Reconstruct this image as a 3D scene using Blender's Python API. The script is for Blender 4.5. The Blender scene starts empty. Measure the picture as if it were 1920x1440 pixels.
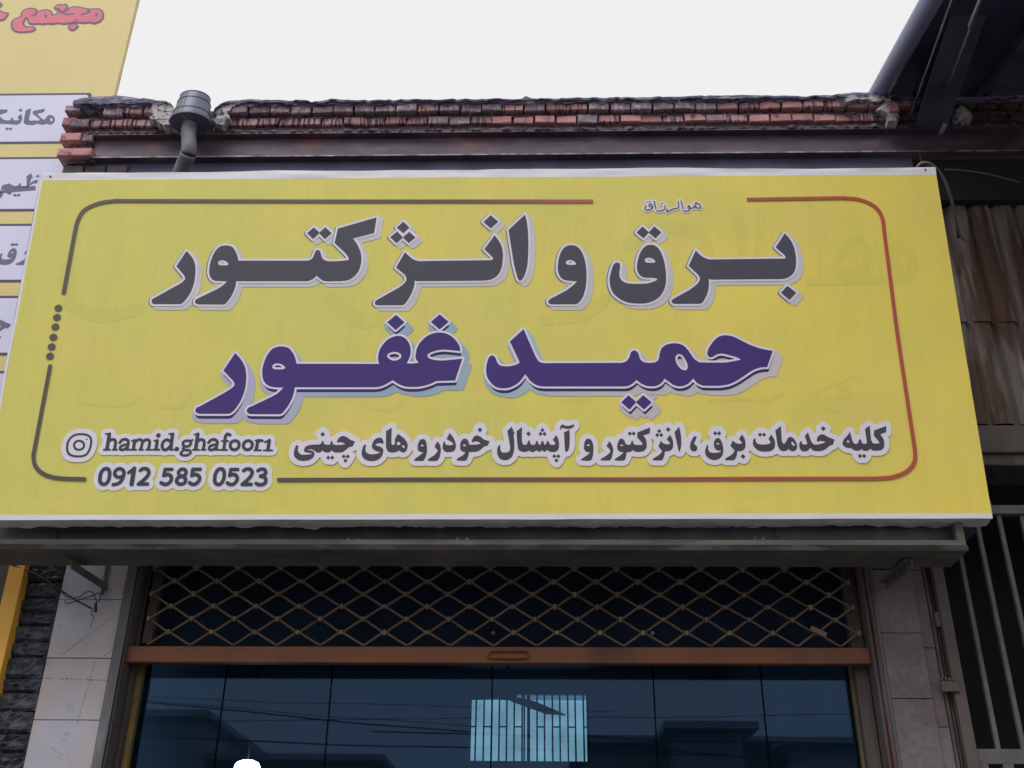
import bpy, bmesh, math, random, json
from mathutils import Vector, noise
from mathutils.geometry import tessellate_polygon

# ------------------------------------------------------------------ camera
SC = bpy.context.scene
COL = SC.collection
FOC, CX, CY = 2000.0, 960.0, 720.0            # focal length in pixels of a 1920 wide frame
CAM = Vector((0.0, -4.4, 1.6))
YAW, PITCH, ROLL = math.radians(1.6), math.radians(28.0), math.radians(0.62)
FWD = Vector((-math.sin(YAW)*math.cos(PITCH), math.cos(YAW)*math.cos(PITCH), math.sin(PITCH)))
RGT0 = Vector((math.cos(YAW), math.sin(YAW), 0.0)); UP0 = RGT0.cross(FWD)
RGT = RGT0*math.cos(ROLL) + UP0*math.sin(ROLL)
UPV = -RGT0*math.sin(ROLL) + UP0*math.cos(ROLL)
cd = bpy.data.cameras.new('camera'); cam = bpy.data.objects.new('camera', cd); COL.objects.link(cam)
from mathutils import Matrix
M3 = Matrix((RGT, UPV, -FWD)).transposed()
cam.matrix_world = Matrix.Translation(CAM) @ M3.to_4x4()
cd.sensor_width = 36.0; cd.lens = 36.0*FOC/1920.0; cd.clip_end = 500.0; cd.clip_start = 0.05
SC.camera = cam

# ------------------------------------------------------------------ overcast daylight
SUN_EL, SUN_AZ = 50.0, 205.0                  # from the street side, a little to the left (degrees)
w = bpy.data.worlds.new('World'); SC.world = w; w.use_nodes = True
nt = w.node_tree; nt.nodes.clear()
wo = nt.nodes.new('ShaderNodeOutputWorld'); bg = nt.nodes.new('ShaderNodeBackground')
sky = nt.nodes.new('ShaderNodeTexSky'); sky.sky_type = 'NISHITA'; sky.sun_disc = False
sky.sun_elevation = math.radians(SUN_EL); sky.sun_rotation = math.radians(SUN_AZ); sky.dust_density = 6.0
cloud = nt.nodes.new('ShaderNodeCombineXYZ')
for i, v in enumerate((8.86, 8.80, 8.90)): cloud.inputs[i].default_value = v
mx = nt.nodes.new('ShaderNodeMixRGB'); mx.inputs[0].default_value = 0.985
nt.links.new(sky.outputs[0], mx.inputs[1]); nt.links.new(cloud.outputs[0], mx.inputs[2])
nt.links.new(mx.outputs[0], bg.inputs[0]); bg.inputs[1].default_value = 0.1
nt.links.new(bg.outputs[0], wo.inputs[0])
sl = bpy.data.lights.new('sun', 'SUN'); sl.energy = 1.5; sl.angle = math.radians(35); sl.color = (1.0, 0.985, 0.97)
so = bpy.data.objects.new('sun', sl); COL.objects.link(so)
az = math.radians(SUN_AZ)                      # azimuth measured from +Y clockwise: 205 = behind the camera, left
sd = Vector((math.sin(az)*math.cos(math.radians(SUN_EL)), math.cos(az)*math.cos(math.radians(SUN_EL)), math.sin(math.radians(SUN_EL))))
so.rotation_euler = sd.to_track_quat('Z', 'Y').to_euler(); so.location = (-5, -10, 12)
vs = SC.view_settings; vs.view_transform = 'Standard'; vs.look = 'None'; vs.exposure = 0.0; vs.gamma = 1.0
vs.use_curve_mapping = False
SC.cycles.max_bounces = 8

# ------------------------------------------------------------------ helpers
RND = random.Random(7)
def ray(x, y): return FWD*FOC + RGT*(x-CX) - UPV*(y-CY)
def at(x, y, Y):
    v = ray(x, y); return CAM + v*((Y-CAM.y)/v.y)
def zat(x, y, Y): return at(x, y, Y).z
def xat(x, y, Y): return at(x, y, Y).x

def mat(name, col, rough=0.7, metal=0.0, var=0.0, vscale=6.0, col2=None, c2=(0.45, 0.6), c2scale=3.0, stretch=(1, 1, 1),
        bump=0.0, bscale=40.0, spec=0.5, emit=None, estr=0.0, objrand=0.0, col3=None, c3=(0.5, 0.6), c3scale=12.0, s3=(1, 1, 1), detail=6.0):
    m = bpy.data.materials.new(name); m.use_nodes = True; n = m.node_tree.nodes; L = m.node_tree.links
    b = n['Principled BSDF']; b.inputs['Roughness'].default_value = rough; b.inputs['Metallic'].default_value = metal
    b.inputs['Specular IOR Level'].default_value = spec
    geo = n.new('ShaderNodeNewGeometry')
    def tex(scale, st, off=0.0, det=detail):
        mp = n.new('ShaderNodeMapping'); mp.inputs['Scale'].default_value = st; mp.inputs['Location'].default_value = (off, off*1.7, off*.3)
        L.new(geo.outputs['Position'], mp.inputs[0])
        t = n.new('ShaderNodeTexNoise'); t.inputs['Scale'].default_value = scale; t.inputs['Detail'].default_value = det
        L.new(mp.outputs[0], t.inputs[0]); return t
    rgb = n.new('ShaderNodeRGB'); rgb.outputs[0].default_value = (*col, 1); cur = rgb.outputs[0]
    def ramped(t, lo, hi):
        r = n.new('ShaderNodeMapRange'); r.inputs[1].default_value = lo; r.inputs[2].default_value = hi
        L.new(t, r.inputs[0]); return r.outputs[0]
    for c, rg, scl, st, off in ((col2, c2, c2scale, stretch, 3.0), (col3, c3, c3scale, s3, 9.0)):
        if c:
            t = tex(scl, st, off); x = n.new('ShaderNodeMixRGB'); x.inputs[2].default_value = (*c, 1)
            L.new(ramped(t.outputs[0], *rg), x.inputs[0]); L.new(cur, x.inputs[1]); cur = x.outputs[0]
    if var:
        t = tex(vscale, stretch, 17.0); h = n.new('ShaderNodeHueSaturation')
        L.new(ramped(t.outputs[0], 0.25, 0.75), (r := n.new('ShaderNodeMapRange')).inputs[0])
        r.inputs[3].default_value = 1-var; r.inputs[4].default_value = 1+var
        L.new(r.outputs[0], h.inputs['Value']); L.new(cur, h.inputs['Color']); cur = h.outputs[0]
    if objrand:
        oi = n.new('ShaderNodeObjectInfo'); r = n.new('ShaderNodeMapRange'); r.inputs[3].default_value = 1-objrand; r.inputs[4].default_value = 1+objrand
        L.new(oi.outputs['Random'], r.inputs[0]); h = n.new('ShaderNodeHueSaturation'); L.new(r.outputs[0], h.inputs['Value']); L.new(cur, h.inputs['Color']); cur = h.outputs[0]
    L.new(cur, b.inputs['Base Color'])
    if bump:
        t = tex(bscale, stretch, 5.0); bp = n.new('ShaderNodeBump'); bp.inputs['Strength'].default_value = bump; bp.inputs['Distance'].default_value = 0.01
        L.new(t.outputs[0], bp.inputs['Height']); L.new(bp.outputs[0], b.inputs['Normal'])
    if emit:
        b.inputs['Emission Color'].default_value = (*emit, 1); b.inputs['Emission Strength'].default_value = estr
    m['hq'] = 1
    return m

def tag(o, label=None, cat=None, group=None, kind=None):
    if label: o['label'] = label
    if cat: o['category'] = cat
    if group: o['group'] = group
    if kind: o['kind'] = kind
    return o
def empty(name, loc, label, cat, group=None):
    o = bpy.data.objects.new(name, None); COL.objects.link(o); o.location = loc; o.empty_display_size = 0.1
    return tag(o, label, cat, group)
def link(name, me, parent=None, loc=None):
    o = bpy.data.objects.new(name, me); COL.objects.link(o)
    if loc is not None: o.location = loc
    if parent is not None:
        o.parent = parent
        base = Vector((0, 0, 0)); p = parent
        while p is not None: base += p.location; p = p.parent
        o.location = (Vector(loc) if loc is not None else Vector((0, 0, 0))) - base
    return o
def obj(name, V, F, m, parent=None, smooth=False, origin=None):
    """V in world coordinates; the object's origin is put at the middle of its bounds."""
    V = [Vector(v) for v in V]
    if origin is None:
        lo = Vector([min(v[i] for v in V) for i in range(3)]); hi = Vector([max(v[i] for v in V) for i in range(3)]); origin = (lo+hi)/2
    me = bpy.data.meshes.new(name); me.from_pydata([v-origin for v in V], [], F); me.update()
    me.materials.append(m)
    if smooth:
        for p in me.polygons: p.use_smooth = True
    bm = bmesh.new(); bm.from_mesh(me)
    if len(bm.faces) < 60000: bmesh.ops.recalc_face_normals(bm, faces=bm.faces)
    bm.to_mesh(me); bm.free()
    return link(name, me, parent, origin)
class MB:
    def __init__(s): s.V = []; s.F = []
    def add(s, V, F):
        k = len(s.V); s.V += [Vector(v) for v in V]; s.F += [tuple(i+k for i in f) for f in F]; return s
    def box(s, x0, x1, y0, y1, z0, z1, c=0.0):
        if c:
            a = [(x0+c, y0, z0+c), (x1-c, y0, z0+c), (x1-c, y0, z1-c), (x0+c, y0, z1-c)]
            b = [(x0, y0+c, z0), (x1, y0+c, z0), (x1, y0+c, z1), (x0, y0+c, z1)]
            d = [(x0, y1, z0), (x1, y1, z0), (x1, y1, z1), (x0, y1, z1)]
            F = [(0, 1, 2, 3), (8, 11, 10, 9)]
            for i in range(4):
                j = (i+1) % 4; F += [(i, i+4, j+4, j), (i+4, i+8, j+8, j+4)]
            return s.add(a+b+d, F)
        return s.add([(x0, y0, z0), (x1, y0, z0), (x1, y1, z0), (x0, y1, z0), (x0, y0, z1), (x1, y0, z1), (x1, y1, z1), (x0, y1, z1)],
                     [(0, 1, 5, 4), (1, 2, 6, 5), (2, 3, 7, 6), (3, 0, 4, 7), (4, 5, 6, 7), (3, 2, 1, 0)])
    def bar(s, a, b, wx, wz, up=Vector((0, 0, 1))):
        a = Vector(a); b = Vector(b); d = (b-a).normalized(); r = d.cross(up).normalized(); u = r.cross(d)
        V = []
        for p in (a, b):
            for sx, sz in ((-1, -1), (1, -1), (1, 1), (-1, 1)): V.append(p + r*sx*wx/2 + u*sz*wz/2)
        return s.add(V, [(0, 1, 2, 3), (7, 6, 5, 4), (0, 4, 5, 1), (1, 5, 6, 2), (2, 6, 7, 3), (3, 7, 4, 0)])
    def tube(s, pts, r, n=8, cap=True):
        pts = [Vector(p) for p in pts]; rings = []; prev = None
        for i, p in enumerate(pts):
            d = (pts[min(i+1, len(pts)-1)] - pts[max(i-1, 0)]).normalized()
            if prev is None:
                a = d.cross(Vector((0, 0, 1)));  a = a if a.length > .1 else d.cross(Vector((0, 1, 0)))
            else: a = prev - d*prev.dot(d)
            a.normalize(); prev = a; b = d.cross(a)
            rr = r(i/(len(pts)-1)) if callable(r) else r
            rings.append([p + (a*math.cos(2*math.pi*k/n) + b*math.sin(2*math.pi*k/n))*rr for k in range(n)])
        V = [v for g in rings for v in g]; F = []
        for i in range(len(pts)-1):
            for k in range(n): F.append((i*n+k, i*n+(k+1) % n, (i+1)*n+(k+1) % n, (i+1)*n+k))
        if cap: F += [tuple(range(n))[::-1], tuple((len(pts)-1)*n+k for k in range(n))]
        return s.add(V, F)
    def out(s, name, m, parent=None, smooth=False): return obj(name, s.V, s.F, m, parent, smooth)
def curve(pts, k=8):
    P = [Vector(p) for p in pts]; out = []
    for i in range(len(P)-1):
        p0 = P[i-1] if i else 2*P[0]-P[1]; p1 = P[i]; p2 = P[i+1]; p3 = P[i+2] if i+2 < len(P) else 2*P[-1]-P[-2]
        for j in range(k):
            t = j/k; out.append(0.5*((2*p1)+(p2-p0)*t+(2*p0-5*p1+4*p2-p3)*t*t+(3*p1-p0-3*p2+p3)*t**3))
    return out+[P[-1]]
def fbm(v, s, oct=3): return noise.fractal(Vector(v)*s, 1.0, 2.0, oct)
def outline_slab(name, pts, y0, y1, m, parent, rough=0.006, seed=0.0, step=0.02):
    """a lumpy sheet of its own thickness: outline pts (x, z) in metres, front at y0 and back at y1"""
    xs = [p[0] for p in pts]; zs = [p[1] for p in pts]
    bm = bmesh.new()
    def resample(P):
        out = []
        for i, a in enumerate(P):
            b = P[(i+1) % len(P)]; L = math.hypot(b[0]-a[0], b[1]-a[1]); k = max(1, int(L/step))
            for j in range(k):
                t = j/k; x = a[0]+(b[0]-a[0])*t; z = a[1]+(b[1]-a[1])*t
                out.append((x+fbm((x, seed, z), 22)*rough*1.6, z+fbm((x+7, seed, z), 26)*rough*1.6))
        return out
    P = resample(pts); n = len(P)
    cx = sum(p[0] for p in P)/n; cz = sum(p[1] for p in P)/n
    F3 = tessellate_polygon([[Vector((x, z, 0)) for x, z in P]])
    V = []; 
    for ring, yy, sh in ((0, y0, 0.0), (1, y0+(y1-y0)*.18+.004, 1.0), (2, y1, 1.0)):
        for x, z in P:
            k = 0.006 if ring == 0 else 0.0
            dx, dz = cx-x, cz-z; L = math.hypot(dx, dz) or 1
            V.append(Vector((x+dx/L*k, yy + fbm((x, yy+seed, z), 18)*rough, z+dz/L*k)))
    F = [tuple(f) for f in F3] + [tuple(i+2*n for i in f) for f in F3]
    for rg in (0, 1):
        for i in range(n):
            j = (i+1) % n; F.append((rg*n+i, rg*n+j, (rg+1)*n+j, (rg+1)*n+i))
    return obj(name, V, F, m, parent)

# ------------------------------------------------------------------ materials
M_PAVE = mat('pavement', (0.16, 0.155, 0.15), 0.9, var=0.25, vscale=3, bump=0.4, bscale=60)
M_ROAD = mat('asphalt', (0.06, 0.06, 0.062), 0.9, var=0.25, vscale=5, bump=0.5, bscale=120)
M_BRICK = mat('brick_red', (0.50, 0.26, 0.27), 0.85, var=0.22, vscale=14, col2=(0.09, 0.06, 0.085), c2=(0.51, 0.58), c2scale=16, stretch=(5.0, 1.0, 0.55),
              col3=(0.22, 0.18, 0.23), c3=(0.54, 0.66), c3scale=3.2, s3=(1, 1, 1.4), bump=0.5, bscale=70, objrand=0.3)
M_BRICKC = mat('brick_clean', (0.51, 0.245, 0.255), 0.85, var=0.22, vscale=16, col2=(0.16, 0.09, 0.10), c2=(0.56, 0.66), c2scale=16,
              bump=0.5, bscale=70, objrand=0.2)
M_BRICKD = mat('brick_tarred', (0.22, 0.165, 0.205), 0.8, var=0.3, vscale=30, col2=(0.46, 0.28, 0.31), c2=(0.54, 0.62), c2scale=18, stretch=(2.2, 1, 1),
              col3=(0.33, 0.33, 0.36), c3=(0.56, 0.66), c3scale=40, bump=0.8, bscale=50, objrand=0.3)
M_BRICKE = mat('brick_shaded_grimy', (0.13, 0.065, 0.075), 0.9, var=0.3, vscale=16, col2=(0.05, 0.04, 0.05), c2=(0.5, 0.65), c2scale=12, bump=0.5, bscale=60, objrand=0.25)  # canopy shade as well as dirt put into this brick colour
M_DBRICK = mat('dark_brick', (0.07, 0.06, 0.07), 0.9, var=0.3, vscale=20, bump=0.6, bscale=50, objrand=0.3)
M_MORTAR = mat('mortar', (0.085, 0.05, 0.06), 0.95, var=0.4, vscale=30, bump=0.9, bscale=60)  # dark red stands in for shaded brick undersides between the courses
M_LIME = mat('loose_mortar', (0.14, 0.115, 0.14), 0.95, var=0.45, vscale=45, col2=(0.06, 0.05, 0.06), c2=(0.48, 0.56), c2scale=26, bump=1.0, bscale=80)
M_FELT = mat('roofing_felt', (0.16, 0.155, 0.26), 0.65, var=0.4, vscale=30, col2=(0.42, 0.40, 0.46), c2=(0.56, 0.63), c2scale=16, stretch=(.6, 1, 4.0), col3=(0.06, 0.05, 0.08), c3=(0.54, 0.6), c3scale=26, s3=(.5, 1, 3.5), bump=1.0, bscale=60)
M_PLAST = mat('old_plaster', (0.47, 0.44, 0.46), 0.95, var=0.4, vscale=24, col2=(0.09, 0.08, 0.09), c2=(0.54, 0.60), c2scale=30, bump=1.0, bscale=40)
M_BEAM = mat('painted_steel', (0.090, 0.062, 0.090), 0.6, var=0.3, vscale=9, col2=(0.17, 0.12, 0.15), c2=(0.5, 0.68), c2scale=5, stretch=(0.7, 1, 2.0),
             col3=(0.2, 0.085, 0.085), c3=(0.58, 0.72), c3scale=4, bump=0.2, bscale=30)
M_EDGE = mat('scraped_steel_edge', (0.32, 0.29, 0.31), 0.6, var=0.5, vscale=20, col2=(0.12, 0.1, 0.11), c2=(0.45, 0.6), c2scale=14)
M_WALL = mat('blue_grey_wall', (0.115, 0.115, 0.18), 0.9, var=0.35, vscale=4, bump=0.5, bscale=30)  # even dark blue-grey tone over the whole wall
M_ZINC = mat('zinc', (0.145, 0.16, 0.215), 0.48, metal=0.35, var=0.22, vscale=14, bump=0.15, bscale=20, stretch=(1, 1, .4))
M_ZINCR = mat('zinc_rim', (0.12, 0.13, 0.16), 0.5, metal=0.3, var=0.2)
M_PVC = mat('grey_pipe', (0.17, 0.165, 0.185), 0.7, var=0.35, vscale=16, col2=(0.26, 0.245, 0.24), c2=(0.5, 0.66), c2scale=14, bump=0.15, stretch=(1, 1, .5), objrand=.12)
M_GREEN = mat('dark_sheet', (0.045, 0.056, 0.058), 0.55, var=0.4, vscale=5, col2=(0.075, 0.085, 0.08), c2=(0.55, 0.7), c2scale=6, stretch=(1, 1, .4), bump=0.2, bscale=12)
M_RAIL = mat('grey_rail', (0.11, 0.11, 0.098), 0.75, spec=.2, var=0.3, vscale=8, col2=(0.155, 0.135, 0.115), c2=(0.54, 0.66), c2scale=7, stretch=(.5, 1, 2), bump=0.25, bscale=25)
M_LIP = mat('worn_rail_lip', (0.026, 0.025, 0.023), 0.6, var=0.35, vscale=16, col2=(0.06, 0.06, 0.06), c2=(0.5, 0.62), c2scale=9, stretch=(.5, 1, 2), spec=.15)
M_CANOPY = mat('canopy_sheet', (0.035, 0.038, 0.08), 0.7, var=0.4, vscale=3, bump=0.3, bscale=10)
M_GUT = mat('canopy_edge', (0.30, 0.32, 0.48), 0.5, metal=0.0, var=0.2, vscale=4, stretch=(1, .3, 1))
M_JOIST = mat('canopy_joist', (0.07, 0.068, 0.105), 0.6, var=0.4, vscale=6, col2=(0.14, 0.13, 0.16), c2=(0.62, 0.7), c2scale=5)
M_RUST = mat('rusty_sheet', (0.17, 0.14, 0.12), 0.6, var=0.3, vscale=7, stretch=(2.4, 1, 0.35), col2=(0.085, 0.045, 0.032), c2=(0.47, 0.56), c2scale=4.5,
             col3=(0.33, 0.28, 0.25), c3=(0.57, 0.66), c3scale=4, s3=(2.4, 1, .3), bump=0.2, bscale=30)
M_BROWN = mat('brown_grey_steel', (0.10, 0.082, 0.075), 0.6, var=0.25, vscale=8, col2=(0.09, 0.07, 0.065), c2=(0.5, 0.7), c2scale=5, bump=0.15)
M_BAR = mat('grey_gate_bar', (0.12, 0.11, 0.12), 0.6, var=0.3, vscale=12)
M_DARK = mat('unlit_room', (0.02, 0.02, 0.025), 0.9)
M_MARBLE = mat('white_marble', (0.38, 0.385, 0.475), 0.4, var=0.14, vscale=3, col2=(0.40, 0.355, 0.355), c2=(0.42, 0.58), c2scale=3.4, col3=(0.30, 0.29, 0.35), c3=(0.60, 0.72), c3scale=30, s3=(.5, 1, 1.2), detail=8, bump=0.06, bscale=12, objrand=0.05)
M_MGREY = mat('dirty_marble', (0.165, 0.14, 0.14), 0.6, var=0.22, vscale=40, col2=(0.135, 0.105, 0.105), c2=(0.42, 0.62), c2scale=5, bump=0.15, bscale=40, objrand=0.08)
M_JOINT = mat('dark_joint', (0.045, 0.04, 0.04), 0.9)
M_CRACK = mat('stain_dash', (0.13, 0.12, 0.13), 0.9)
M_GUIDE = mat('grey_channel', (0.095, 0.095, 0.11), 0.5, var=0.3, vscale=9, stretch=(3, 1, .5), col2=(0.15, 0.14, 0.15), c2=(0.6, 0.7), c2scale=8, bump=.1)
M_GUIDR = mat('rusty_channel', (0.095, 0.078, 0.076), 0.6, var=0.3, vscale=9, stretch=(3, 1, .4), col2=(0.085, 0.042, 0.036), c2=(0.5, 0.66), c2scale=6, bump=.15)
M_SHUT = mat('shutter_rod', (0.145, 0.095, 0.062), 0.5, metal=0.1, var=0.35, vscale=7)
M_CLIP = mat('shutter_clip', (0.20, 0.155, 0.11), 0.5, metal=0.1, var=0.35, vscale=9, objrand=0.2)
M_ORBAR = mat('orange_brown_bar', (0.20, 0.065, 0.022), 0.5, var=0.18, vscale=5, col2=(0.125, 0.036, 0.026), c2=(0.5, 0.66), c2scale=3, bump=0.1)
M_YEL = mat('yellow_trim', (0.2, 0.15, 0.04), 0.6, var=0.3, vscale=12)
M_ORANGE = mat('orange_post', (0.78, 0.42, 0.06), 0.5, var=0.08, vscale=3)
M_STONE = mat('split_stone', (0.042, 0.045, 0.062), 0.5, var=0.5, vscale=12, col2=(0.13, 0.13, 0.155), c2=(0.60, 0.72), c2scale=22, bump=1.0, bscale=40, objrand=0.35)
M_WIRE = mat('black_wire', (0.02, 0.02, 0.022), 0.5)
M_SEAM = mat('black_seal', (0.004, 0.005, 0.008), 1.0, spec=0.0)
M_WIREG = mat('grey_wire', (0.2, 0.19, 0.2), 0.5)
M_INT = mat('interior_paint', (0.40, 0.42, 0.48), 0.8, var=0.06, vscale=2)
M_FAN = mat('fan_blade', (0.25, 0.3, 0.36), 0.5)
M_HOUSE = [mat('house_plaster', (0.55, 0.54, 0.52), 0.9, var=0.2, vscale=1), mat('house_brick', (0.45, 0.38, 0.34), 0.9, var=0.2, vscale=1)]
M_WHITE = mat('white_vinyl', (0.80, 0.775, 0.84), 0.5, var=0.04, vscale=9, bump=0.25, bscale=14, stretch=(.6, 1, 1.6))
M_WRAP = mat('folded_vinyl', (0.62, 0.61, 0.64), 0.55, var=0.2, vscale=16, bump=0.7, bscale=22, stretch=(.7, 1, 2))

def vinyl(name, a, b, c, grunge=1.0, streak=0.05, ghost=1.0, rough=0.42):
    """printed banner cloth: large soft blotches of three inks and fine vertical print banding"""
    m = bpy.data.materials.new(name); m.use_nodes = True; n = m.node_tree.nodes; L = m.node_tree.links; B = n['Principled BSDF']
    B.inputs['Roughness'].default_value = rough; B.inputs['Specular IOR Level'].default_value = 0.25
    g = n.new('ShaderNodeNewGeometry')
    def tx(sc, st, off, det=3.0):
        mp = n.new('ShaderNodeMapping'); mp.inputs['Scale'].default_value = st; mp.inputs['Location'].default_value = (off, off, off)
        L.new(g.outputs['Position'], mp.inputs[0]); t = n.new('ShaderNodeTexNoise'); t.inputs['Scale'].default_value = sc; t.inputs['Detail'].default_value = det
        L.new(mp.outputs[0], t.inputs[0]); return t.outputs[0]
    def rg(s, a0, a1, b0=0.0, b1=1.0):
        r = n.new('ShaderNodeMapRange'); r.inputs[1].default_value = a0; r.inputs[2].default_value = a1; r.inputs[3].default_value = b0; r.inputs[4].default_value = b1
        L.new(s, r.inputs[0]); return r.outputs[0]
    sep = n.new('ShaderNodeSeparateXYZ'); L.new(g.outputs['Position'], sep.inputs[0])
    base = n.new('ShaderNodeMixRGB'); base.inputs[1].default_value = (*a, 1); base.inputs[2].default_value = (*b, 1)
    add = n.new('ShaderNodeMath'); add.operation = 'ADD'
    L.new(rg(sep.outputs[0], -2.2, 2.0, -.25, 0.75), add.inputs[0]); L.new(rg(tx(1.4, (1, 1, 1.4), 4.0), 0.35, 0.65, -.25, .25), add.inputs[1]); add.use_clamp = True
    L.new(add.outputs[0], base.inputs[0])
    x2 = n.new('ShaderNodeMixRGB'); x2.inputs[2].default_value = (*c, 1); L.new(rg(tx(3.2, (1, 1, .8), 11.0, 4.0), 0.5, 0.72, 0, .55*grunge), x2.inputs[0]); L.new(base.outputs[0], x2.inputs[1])
    h = n.new('ShaderNodeHueSaturation'); L.new(x2.outputs[0], h.inputs['Color'])
    mul = n.new('ShaderNodeMath'); mul.operation = 'MULTIPLY'
    L.new(rg(tx(70, (1, 1, .012), 2.0, 2.0), 0.3, 0.7, 1-streak, 1+streak), mul.inputs[0]); L.new(rg(tx(9, (1.5, 1, .2), 7.0), 0.3, 0.7, 1-streak, 1+streak), mul.inputs[1])
    L.new(mul.outputs[0], h.inputs['Value']); L.new(h.outputs[0], B.inputs['Base Color'])
    bp = n.new('ShaderNodeBump'); bp.inputs['Strength'].default_value = 0.35; bp.inputs['Distance'].default_value = 0.02
    cr = n.new('ShaderNodeMath'); cr.operation = 'MULTIPLY'
    L.new(rg(tx(3.0, (1.0, 1, 2.4), 31.0, 2.0), .50, .60), cr.inputs[0]); L.new(rg(sep.outputs[2], 3.11, 3.22, .16, 0.0), cr.inputs[1])
    ad = n.new('ShaderNodeMath'); ad.operation = 'ADD'; L.new(cr.outputs[0], ad.inputs[0]); L.new(tx(3.0, (1.3, 1, .5), 21.0, 4.0), ad.inputs[1])
    L.new(ad.outputs[0], bp.inputs['Height']); L.new(bp.outputs[0], B.inputs['Normal'])
    return m
M_VYEL = vinyl('yellow_vinyl', (0.715, 0.665, 0.165), (0.96, 0.745, 0.130), (0.84, 0.66, 0.19), streak=.02)
M_VOLD = vinyl('faded_yellow_vinyl', (0.70, 0.57, 0.24), (0.62, 0.56, 0.36), (0.70, 0.58, 0.28), streak=0.008)
M_VWHT = vinyl('bluish_white_vinyl', (0.66, 0.66, 0.86), (0.66, 0.67, 0.86), (0.62, 0.64, 0.84), streak=0.015)
M_GHOST = vinyl('show_through_ink', (0.675, 0.64, 0.161), (0.905, 0.71, 0.124), (0.79, 0.63, 0.184), streak=.02)
INK = lambda nm, c, v=0.04: mat(nm, c, 0.5, var=v, vscale=5, spec=0.2)
I_GREY = INK('charcoal_ink', (0.086, 0.082, 0.112)); I_GLINE = INK('black_ink', (0.035, 0.03, 0.05))
I_HALO = INK('white_ink', (0.80, 0.77, 0.86)); I_SHADE = INK('pale_grey_ink', (0.64, 0.62, 0.66), .08)
I_PURP = INK('purple_ink', (0.070, 0.040, 0.205)); I_PLINE = INK('dark_purple_ink', (0.045, 0.03, 0.125))
I_PHALO = INK('white_lilac_ink', (0.80, 0.76, 0.90))
I_SMALL = INK('slate_ink', (0.082, 0.072, 0.10)); I_NUM = INK('navy_slate_ink', (0.062, 0.066, 0.10))
I_RED = INK('faded_red_ink', (0.72, 0.20, 0.27), .1); I_REDL = INK('plum_ink', (0.22, 0.14, 0.22))
I_LEFT = INK('slate_blue_ink', (0.15, 0.15, 0.24)); I_BOX = INK('aubergine_ink', (0.12, 0.085, 0.14))
def gradient_ink(name, x0, x1, c0, c1):
    m = bpy.data.materials.new(name); m.use_nodes = True; n = m.node_tree.nodes; L = m.node_tree.links
    g = n.new('ShaderNodeNewGeometry'); s = n.new('ShaderNodeSeparateXYZ'); r = n.new('ShaderNodeMapRange'); x = n.new('ShaderNodeMixRGB')
    r.inputs[1].default_value = x0; r.inputs[2].default_value = x1; x.inputs[1].default_value = (*c0, 1); x.inputs[2].default_value = (*c1, 1)
    L.new(g.outputs['Position'], s.inputs[0]); L.new(s.outputs[0], r.inputs[0]); L.new(r.outputs[0], x.inputs[0]); L.new(x.outputs[0], n['Principled BSDF'].inputs['Base Color'])
    n['Principled BSDF'].inputs['Roughness'].default_value = 0.45
    return m
def ramp_ink(name, stops):
    m = bpy.data.materials.new(name); m.use_nodes = True; n = m.node_tree.nodes; L = m.node_tree.links
    g = n.new('ShaderNodeNewGeometry'); s = n.new('ShaderNodeSeparateXYZ'); r = n.new('ShaderNodeMapRange'); x = n.new('ShaderNodeValToRGB')
    r.inputs[1].default_value = stops[0][0]; r.inputs[2].default_value = stops[-1][0]; e = x.color_ramp.elements
    for i, (p, c) in enumerate(stops):
        t = (p-stops[0][0])/(stops[-1][0]-stops[0][0])
        k = e[0] if i == 0 else (e[-1] if i == len(stops)-1 else e.new(t))
        k.position = t; k.color = (*c, 1)
    L.new(g.outputs['Position'], s.inputs[0]); L.new(s.outputs[0], r.inputs[0]); L.new(r.outputs[0], x.inputs[0]); L.new(x.outputs[0], n['Principled BSDF'].inputs['Base Color'])
    n['Principled BSDF'].inputs['Roughness'].default_value = 0.45
    return m
I_PSH = ramp_ink('blue_grey_ink', [(-1.4, (0.50, 0.47, 0.66)), (-1.0, (0.46, 0.46, 0.66)), (-.75, (0.33, 0.43, 0.60)), (-.2, (0.34, 0.47, 0.56)), (.0, (.42, .53, .62)), (.25, (0.56, 0.54, 0.60)), (1.0, (0.64, 0.58, 0.62))])
I_BORD = gradient_ink('dark_to_red_ink', -0.35, 0.15, (0.10, 0.075, 0.075), (0.44, 0.10, 0.08))
I_BORR = gradient_ink('brown_to_red_ink', -0.5, 1.3, (0.10, 0.07, 0.075), (0.50, 0.085, 0.06))

# ------------------------------------------------------------------ ground
def sheet(name, x0, x1, y0, y1, z, m):
    o = obj(name, [(x0, y0, z), (x1, y0, z), (x1, y1, z), (x0, y1, z)], [(0, 1, 2, 3)], m); o['kind'] = 'structure'; return o
sheet('ground', -150, 150, -150, 150, 0.0, M_PAVE)
sheet('road', -150, 150, -11.5, -5.2, 0.004, M_ROAD)
b = MB(); b.box(-40, 40, -5.2, 0.3, 0.006, 0.13); o = b.out('pavement', M_PAVE); o['kind'] = 'structure'

# ------------------------------------------------------------------ the shop building
shop = empty('shop_building', (0, 0.2, 0), 'old shop with crumbling red brick parapet and steel beam above the yellow sign', 'building')
XL = xat(118, 300, 0.0)                        # left end of the shop
YB = 0.0
ZT = 3.25
def vx(x, y, Y): return xat(x, y, Y)
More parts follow.
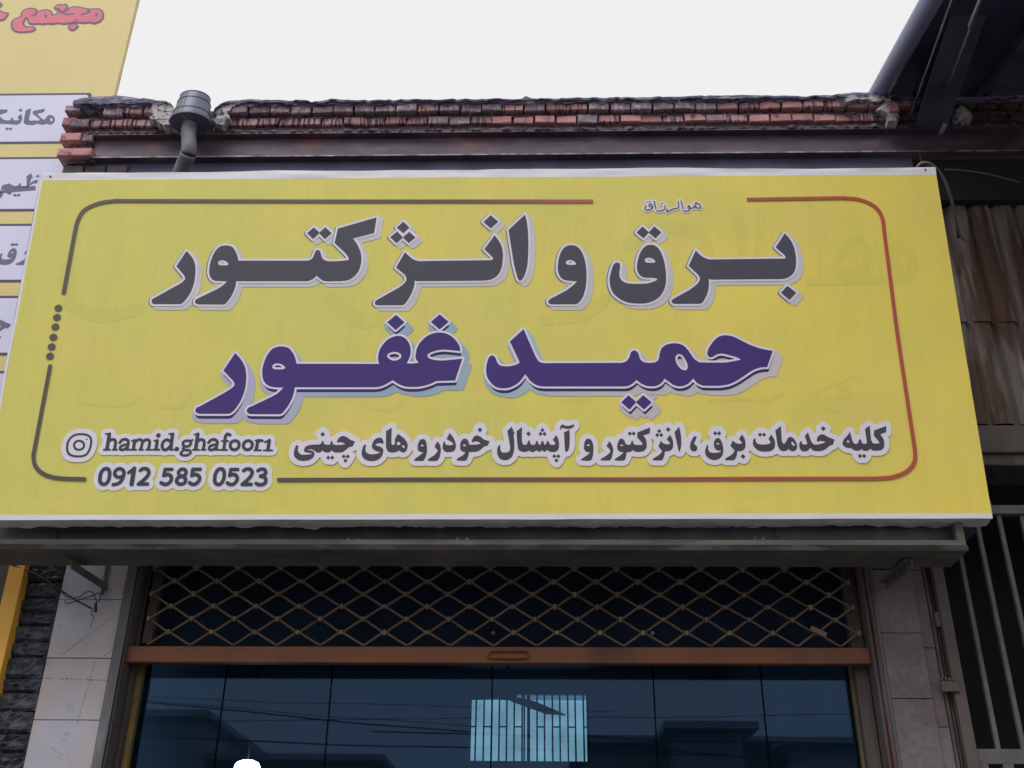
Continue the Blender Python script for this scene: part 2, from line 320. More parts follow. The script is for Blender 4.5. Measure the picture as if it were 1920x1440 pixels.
# steel beam (I section)
bz0 = zat(960, 290, -0.034); bz1 = zat(960, 243, -0.05)
bxl = xat(177, 275, 0.0)
mb = MB(); XR = 4.2
mb.box(bxl, XR, 0.0, 0.007, bz0+0.008, bz1-0.008)
mb.box(bxl, XR, -0.042, 0.05, bz1-0.008, bz1)
mb.box(bxl, XR, -0.032, 0.011, bz0+0.0005, bz0+0.008)
beam = mb.out('steel_beam', M_BEAM, shop)
mb = MB(); mb.box(bxl, XR, -0.0345, -0.0321, bz0-0.0005, bz0+0.0075); mb.out('flange_edge', M_EDGE, beam)
# wall behind the sign
wall = MB().box(XL+0.02, xat(1712, 310, 0.012), 0.012, 0.30, ZT+.02, bz1).out('wall', M_WALL, shop)
MB().box(XL+.05, 4.2, 0.051, 0.30, bz1+.001, bz1+0.20).out('parapet_core', M_MORTAR, shop)
for i in range(3):                             # the brickwork one can make out under the left end of the beam
    for r in range(2):
        x0 = XL+0.015+i*0.118+(0.06 if r else 0); z0 = bz0-0.085-r*0.072
        MB().box(x0, x0+0.108, -0.006+RND.uniform(-.004, .004), 0.12, z0, z0+0.06, .004).out('brick', M_DBRICK, wall)

# parapet bricks: two corbelled courses of headers
def brick_mesh(seed, lx, lz, ly, m):
    r = random.Random(seed); c = 0.0045
    a = [(-lx/2+c, -ly/2, -lz/2+c), (lx/2-c, -ly/2, -lz/2+c), (lx/2-c, -ly/2, lz/2-c), (-lx/2+c, -ly/2, lz/2-c)]
    b = [(-lx/2, -ly/2+c, -lz/2), (lx/2, -ly/2+c, -lz/2), (lx/2, -ly/2+c, lz/2), (-lx/2, -ly/2+c, lz/2)]
    d = [(-lx/2, ly/2, -lz/2), (lx/2, ly/2, -lz/2), (lx/2, ly/2, lz/2), (-lx/2, ly/2, lz/2)]
    V = [Vector(v)+Vector((r.uniform(-1, 1), r.uniform(-.8, .8), r.uniform(-1, 1)))*0.0026 for v in a+b+d]
    F = [(0, 1, 2, 3)[::-1], (8, 9, 10, 11)]
    for i in range(4):
        j = (i+1) % 4; F += [(i, i+4, j+4, j), (i+4, i+8, j+8, j+4)]
    me = bpy.data.meshes.new('brick'); me.from_pydata(V, [], F); me.update(); me.materials.append(m)
    bm = bmesh.new(); bm.from_mesh(me); bmesh.ops.recalc_face_normals(bm, faces=bm.faces); bm.to_mesh(me); bm.free()
    return me
Y2, Y1 = -0.055, -0.085
z2b, z2t = zat(1000, 230, Y2), zat(1000, 217, Y2)
z1b, z1t = zat(1000, 206.5, Y1), zat(1000, 191, Y1)
pitch = (xat(1440, 225, Y2)-xat(480, 225, Y2))/24.0
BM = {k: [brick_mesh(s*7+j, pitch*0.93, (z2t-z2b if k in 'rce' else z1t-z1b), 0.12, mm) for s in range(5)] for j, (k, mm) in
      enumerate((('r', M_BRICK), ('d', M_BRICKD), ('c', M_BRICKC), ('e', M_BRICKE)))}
gap0, gap1 = xat(316, 215, Y1), xat(418, 215, Y1)
parapet = tag(MB().box(XL+0.04, XR, -0.035, 0.05, bz1+0.004, z1t).out('parapet', M_MORTAR, shop))
def put_brick(x, y, z, kind, sc=1.0):
    o = link('brick', RND.choice(BM[kind]), parapet, (x+RND.uniform(-.002, .002), y+0.06+RND.uniform(-.005, .006), z+RND.uniform(-.0025, .0025)))
    o.rotation_euler = (RND.uniform(-.02, .02), RND.uniform(-.022, .022), RND.uniform(-.03, .03)); o.scale = (sc, 1, 1)
    return o
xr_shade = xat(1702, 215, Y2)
x2 = xat(445.5, 225, Y2)                       # a joint of the lower course
for k in range(-8, 60):
    x = x2 + (k+.5)*pitch
    if x < XL or x > XR-.1: continue
    if gap0-.02 < x < gap1-0.02: continue
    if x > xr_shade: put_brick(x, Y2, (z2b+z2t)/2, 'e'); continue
    kind = 'r' if (x < -.3 or RND.random() < .35) else 'c'
    if RND.random() < .06: kind = 'd'
    put_brick(x, Y2, (z2b+z2t)/2, kind)
x1 = xat(506, 200, Y1)
for k in range(-8, 60):
    x = x1 + (k+.5)*pitch
    if x < XL or x > XR-.1: continue
    if gap0-.03 < x < gap1+.03: continue
    px_r = x > 0.95
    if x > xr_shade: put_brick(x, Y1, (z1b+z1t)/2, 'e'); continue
    put_brick(x, Y1, (z1b+z1t)/2, ('c' if RND.random() < .75 else 'r') if px_r else ('d' if RND.random() < .6 else 'r'))
# toothed brick end at the left, four courses below each other
for (xa, xb, yt, yb, yy, kind) in ((122, 150, 197, 207, Y1, 'd'), (117, 143, 219.5, 234, Y2, 'c'), (113, 150.5, 248.5, 262.5, -0.05, 'c'), (154.5, 173, 249, 264, -0.04, 'd'), (107.5, 171, 277, 291, -0.055, 'c')):
    X0, X1 = xat(xa, (yt+yb)/2, yy), xat(xb, (yt+yb)/2, yy); z0, z1 = zat((xa+xb)/2, yb, yy), zat((xa+xb)/2, yt, yy)
    MB().box(X0, X1, yy, 0.08, z0, z1, .004).out('brick', M_BRICKC if kind == 'c' else M_BRICKD, parapet)
MB().box(XL+.035, bxl-.012, -0.012, 0.09, bz0-.02, z2b+0.02).out('mortar_bed', M_LIME, shop)
# ragged mortar squeezed out above the beam
def ragged(name, xa, xb, y0, z0, h, m, seed, dy=0.02):
    n = int((xb-xa)/0.012); V = []; F = []
    for i in range(n+1):
        x = xa+(xb-xa)*i/n; a = fbm((x, seed, 0), 22, 4); c = fbm((x, seed+5, 0), 45, 3)
        zt = z0+h*(0.75+0.6*a); yy = y0+dy*c
        V += [(x, yy, z0-.002), (x, yy-.004-.006*abs(c), z0+(zt-z0)*.5), (x, yy+.006, zt), (x, y0+.09, zt), (x, y0+.09, z0-.002)]
    for i in range(n):
        for k in range(4): F.append((i*5+k, i*5+k+1, i*5+k+6, i*5+k+5))
    return obj(name, V, F, m, shop, True)
ragged('mortar_bed', bxl-.05, XR, -0.043, bz1+0.001, (z2b-bz1-.003)*.62, M_LIME, 3.3, .012)
ragged('mortar_bed', XL+.05, gap0, -0.05, z2t-.004, 0.016, M_LIME, 9.3, .01)
ragged('mortar_bed', gap1, XR, -0.052, z2t-.004, 0.012, M_LIME, 4.3, .006)

# roofing felt and tar over the top course
TL = [(140, 186), (148, 183.5), (170, 181), (215, 178), (245, 180.5), (262, 183), (290, 186), (308, 188), (320, 193)]
TR = [(400, 214), (404, 205), (415, 196), (428, 190), (440, 187), (470, 185), (500, 186), (555, 187.5), (578, 190), (584, 193), (592, 190.5), (606, 188), (630, 186), (660, 187), (700, 188.5), (760, 186.5), (800, 188), (850, 186.5), (905, 185.5), (960, 187),
      (978, 186.5), (984, 180), (987, 178.5), (993, 183), (1000, 186), (1060, 184.5), (1080, 183), (1150, 182.5), (1200, 182.5), (1250, 180.5), (1290, 180), (1330, 178), (1380, 177.5), (1420, 177.5), (1470, 179), (1520, 180.5), (1560, 177), (1600, 172), (1635, 172), (1660, 175), (1690, 184), (1760, 186), (1920, 180), (2100, 178)]
def felt(P, seed):
    top = [at(x, y, -0.10) for x, y in P]
    for layer, (y0, y1, dz, bot) in enumerate(((-0.108, 0.26, 0.0, -0.006), (-0.092, 0.25, -0.012, -0.018))):
        pts = []
        for i in range(len(top)-1):
            a, b2 = top[i], top[i+1]; k = max(1, int((b2-a).length/0.02))
            for j in range(k):
                p = a.lerp(b2, j/k); pts.append((p.x, p.z+dz+fbm((p.x, seed+layer, 0), 30, 4)*.0045+fbm((p.x, seed+9, 0), 7, 2)*.002))
        low = [(x, z1t-.004+fbm((x, seed+3+layer, 0), 16, 5)*.020+bot*.5) for x, z in pts]
        V = []; F = []; n = len(pts)
        for (x, zt), (_, zb) in zip(pts, low):
            zb = min(zb, zt-.006); c = fbm((x, seed+layer*2, 1), 14, 3)*.012
            V += [(x, y0+.02, zb-.004), (x, y0+c, zb), (x, y0+c*.6-.003, (zb+zt)/2), (x, y0+.012+c*.3, zt), (x, y1, zt), (x, y1, zb)]
        for i in range(n-1):
            for k in range(6): F.append((i*6+k, i*6+(k+1) % 6, (i+1)*6+(k+1) % 6, (i+1)*6+k))
        F += [tuple(range(6)), tuple((n-1)*6+k for k in range(6))]
        obj('roofing_felt', V, F, M_FELT, shop)
felt(TL, 1.0); felt(TR, 6.0)
def patch(P, y0, y1, m=M_PLAST, seed=0.0, rough=.012, name='plaster_patch'):
    outline_slab(name, [(at(x, y, y0).x, at(x, y, y0).z) for x, y in P], y0, y1, m, shop, rough, seed, .008)
patch([(283, 200), (290, 191), (306, 189), (318, 190), (327, 200), (328, 234), (314, 236), (300, 234), (290, 226), (276, 222), (288, 214), (274, 207)], -.102, .05, seed=2, rough=.008)
patch([(400, 224), (404, 207), (416, 195), (438, 188), (446, 197), (434, 203), (430, 212), (432, 224), (420, 232), (404, 233)], -.094, .05, seed=5)
patch([(396, 226), (404, 222), (411, 240), (412, 246), (402, 244)], -.06, .03, seed=8)
patch([(1577, 189), (1590, 182), (1640, 176), (1672, 180), (1674, 188), (1640, 190), (1625, 186), (1600, 187), (1585, 192)], -.112, -.02, seed=11, rough=.004)
patch([(1640, 208), (1655, 190), (1672, 187), (1684, 194), (1688, 208), (1690, 216), (1686, 226), (1666, 226), (1664, 212), (1650, 206)], -.10, .0, seed=15, rough=.005)
patch([(1664, 194), (1684, 191), (1688, 208), (1668, 210)], -.112, -.02, m=M_BRICKC, seed=18, rough=.003)
patch([(1788, 205), (1800, 196), (1820, 208), (1824, 218), (1806, 224), (1792, 216)], -.10, .0, seed=21, m=M_PLAST, rough=.006)
patch([(1764, 208), (1772, 206), (1776, 232), (1768, 234)], -.075, .0, seed=24, m=M_PLAST, rough=.004)
patch([(148, 298), (160, 291), (180, 296), (176, 303), (150, 306)], -.02, .05, seed=27, m=M_LIME, name='mortar_lump')

# ------------------------------------------------------------------ left marble pier and right stone pier of the shop front
PL0, PL1 = vx(84, 1250, 0), vx(207, 1250, 0)
pier = MB().box(PL0+.004, PL1-.002, 0.018, 0.32, 0.0, ZT).out('pier', M_JOINT, shop); pier['label'] = 'left pier faced with white marble'
zj = [ZT, zat(150, 1124, 0), zat(140, 1234, 0), zat(120, 1350, 0)]
while zj[-1] > 0.3: zj.append(zj[-1]-0.285)
zj[-1] = 0.13
for i in range(len(zj)-1):
    z1, z0 = zj[i], zj[i+1]
    MB().box(PL0, PL1, -0.001*(i % 2), 0.0178, z0+.0013, z1-.0013, .0015).out('marble_slab', M_MARBLE, pier)
marks = MB()
def mark(x0, y0, x1, y1, wpx=1.2):
    a, b2 = at(x0, y0, -0.0022), at(x1, y1, -0.0022); d = (b2-a).normalized(); nrm = Vector((-d.z, 0, d.x))*wpx*.0012
    marks.add([a-nrm, b2-nrm*.6, b2+nrm*.6, a+nrm], [(0, 1, 2, 3)])
for x in range(78, 200, 9):
    if RND.random() < .8: mark(x, 1271+(x-78)*.03+RND.uniform(-.6, .6), x+RND.uniform(3, 8), 1271.5+(x-78)*.04, RND.uniform(.7, 1.5))
for k in range(14):
    t = k/13; x = 178-t*32; y = 1240+t*110; mark(x, y, x-1.4, y+5, RND.uniform(.5, 1.1))
mark(115, 1228, 205, 1162, .6); mark(205, 1162, 228, 1143, .4); mark(195, 1230, 214, 1216, .7); mark(168, 1350, 187, 1350, 1.3); mark(95, 1400, 118, 1418, .5)
mo = marks.out('crack', M_CRACK, pier); mo['kind'] = 'stuff'
# right pier
PR0, PR1, PR2 = vx(1662, 1250, 0), vx(1739, 1250, 0), vx(1762, 1250, 0)
pier2 = MB().box(PR0+.004, PR2, 0.026, 0.32, 0.0, ZT+.02).out('pier', M_JOINT, shop); pier2['label'] = 'right pier faced with dull brownish stone slabs'
zr = [zat(1690, 1068, 0), zat(1690, 1187, 0), zat(1720, 1310, 0)]
while zr[-1] > .35: zr.append(zr[-1]-.3)
zr[-1] = .13
for i in range(len(zr)-1): MB().box(PR0, PR1, -.002*(i % 2), 0.024, zr[i+1]+.0012, zr[i]-.0012, .0015).out('stone_slab', M_MGREY, pier2)
zr2 = [ZT, zat(1740, 1067, 0), zat(1740, 1213, 0), zat(1770, 1362, 0)]
while zr2[-1] > .35: zr2.append(zr2[-1]-.3)
zr2[-1] = .13
for i in range(len(zr2)-1): MB().box(PR1+.0015, PR2, 0.014-.001*(i % 2), 0.025, zr2[i+1]+.0012, zr2[i]-.0012, .0015).out('stone_slab', M_MGREY, pier2)
MB().box(PR0, PR1, 0.004, .02, zr[0]+.004, ZT, .002).out('broken_stone', M_BROWN, pier2)
# opening: inner shop
OL, OR = vx(248, 1250, .05), vx(1612, 1250, .05)
GY = 0.18
room = MB()
RY = 5.6
zc = 3.9
for nm, bx, m in (('ceiling', (-2.6, 1.66, .34, RY, zc, zc+.08), M_INT), ('floor', (-2.6, 1.66, .34, RY, 0.10, 0.14), M_PAVE),
                  ('side_wall', (-2.68, -2.6, .34, RY, 0, zc+.08), M_INT), ('side_wall', (1.66, 1.70, .34, RY, 0, zc+.08), M_INT)):
    MB().box(*bx).out(nm, m, shop)
wl, wr = xat(880, 1364, RY), xat(1103, 1364, RY); wb, wt = zat(990, 1427, RY), zat(990, 1302, RY)
bw = MB(); bw.box(-2.68, wl, RY, RY+.2, 0, zc+.08); bw.box(wr, 1.70, RY, RY+.2, 0, zc+.08); bw.box(wl, wr, RY, RY+.2, 0, wb); bw.box(wl, wr, RY, RY+.2, wt, zc+.08)
bwall = bw.out('back_wall', M_INT, shop)
M_DAY = mat('frosted_daylight_pane', (0.3, 0.5, 0.6), .6, emit=(0.56, 0.62, 0.57), estr=1.0)
nn = M_DAY.node_tree; bb_ = nn.nodes['Principled BSDF']; tn = nn.nodes.new('ShaderNodeTexNoise'); tn.inputs['Scale'].default_value = 5; tn.inputs['Detail'].default_value = 8
ge_ = nn.nodes.new('ShaderNodeNewGeometry'); nn.links.new(ge_.outputs['Position'], tn.inputs[0]); mr_ = nn.nodes.new('ShaderNodeMapRange'); mr_.inputs[1].default_value = .3; mr_.inputs[2].default_value = .7; mr_.inputs[3].default_value = .72; mr_.inputs[4].default_value = 1.15; nn.links.new(tn.outputs[0], mr_.inputs[0]); nn.links.new(mr_.outputs[0], bb_.inputs['Emission Strength'])
win = MB().box(wl, wr, RY+.06, RY+.075, wb, wt).out('window_pane', M_DAY, bwall)
for k, x in enumerate([882, 892, 907, 922, 936, 950, 964, 979, 983, 1007, 1021, 1036, 1050, 1065, 1079, 1094.5, 1101.5]):
    X = xat(x, 1364, RY); MB().box(X-.0075, X+.0075, RY-.01, RY+.004, wb, wt).out('window_bar', M_WIRE, bwall)
X = xat(991, 1364, RY); MB().box(X-.014, X+.014, RY+.02, RY+.05, wb, wt).out('window_mullion', M_WIRE, bwall)
zc1 = zat(990, 1363, RY)
for a, c in ((882, 892), (907, 922), (936, 950), (964, 979), (1007, 1021), (1036, 1050), (1065, 1079), (1094.5, 1101.5)):
    MB().box(xat(a, 1364, RY)+.007, xat(c, 1364, RY)-.007, RY-.008, RY+.002, zc1-.006, zc1+.006).out('window_crosspiece', M_WIRE, bwall)
MB().box(wl, wr, RY+.045, RY+.055, zat(990, 1311, RY), wt).out('window_pelmet', mat('glowing_curtain', (.5, .6, .6), .8, emit=(.22, .31, .34), estr=.8), bwall)  # own glow stands in for daylight coming through the cloth
wf = MB(); wf.box(-2.6, OL-.02, .19, .34, 0, ZT); wf.box(OR+.02, PR2, .19, .34, 0, ZT); wf.box(-2.6, 1.70, .19, .34, ZT+.21, zc+.1); wf.out('inner_wall', M_DARK, shop)
MB().box(OL-.1, OR+.1, 0.19, .34, ZT, ZT+.2).out('lintel', M_DARK, shop)

# glazing
glz = empty('glass_front', (0, GY, .13), 'dark bluish frameless glass shop front below the orange shutter bar', 'shop window')
def glass():
    m = bpy.data.materials.new('tinted_glass'); m.use_nodes = True; n = m.node_tree.nodes; L = m.node_tree.links; n.clear()
    o = n.new('ShaderNodeOutputMaterial'); mx = n.new('ShaderNodeMixShader'); gl = n.new('ShaderNodeBsdfGlossy'); tr = n.new('ShaderNodeBsdfTransparent'); fr = n.new('ShaderNodeFresnel')
    gl.inputs['Color'].default_value = (0.32, 0.48, 0.74, 1); gl.inputs['Roughness'].default_value = 0.012; tr.inputs['Color'].default_value = (.50, .70, .85, 1)
    fr.inputs['IOR'].default_value = 1.55
    ad = n.new('ShaderNodeMath'); ad.operation = 'ADD'; ad.inputs[1].default_value = 0.0; L.new(fr.outputs[0], ad.inputs[0])
    tc = n.new('ShaderNodeNewGeometry'); ns = n.new('ShaderNodeTexNoise'); ns.inputs['Scale'].default_value = 1.1; bp = n.new('ShaderNodeBump'); bp.inputs['Strength'].default_value = .01; bp.inputs['Distance'].default_value = .004
    L.new(tc.outputs['Position'], ns.inputs[0]); L.new(ns.outputs[0], bp.inputs['Height']); L.new(bp.outputs[0], gl.inputs['Normal'])
    L.new(ad.outputs[0], mx.inputs[0]); L.new(tr.outputs[0], mx.inputs[1]); L.new(gl.outputs[0], mx.inputs[2]); L.new(mx.outputs[0], o.inputs[0]); return m
M_GLASS = glass()
seams = [OL]+[vx(x, 1272, GY) for x in (423, 622, 923, 1225, 1427)]+[OR]
for i in range(6):
    MB().box(seams[i]+.0002, seams[i+1]-.0002, GY, GY+.01, .14, ZT-.01).out('glass_pane', M_GLASS, glz)
    if i: MB().box(seams[i]-.0028, seams[i]+.0028, GY-.001, GY+.011, .14, ZT-.01).out('glass_seam', M_SEAM, glz)
tz = zat(930, 1236, GY-.02)
trp = MB().box(OL-.012, OR+.012, GY-.035, GY-.006, tz, ZT-.012).out('transom_panel', mat('dark_navy_panel', (0.012, 0.020, 0.040), .9, var=.3, vscale=5, spec=.1), glz)
for x in (925, 1223):
    p_ = at(x, 1187.5, GY-.035); MB().tube([p_, p_+Vector((0, -.006, 0))], .008, 10).out('bolt', M_EDGE, trp)
for s, x in ((-1, OL), (1, OR)): MB().box(x-.011, x+.011, GY-.03, GY+.02, .13, ZT-.005).out('yellow_jamb', M_YEL, glz)

# ------------------------------------------------------------------ roller shutter, drawn up
SY = 0.05
shut = empty('roller_shutter', (0, SY, 2.6), 'raised diamond lattice roller shutter with an orange brown bottom bar', 'shutter')
bzb, bzt = zat(930, 1243, SY-.02), zat(930, 1212.5, SY-.02)
bl, br_ = xat(240, 1227, SY), xat(1630, 1229, SY)
def tilt_box(x0, x1, y0, y1, z0, z1, s, c=.003):
    mb = MB(); mb.box(x0, x1, y0, y1, z0, z1, c)
    for v in mb.V: v.z += v.x*s
    return mb
bar = tilt_box(bl, br_, SY-.02, SY+.02, bzb, bzt, .0015).out('bottom_bar', M_ORBAR, shut)
hx = xat(953, 1227, SY)
h = MB(); P = [(hx-.075, SY-.028, (bzb+bzt)/2+.006), (hx-.07, SY-.034, (bzb+bzt)/2+.014), (hx+.07, SY-.034, (bzb+bzt)/2+.014), (hx+.082, SY-.034, (bzb+bzt)/2), (hx+.07, SY-.034, (bzb+bzt)/2-.014), (hx-.07, SY-.034, (bzb+bzt)/2-.014), (hx-.082, SY-.034, (bzb+bzt)/2), (hx-.07, SY-.034, (bzb+bzt)/2+.014)]
h.tube(curve(P[1:], 4), .0048, 6).out('pull_handle', M_ORBAR, bar)
rows = [(275.5, 81.3, 1210.5), (316, 80.9, 1186.5), (279, 80.4, 1161.5), (321, 79.9, 1138), (284, 79.4, 1115), (328, 78.9, 1091), (290, 78.7, 1067), (333, 78.3, 1043.5), (295, 78.0, 1020), (338, 77.6, 997)]
def node(r, i):
    x0, p_, y = rows[r]; return at(x0+p_*i, y+(x0+p_*i-930)*.0022, SY)
for r in range(len(rows)-1):
    pts = []                                   # a bent rod: low at row r, high at row r+1
    lo_first = rows[r][0] < rows[r+1][0]
    seq = []
    for i in range(-1, 18):
        a, c = node(r, i), node(r+1, i)
        seq += ([a, c] if lo_first else [c, a])
    seq = [s_ for s_ in seq if bl-.0 < s_.x < br_+.02]
    path = []
    for i in range(len(seq)-1):
        a, c = seq[i], seq[i+1]
        for t in (0.0, .06, .14, .5, .86, .94):
            e = t
            zf = {0.0: 0.0, .06: .022, .14: .10, .5: .5, .86: .90, .94: .978}[t]
            path.append(Vector((a.x+(c.x-a.x)*t, SY+(.003 if r % 2 else -.003), a.z+(c.z-a.z)*zf)))
    path.append(seq[-1])
    off = Vector((0, 0, .0045 if True else 0))
    path = [p+(Vector((0, 0, 0.0))) for p in path]
    MB().tube(path, .0052, 6).out('lattice_rod', M_SHUT, shut, True)
cm = MB().box(-.006, .006, -.009, .009, -.010, .010, .0015); cme = bpy.data.meshes.new('lattice_clip'); cme.from_pydata(cm.V, [], cm.F); cme.materials.append(M_CLIP)
for r in range(1, len(rows)-1):
    for i in range(-1, 18):
        p_ = node(r, i)
        if bl < p_.x < br_+.01:
            o = link('lattice_clip', cme, shut, p_); o.rotation_euler = (0, RND.uniform(-.12, .12), RND.uniform(-.1, .1)); s_ = RND.uniform(.85, 1.1); o.scale = (s_, 1, s_)
# guide channels
GL0, GL1 = PL1+.001, bl+.012
g = MB(); g.box(GL0, GL0+.040, -.012, .09, .13, ZT); g.out('guide_rail', M_GUIDE, shut)
g = MB(); g.box(GL0+.041, bl+.004, .0, .09, .13, ZT, .003); g.out('guide_rail', M_GUIDR, shut)
g = MB(); g.box(bl+.03, bl+.07, .105, .15, zat(300, 1205, .1), ZT); g.out('inner_angle', M_GUIDR, shut)
g = MB(); g.box(OL-.06, OL-.012, .11, .17, .13, ZT-.02); g.out('inner_angle', M_GUIDR, shut)
GR0, GR1 = br_+.001, PR0-.001
wd = GR1-GR0
g = MB(); g.box(GR0, GR0+wd*.28, .004, .09, .13, ZT, .003); g.out('guide_rail', M_GUIDR, shut)
g = MB(); g.box(GR0+wd*.28+.001, GR0+wd*.62, -.014, .09, .13, ZT, .003); g.out('guide_rail', M_GUIDR, shut)
g = MB(); g.box(GR0+wd*.62+.001, GR1, -.006, .09, .13, ZT, .003); g.out('guide_rail', M_GUIDE, shut)
g = MB(); g.box(OR-.02+.013, GR0-.001, .10, .16, .13, ZT-.02); g.out('inner_angle', M_GUIDR, shut)
MB().box(OL-.1, OR+.1, .1, .18, ZT-.1, ZT+.3).out('shutter_box', M_DARK, shut)
lk = at(1534, 1185, SY-.02); o = MB().bar(lk-Vector((.03, 0, -.015)), lk+Vector((.03, 0, -.016)), .02, .022).out('padlock_bolt', M_SHUT, shut)

# ------------------------------------------------------------------ room things
t = empty('ceiling_lamp', at(463, 1440, 2.2), 'glowing white lamp inside the shop at lower left', 'lamp')
c = at(463, 1443, 2.2); V = []; F = []; nb = 20
prof = [(0.0, .055), (.03, .052), (.055, .04), (.066, .018), (.066, -.02), (.045, -.045), (0.0, -.05)]
for r_, z_ in prof:
    for k in range(nb): V.append((c.x+r_*1.15*math.cos(2*math.pi*k/nb), c.y+r_*math.sin(2*math.pi*k/nb), c.z+z_))
for i in range(len(prof)-1):
    for k in range(nb): F.append((i*nb+k, i*nb+(k+1) % nb, (i+1)*nb+(k+1) % nb, (i+1)*nb+k))
obj('lamp_shade', V, F, mat('lit_lamp', (1, 1, 1), .5, emit=(.75, .92, 1.0), estr=22), t, True)
MB().tube([c+Vector((0, 0, .05)), Vector((c.x, c.y, zc))], .006, 6).out('lamp_cord', M_WIRE, t)
fc = at(952, 1299, 3.4); fan = empty('ceiling_fan', fc, 'ceiling fan hanging before the bright barred window in the shop', 'fan')
MB().tube([fc+Vector((0, 0, .05)), Vector((fc.x, fc.y, zc))], .012, 8).out('rod', M_FAN, fan)
MB().tube([fc+Vector((0, 0, -.04)), fc+Vector((0, 0, .06))], lambda t: .075-.02*abs(t-.5), 16).out('motor', M_FAN, fan)
tip = at(1066, 1335, 2.75)
for ang in (0, 2*math.pi/3, 4*math.pi/3):
    d0 = Vector((tip.x-fc.x, tip.y-fc.y, 0)); L0 = d0.length; d0.normalize(); d0 = Vector((d0.x*math.cos(ang)-d0.y*math.sin(ang), d0.x*math.sin(ang)+d0.y*math.cos(ang), 0)); s_ = Vector((-d0.y, d0.x, 0))
    V = []
    for t_, w_ in ((.08, .05), (.3, .10), (1.0, .085)):
        for q, zz in ((-1, -.004), (1, .02)):
            for hh in (0, .008): V.append(fc+d0*L0*t_+s_*q*w_+Vector((0, 0, zz+hh-.03)))
    F = []
    for i in (0, 4): F += [(i, i+2, i+6, i+4), (i+1, i+5, i+7, i+3), (i, i+4, i+5, i+1), (i+2, i+3, i+7, i+6)]
    F += [(0, 1, 3, 2), (8, 10, 11, 9)]
    obj('blade', V, F, M_FAN, fan)

# ------------------------------------------------------------------ rainwater hopper
hc = at(356, 231, -.17); hop = empty('rain_hopper', hc, 'grey zinc rainwater hopper with a downpipe in the gap of the brick parapet', 'rain hopper')
nb = 40; V = []; F = []
R0, R1, HH, OV = .105, .079, .172, .78
hc = at(357, 231.5, -.15)
for i, (t_, rr) in enumerate(((0, R0), (.02, R0+.003), (.12, R0-.002), (.5, (R0+R1)/2), (1, R1))):
    for k in range(nb): V.append(hc+Vector((rr*math.cos(2*math.pi*k/nb), rr*OV*math.sin(2*math.pi*k/nb), HH*t_)))
for i in range(4):
    for k in range(nb): F.append((i*nb+k, i*nb+(k+1) % nb, (i+1)*nb+(k+1) % nb, (i+1)*nb+k))
body = obj('hopper_body', V, F, M_ZINC, hop, True)
def disc(name, z, r_, m, cone=0.0):
    V = [hc+Vector((0, 0, z-cone))]+[hc+Vector((r_*math.cos(2*math.pi*k/nb), r_*OV*math.sin(2*math.pi*k/nb), z)) for k in range(nb)]
    return obj(name, V, [(0, 1+k, 1+(k+1) % nb) for k in range(nb)], m, hop)
disc('hopper_floor', .0015, R0-.001, M_ZINC, .012)
def ring(name, z, r_, th, m):
    P = [hc+Vector((r_*math.cos(2*math.pi*k/nb), r_*OV*math.sin(2*math.pi*k/nb), z)) for k in range(nb+1)]
    return MB().tube(P, th, 5, False).out(name, m, hop, True)
ring('rim', 0.002, R0+.002, .0028, M_ZINC); ring('band', HH*.30, R0-.006, .0022, M_ZINCR); ring('band', HH*.74, R1+.008, .0022, M_ZINCR); ring('rim', HH, R1, .0028, M_ZINCR)
MB().bar(hc+Vector((-.028, -.066, -.002)), hc+Vector((-.004, -.045, -.008)), .004, .003).out('solder_seam', M_EDGE, hop)
MB().tube([hc+Vector((-.022, -(R0+(R1-R0)*k/4)*.978*OV, HH*k/4*.98)) for k in range(0, 5)], .0016, 5).out('solder_seam', M_ZINCR, hop)
pa = at(357, 249, -.17); pb = at(354, 283, -.17); pc = at(346, 305, -.12); pd = at(330, 345, -.03)
pts = curve([hc+Vector((0, 0, -.004)), hc+Vector((0, 0, -.06)), pb, pc, pd], 8)
MB().tube(pts[:19], .038, 20).out('downpipe', M_PVC, hop, True)
MB().tube(pts[18:], .0405, 20).out('downpipe', M_PVC, hop, True)

# ------------------------------------------------------------------ the shop sign
BX, BU, BN, BB = Vector((0.9999497, 0.0082098, 0.0057600)), Vector((-0.0047231, -0.1211521, 0.9926227)), Vector((0.0088470, -0.9926000, -0.1211072)), Vector((-0.2275000, -0.4478000, 3.1098000))
def bp(u, v, n=0.0): return BB + BX*u + BU*v + BN*n          # metres in the sign's own plane; n towards the street is positive
if BN.y > 0: _s = -1.0
else: _s = 1.0
def bq(u, v, n=0.0): return bp(u, v, n*_s)
sign = empty('shop_sign', bq(0, 0), 'wide yellow banner sign with large grey and purple Persian lettering above the shutter', 'sign')
U0, U1, V0, V1 = -1.999, 2.002, -0.004, 1.588
vy0, vy1 = 0.011, 1.548
def grid(name, u0, u1, v0, v1, nu, nv, fn, m, parent=sign, smooth=True):
    V = [fn(u0+(u1-u0)*i/nu, v0+(v1-v0)*j/nv, i/nu, j/nv) for j in range(nv+1) for i in range(nu+1)]
    F = [(j*(nu+1)+i, j*(nu+1)+i+1, (j+1)*(nu+1)+i+1, (j+1)*(nu+1)+i) for j in range(nv) for i in range(nu)]
    return obj(name, V, F, m, parent, smooth)
LEFT_HEM = .012
grid('banner_cloth', U0+LEFT_HEM, U1-.001, vy0, vy1, 4, 2, lambda u, v, a, c: bq(u, v, 0), M_VYEL, smooth=False)
def topedge(u): return V1+fbm((u, 1, 0), .9, 3)*.009+fbm((u, 4, 0), 6, 2)*.0022
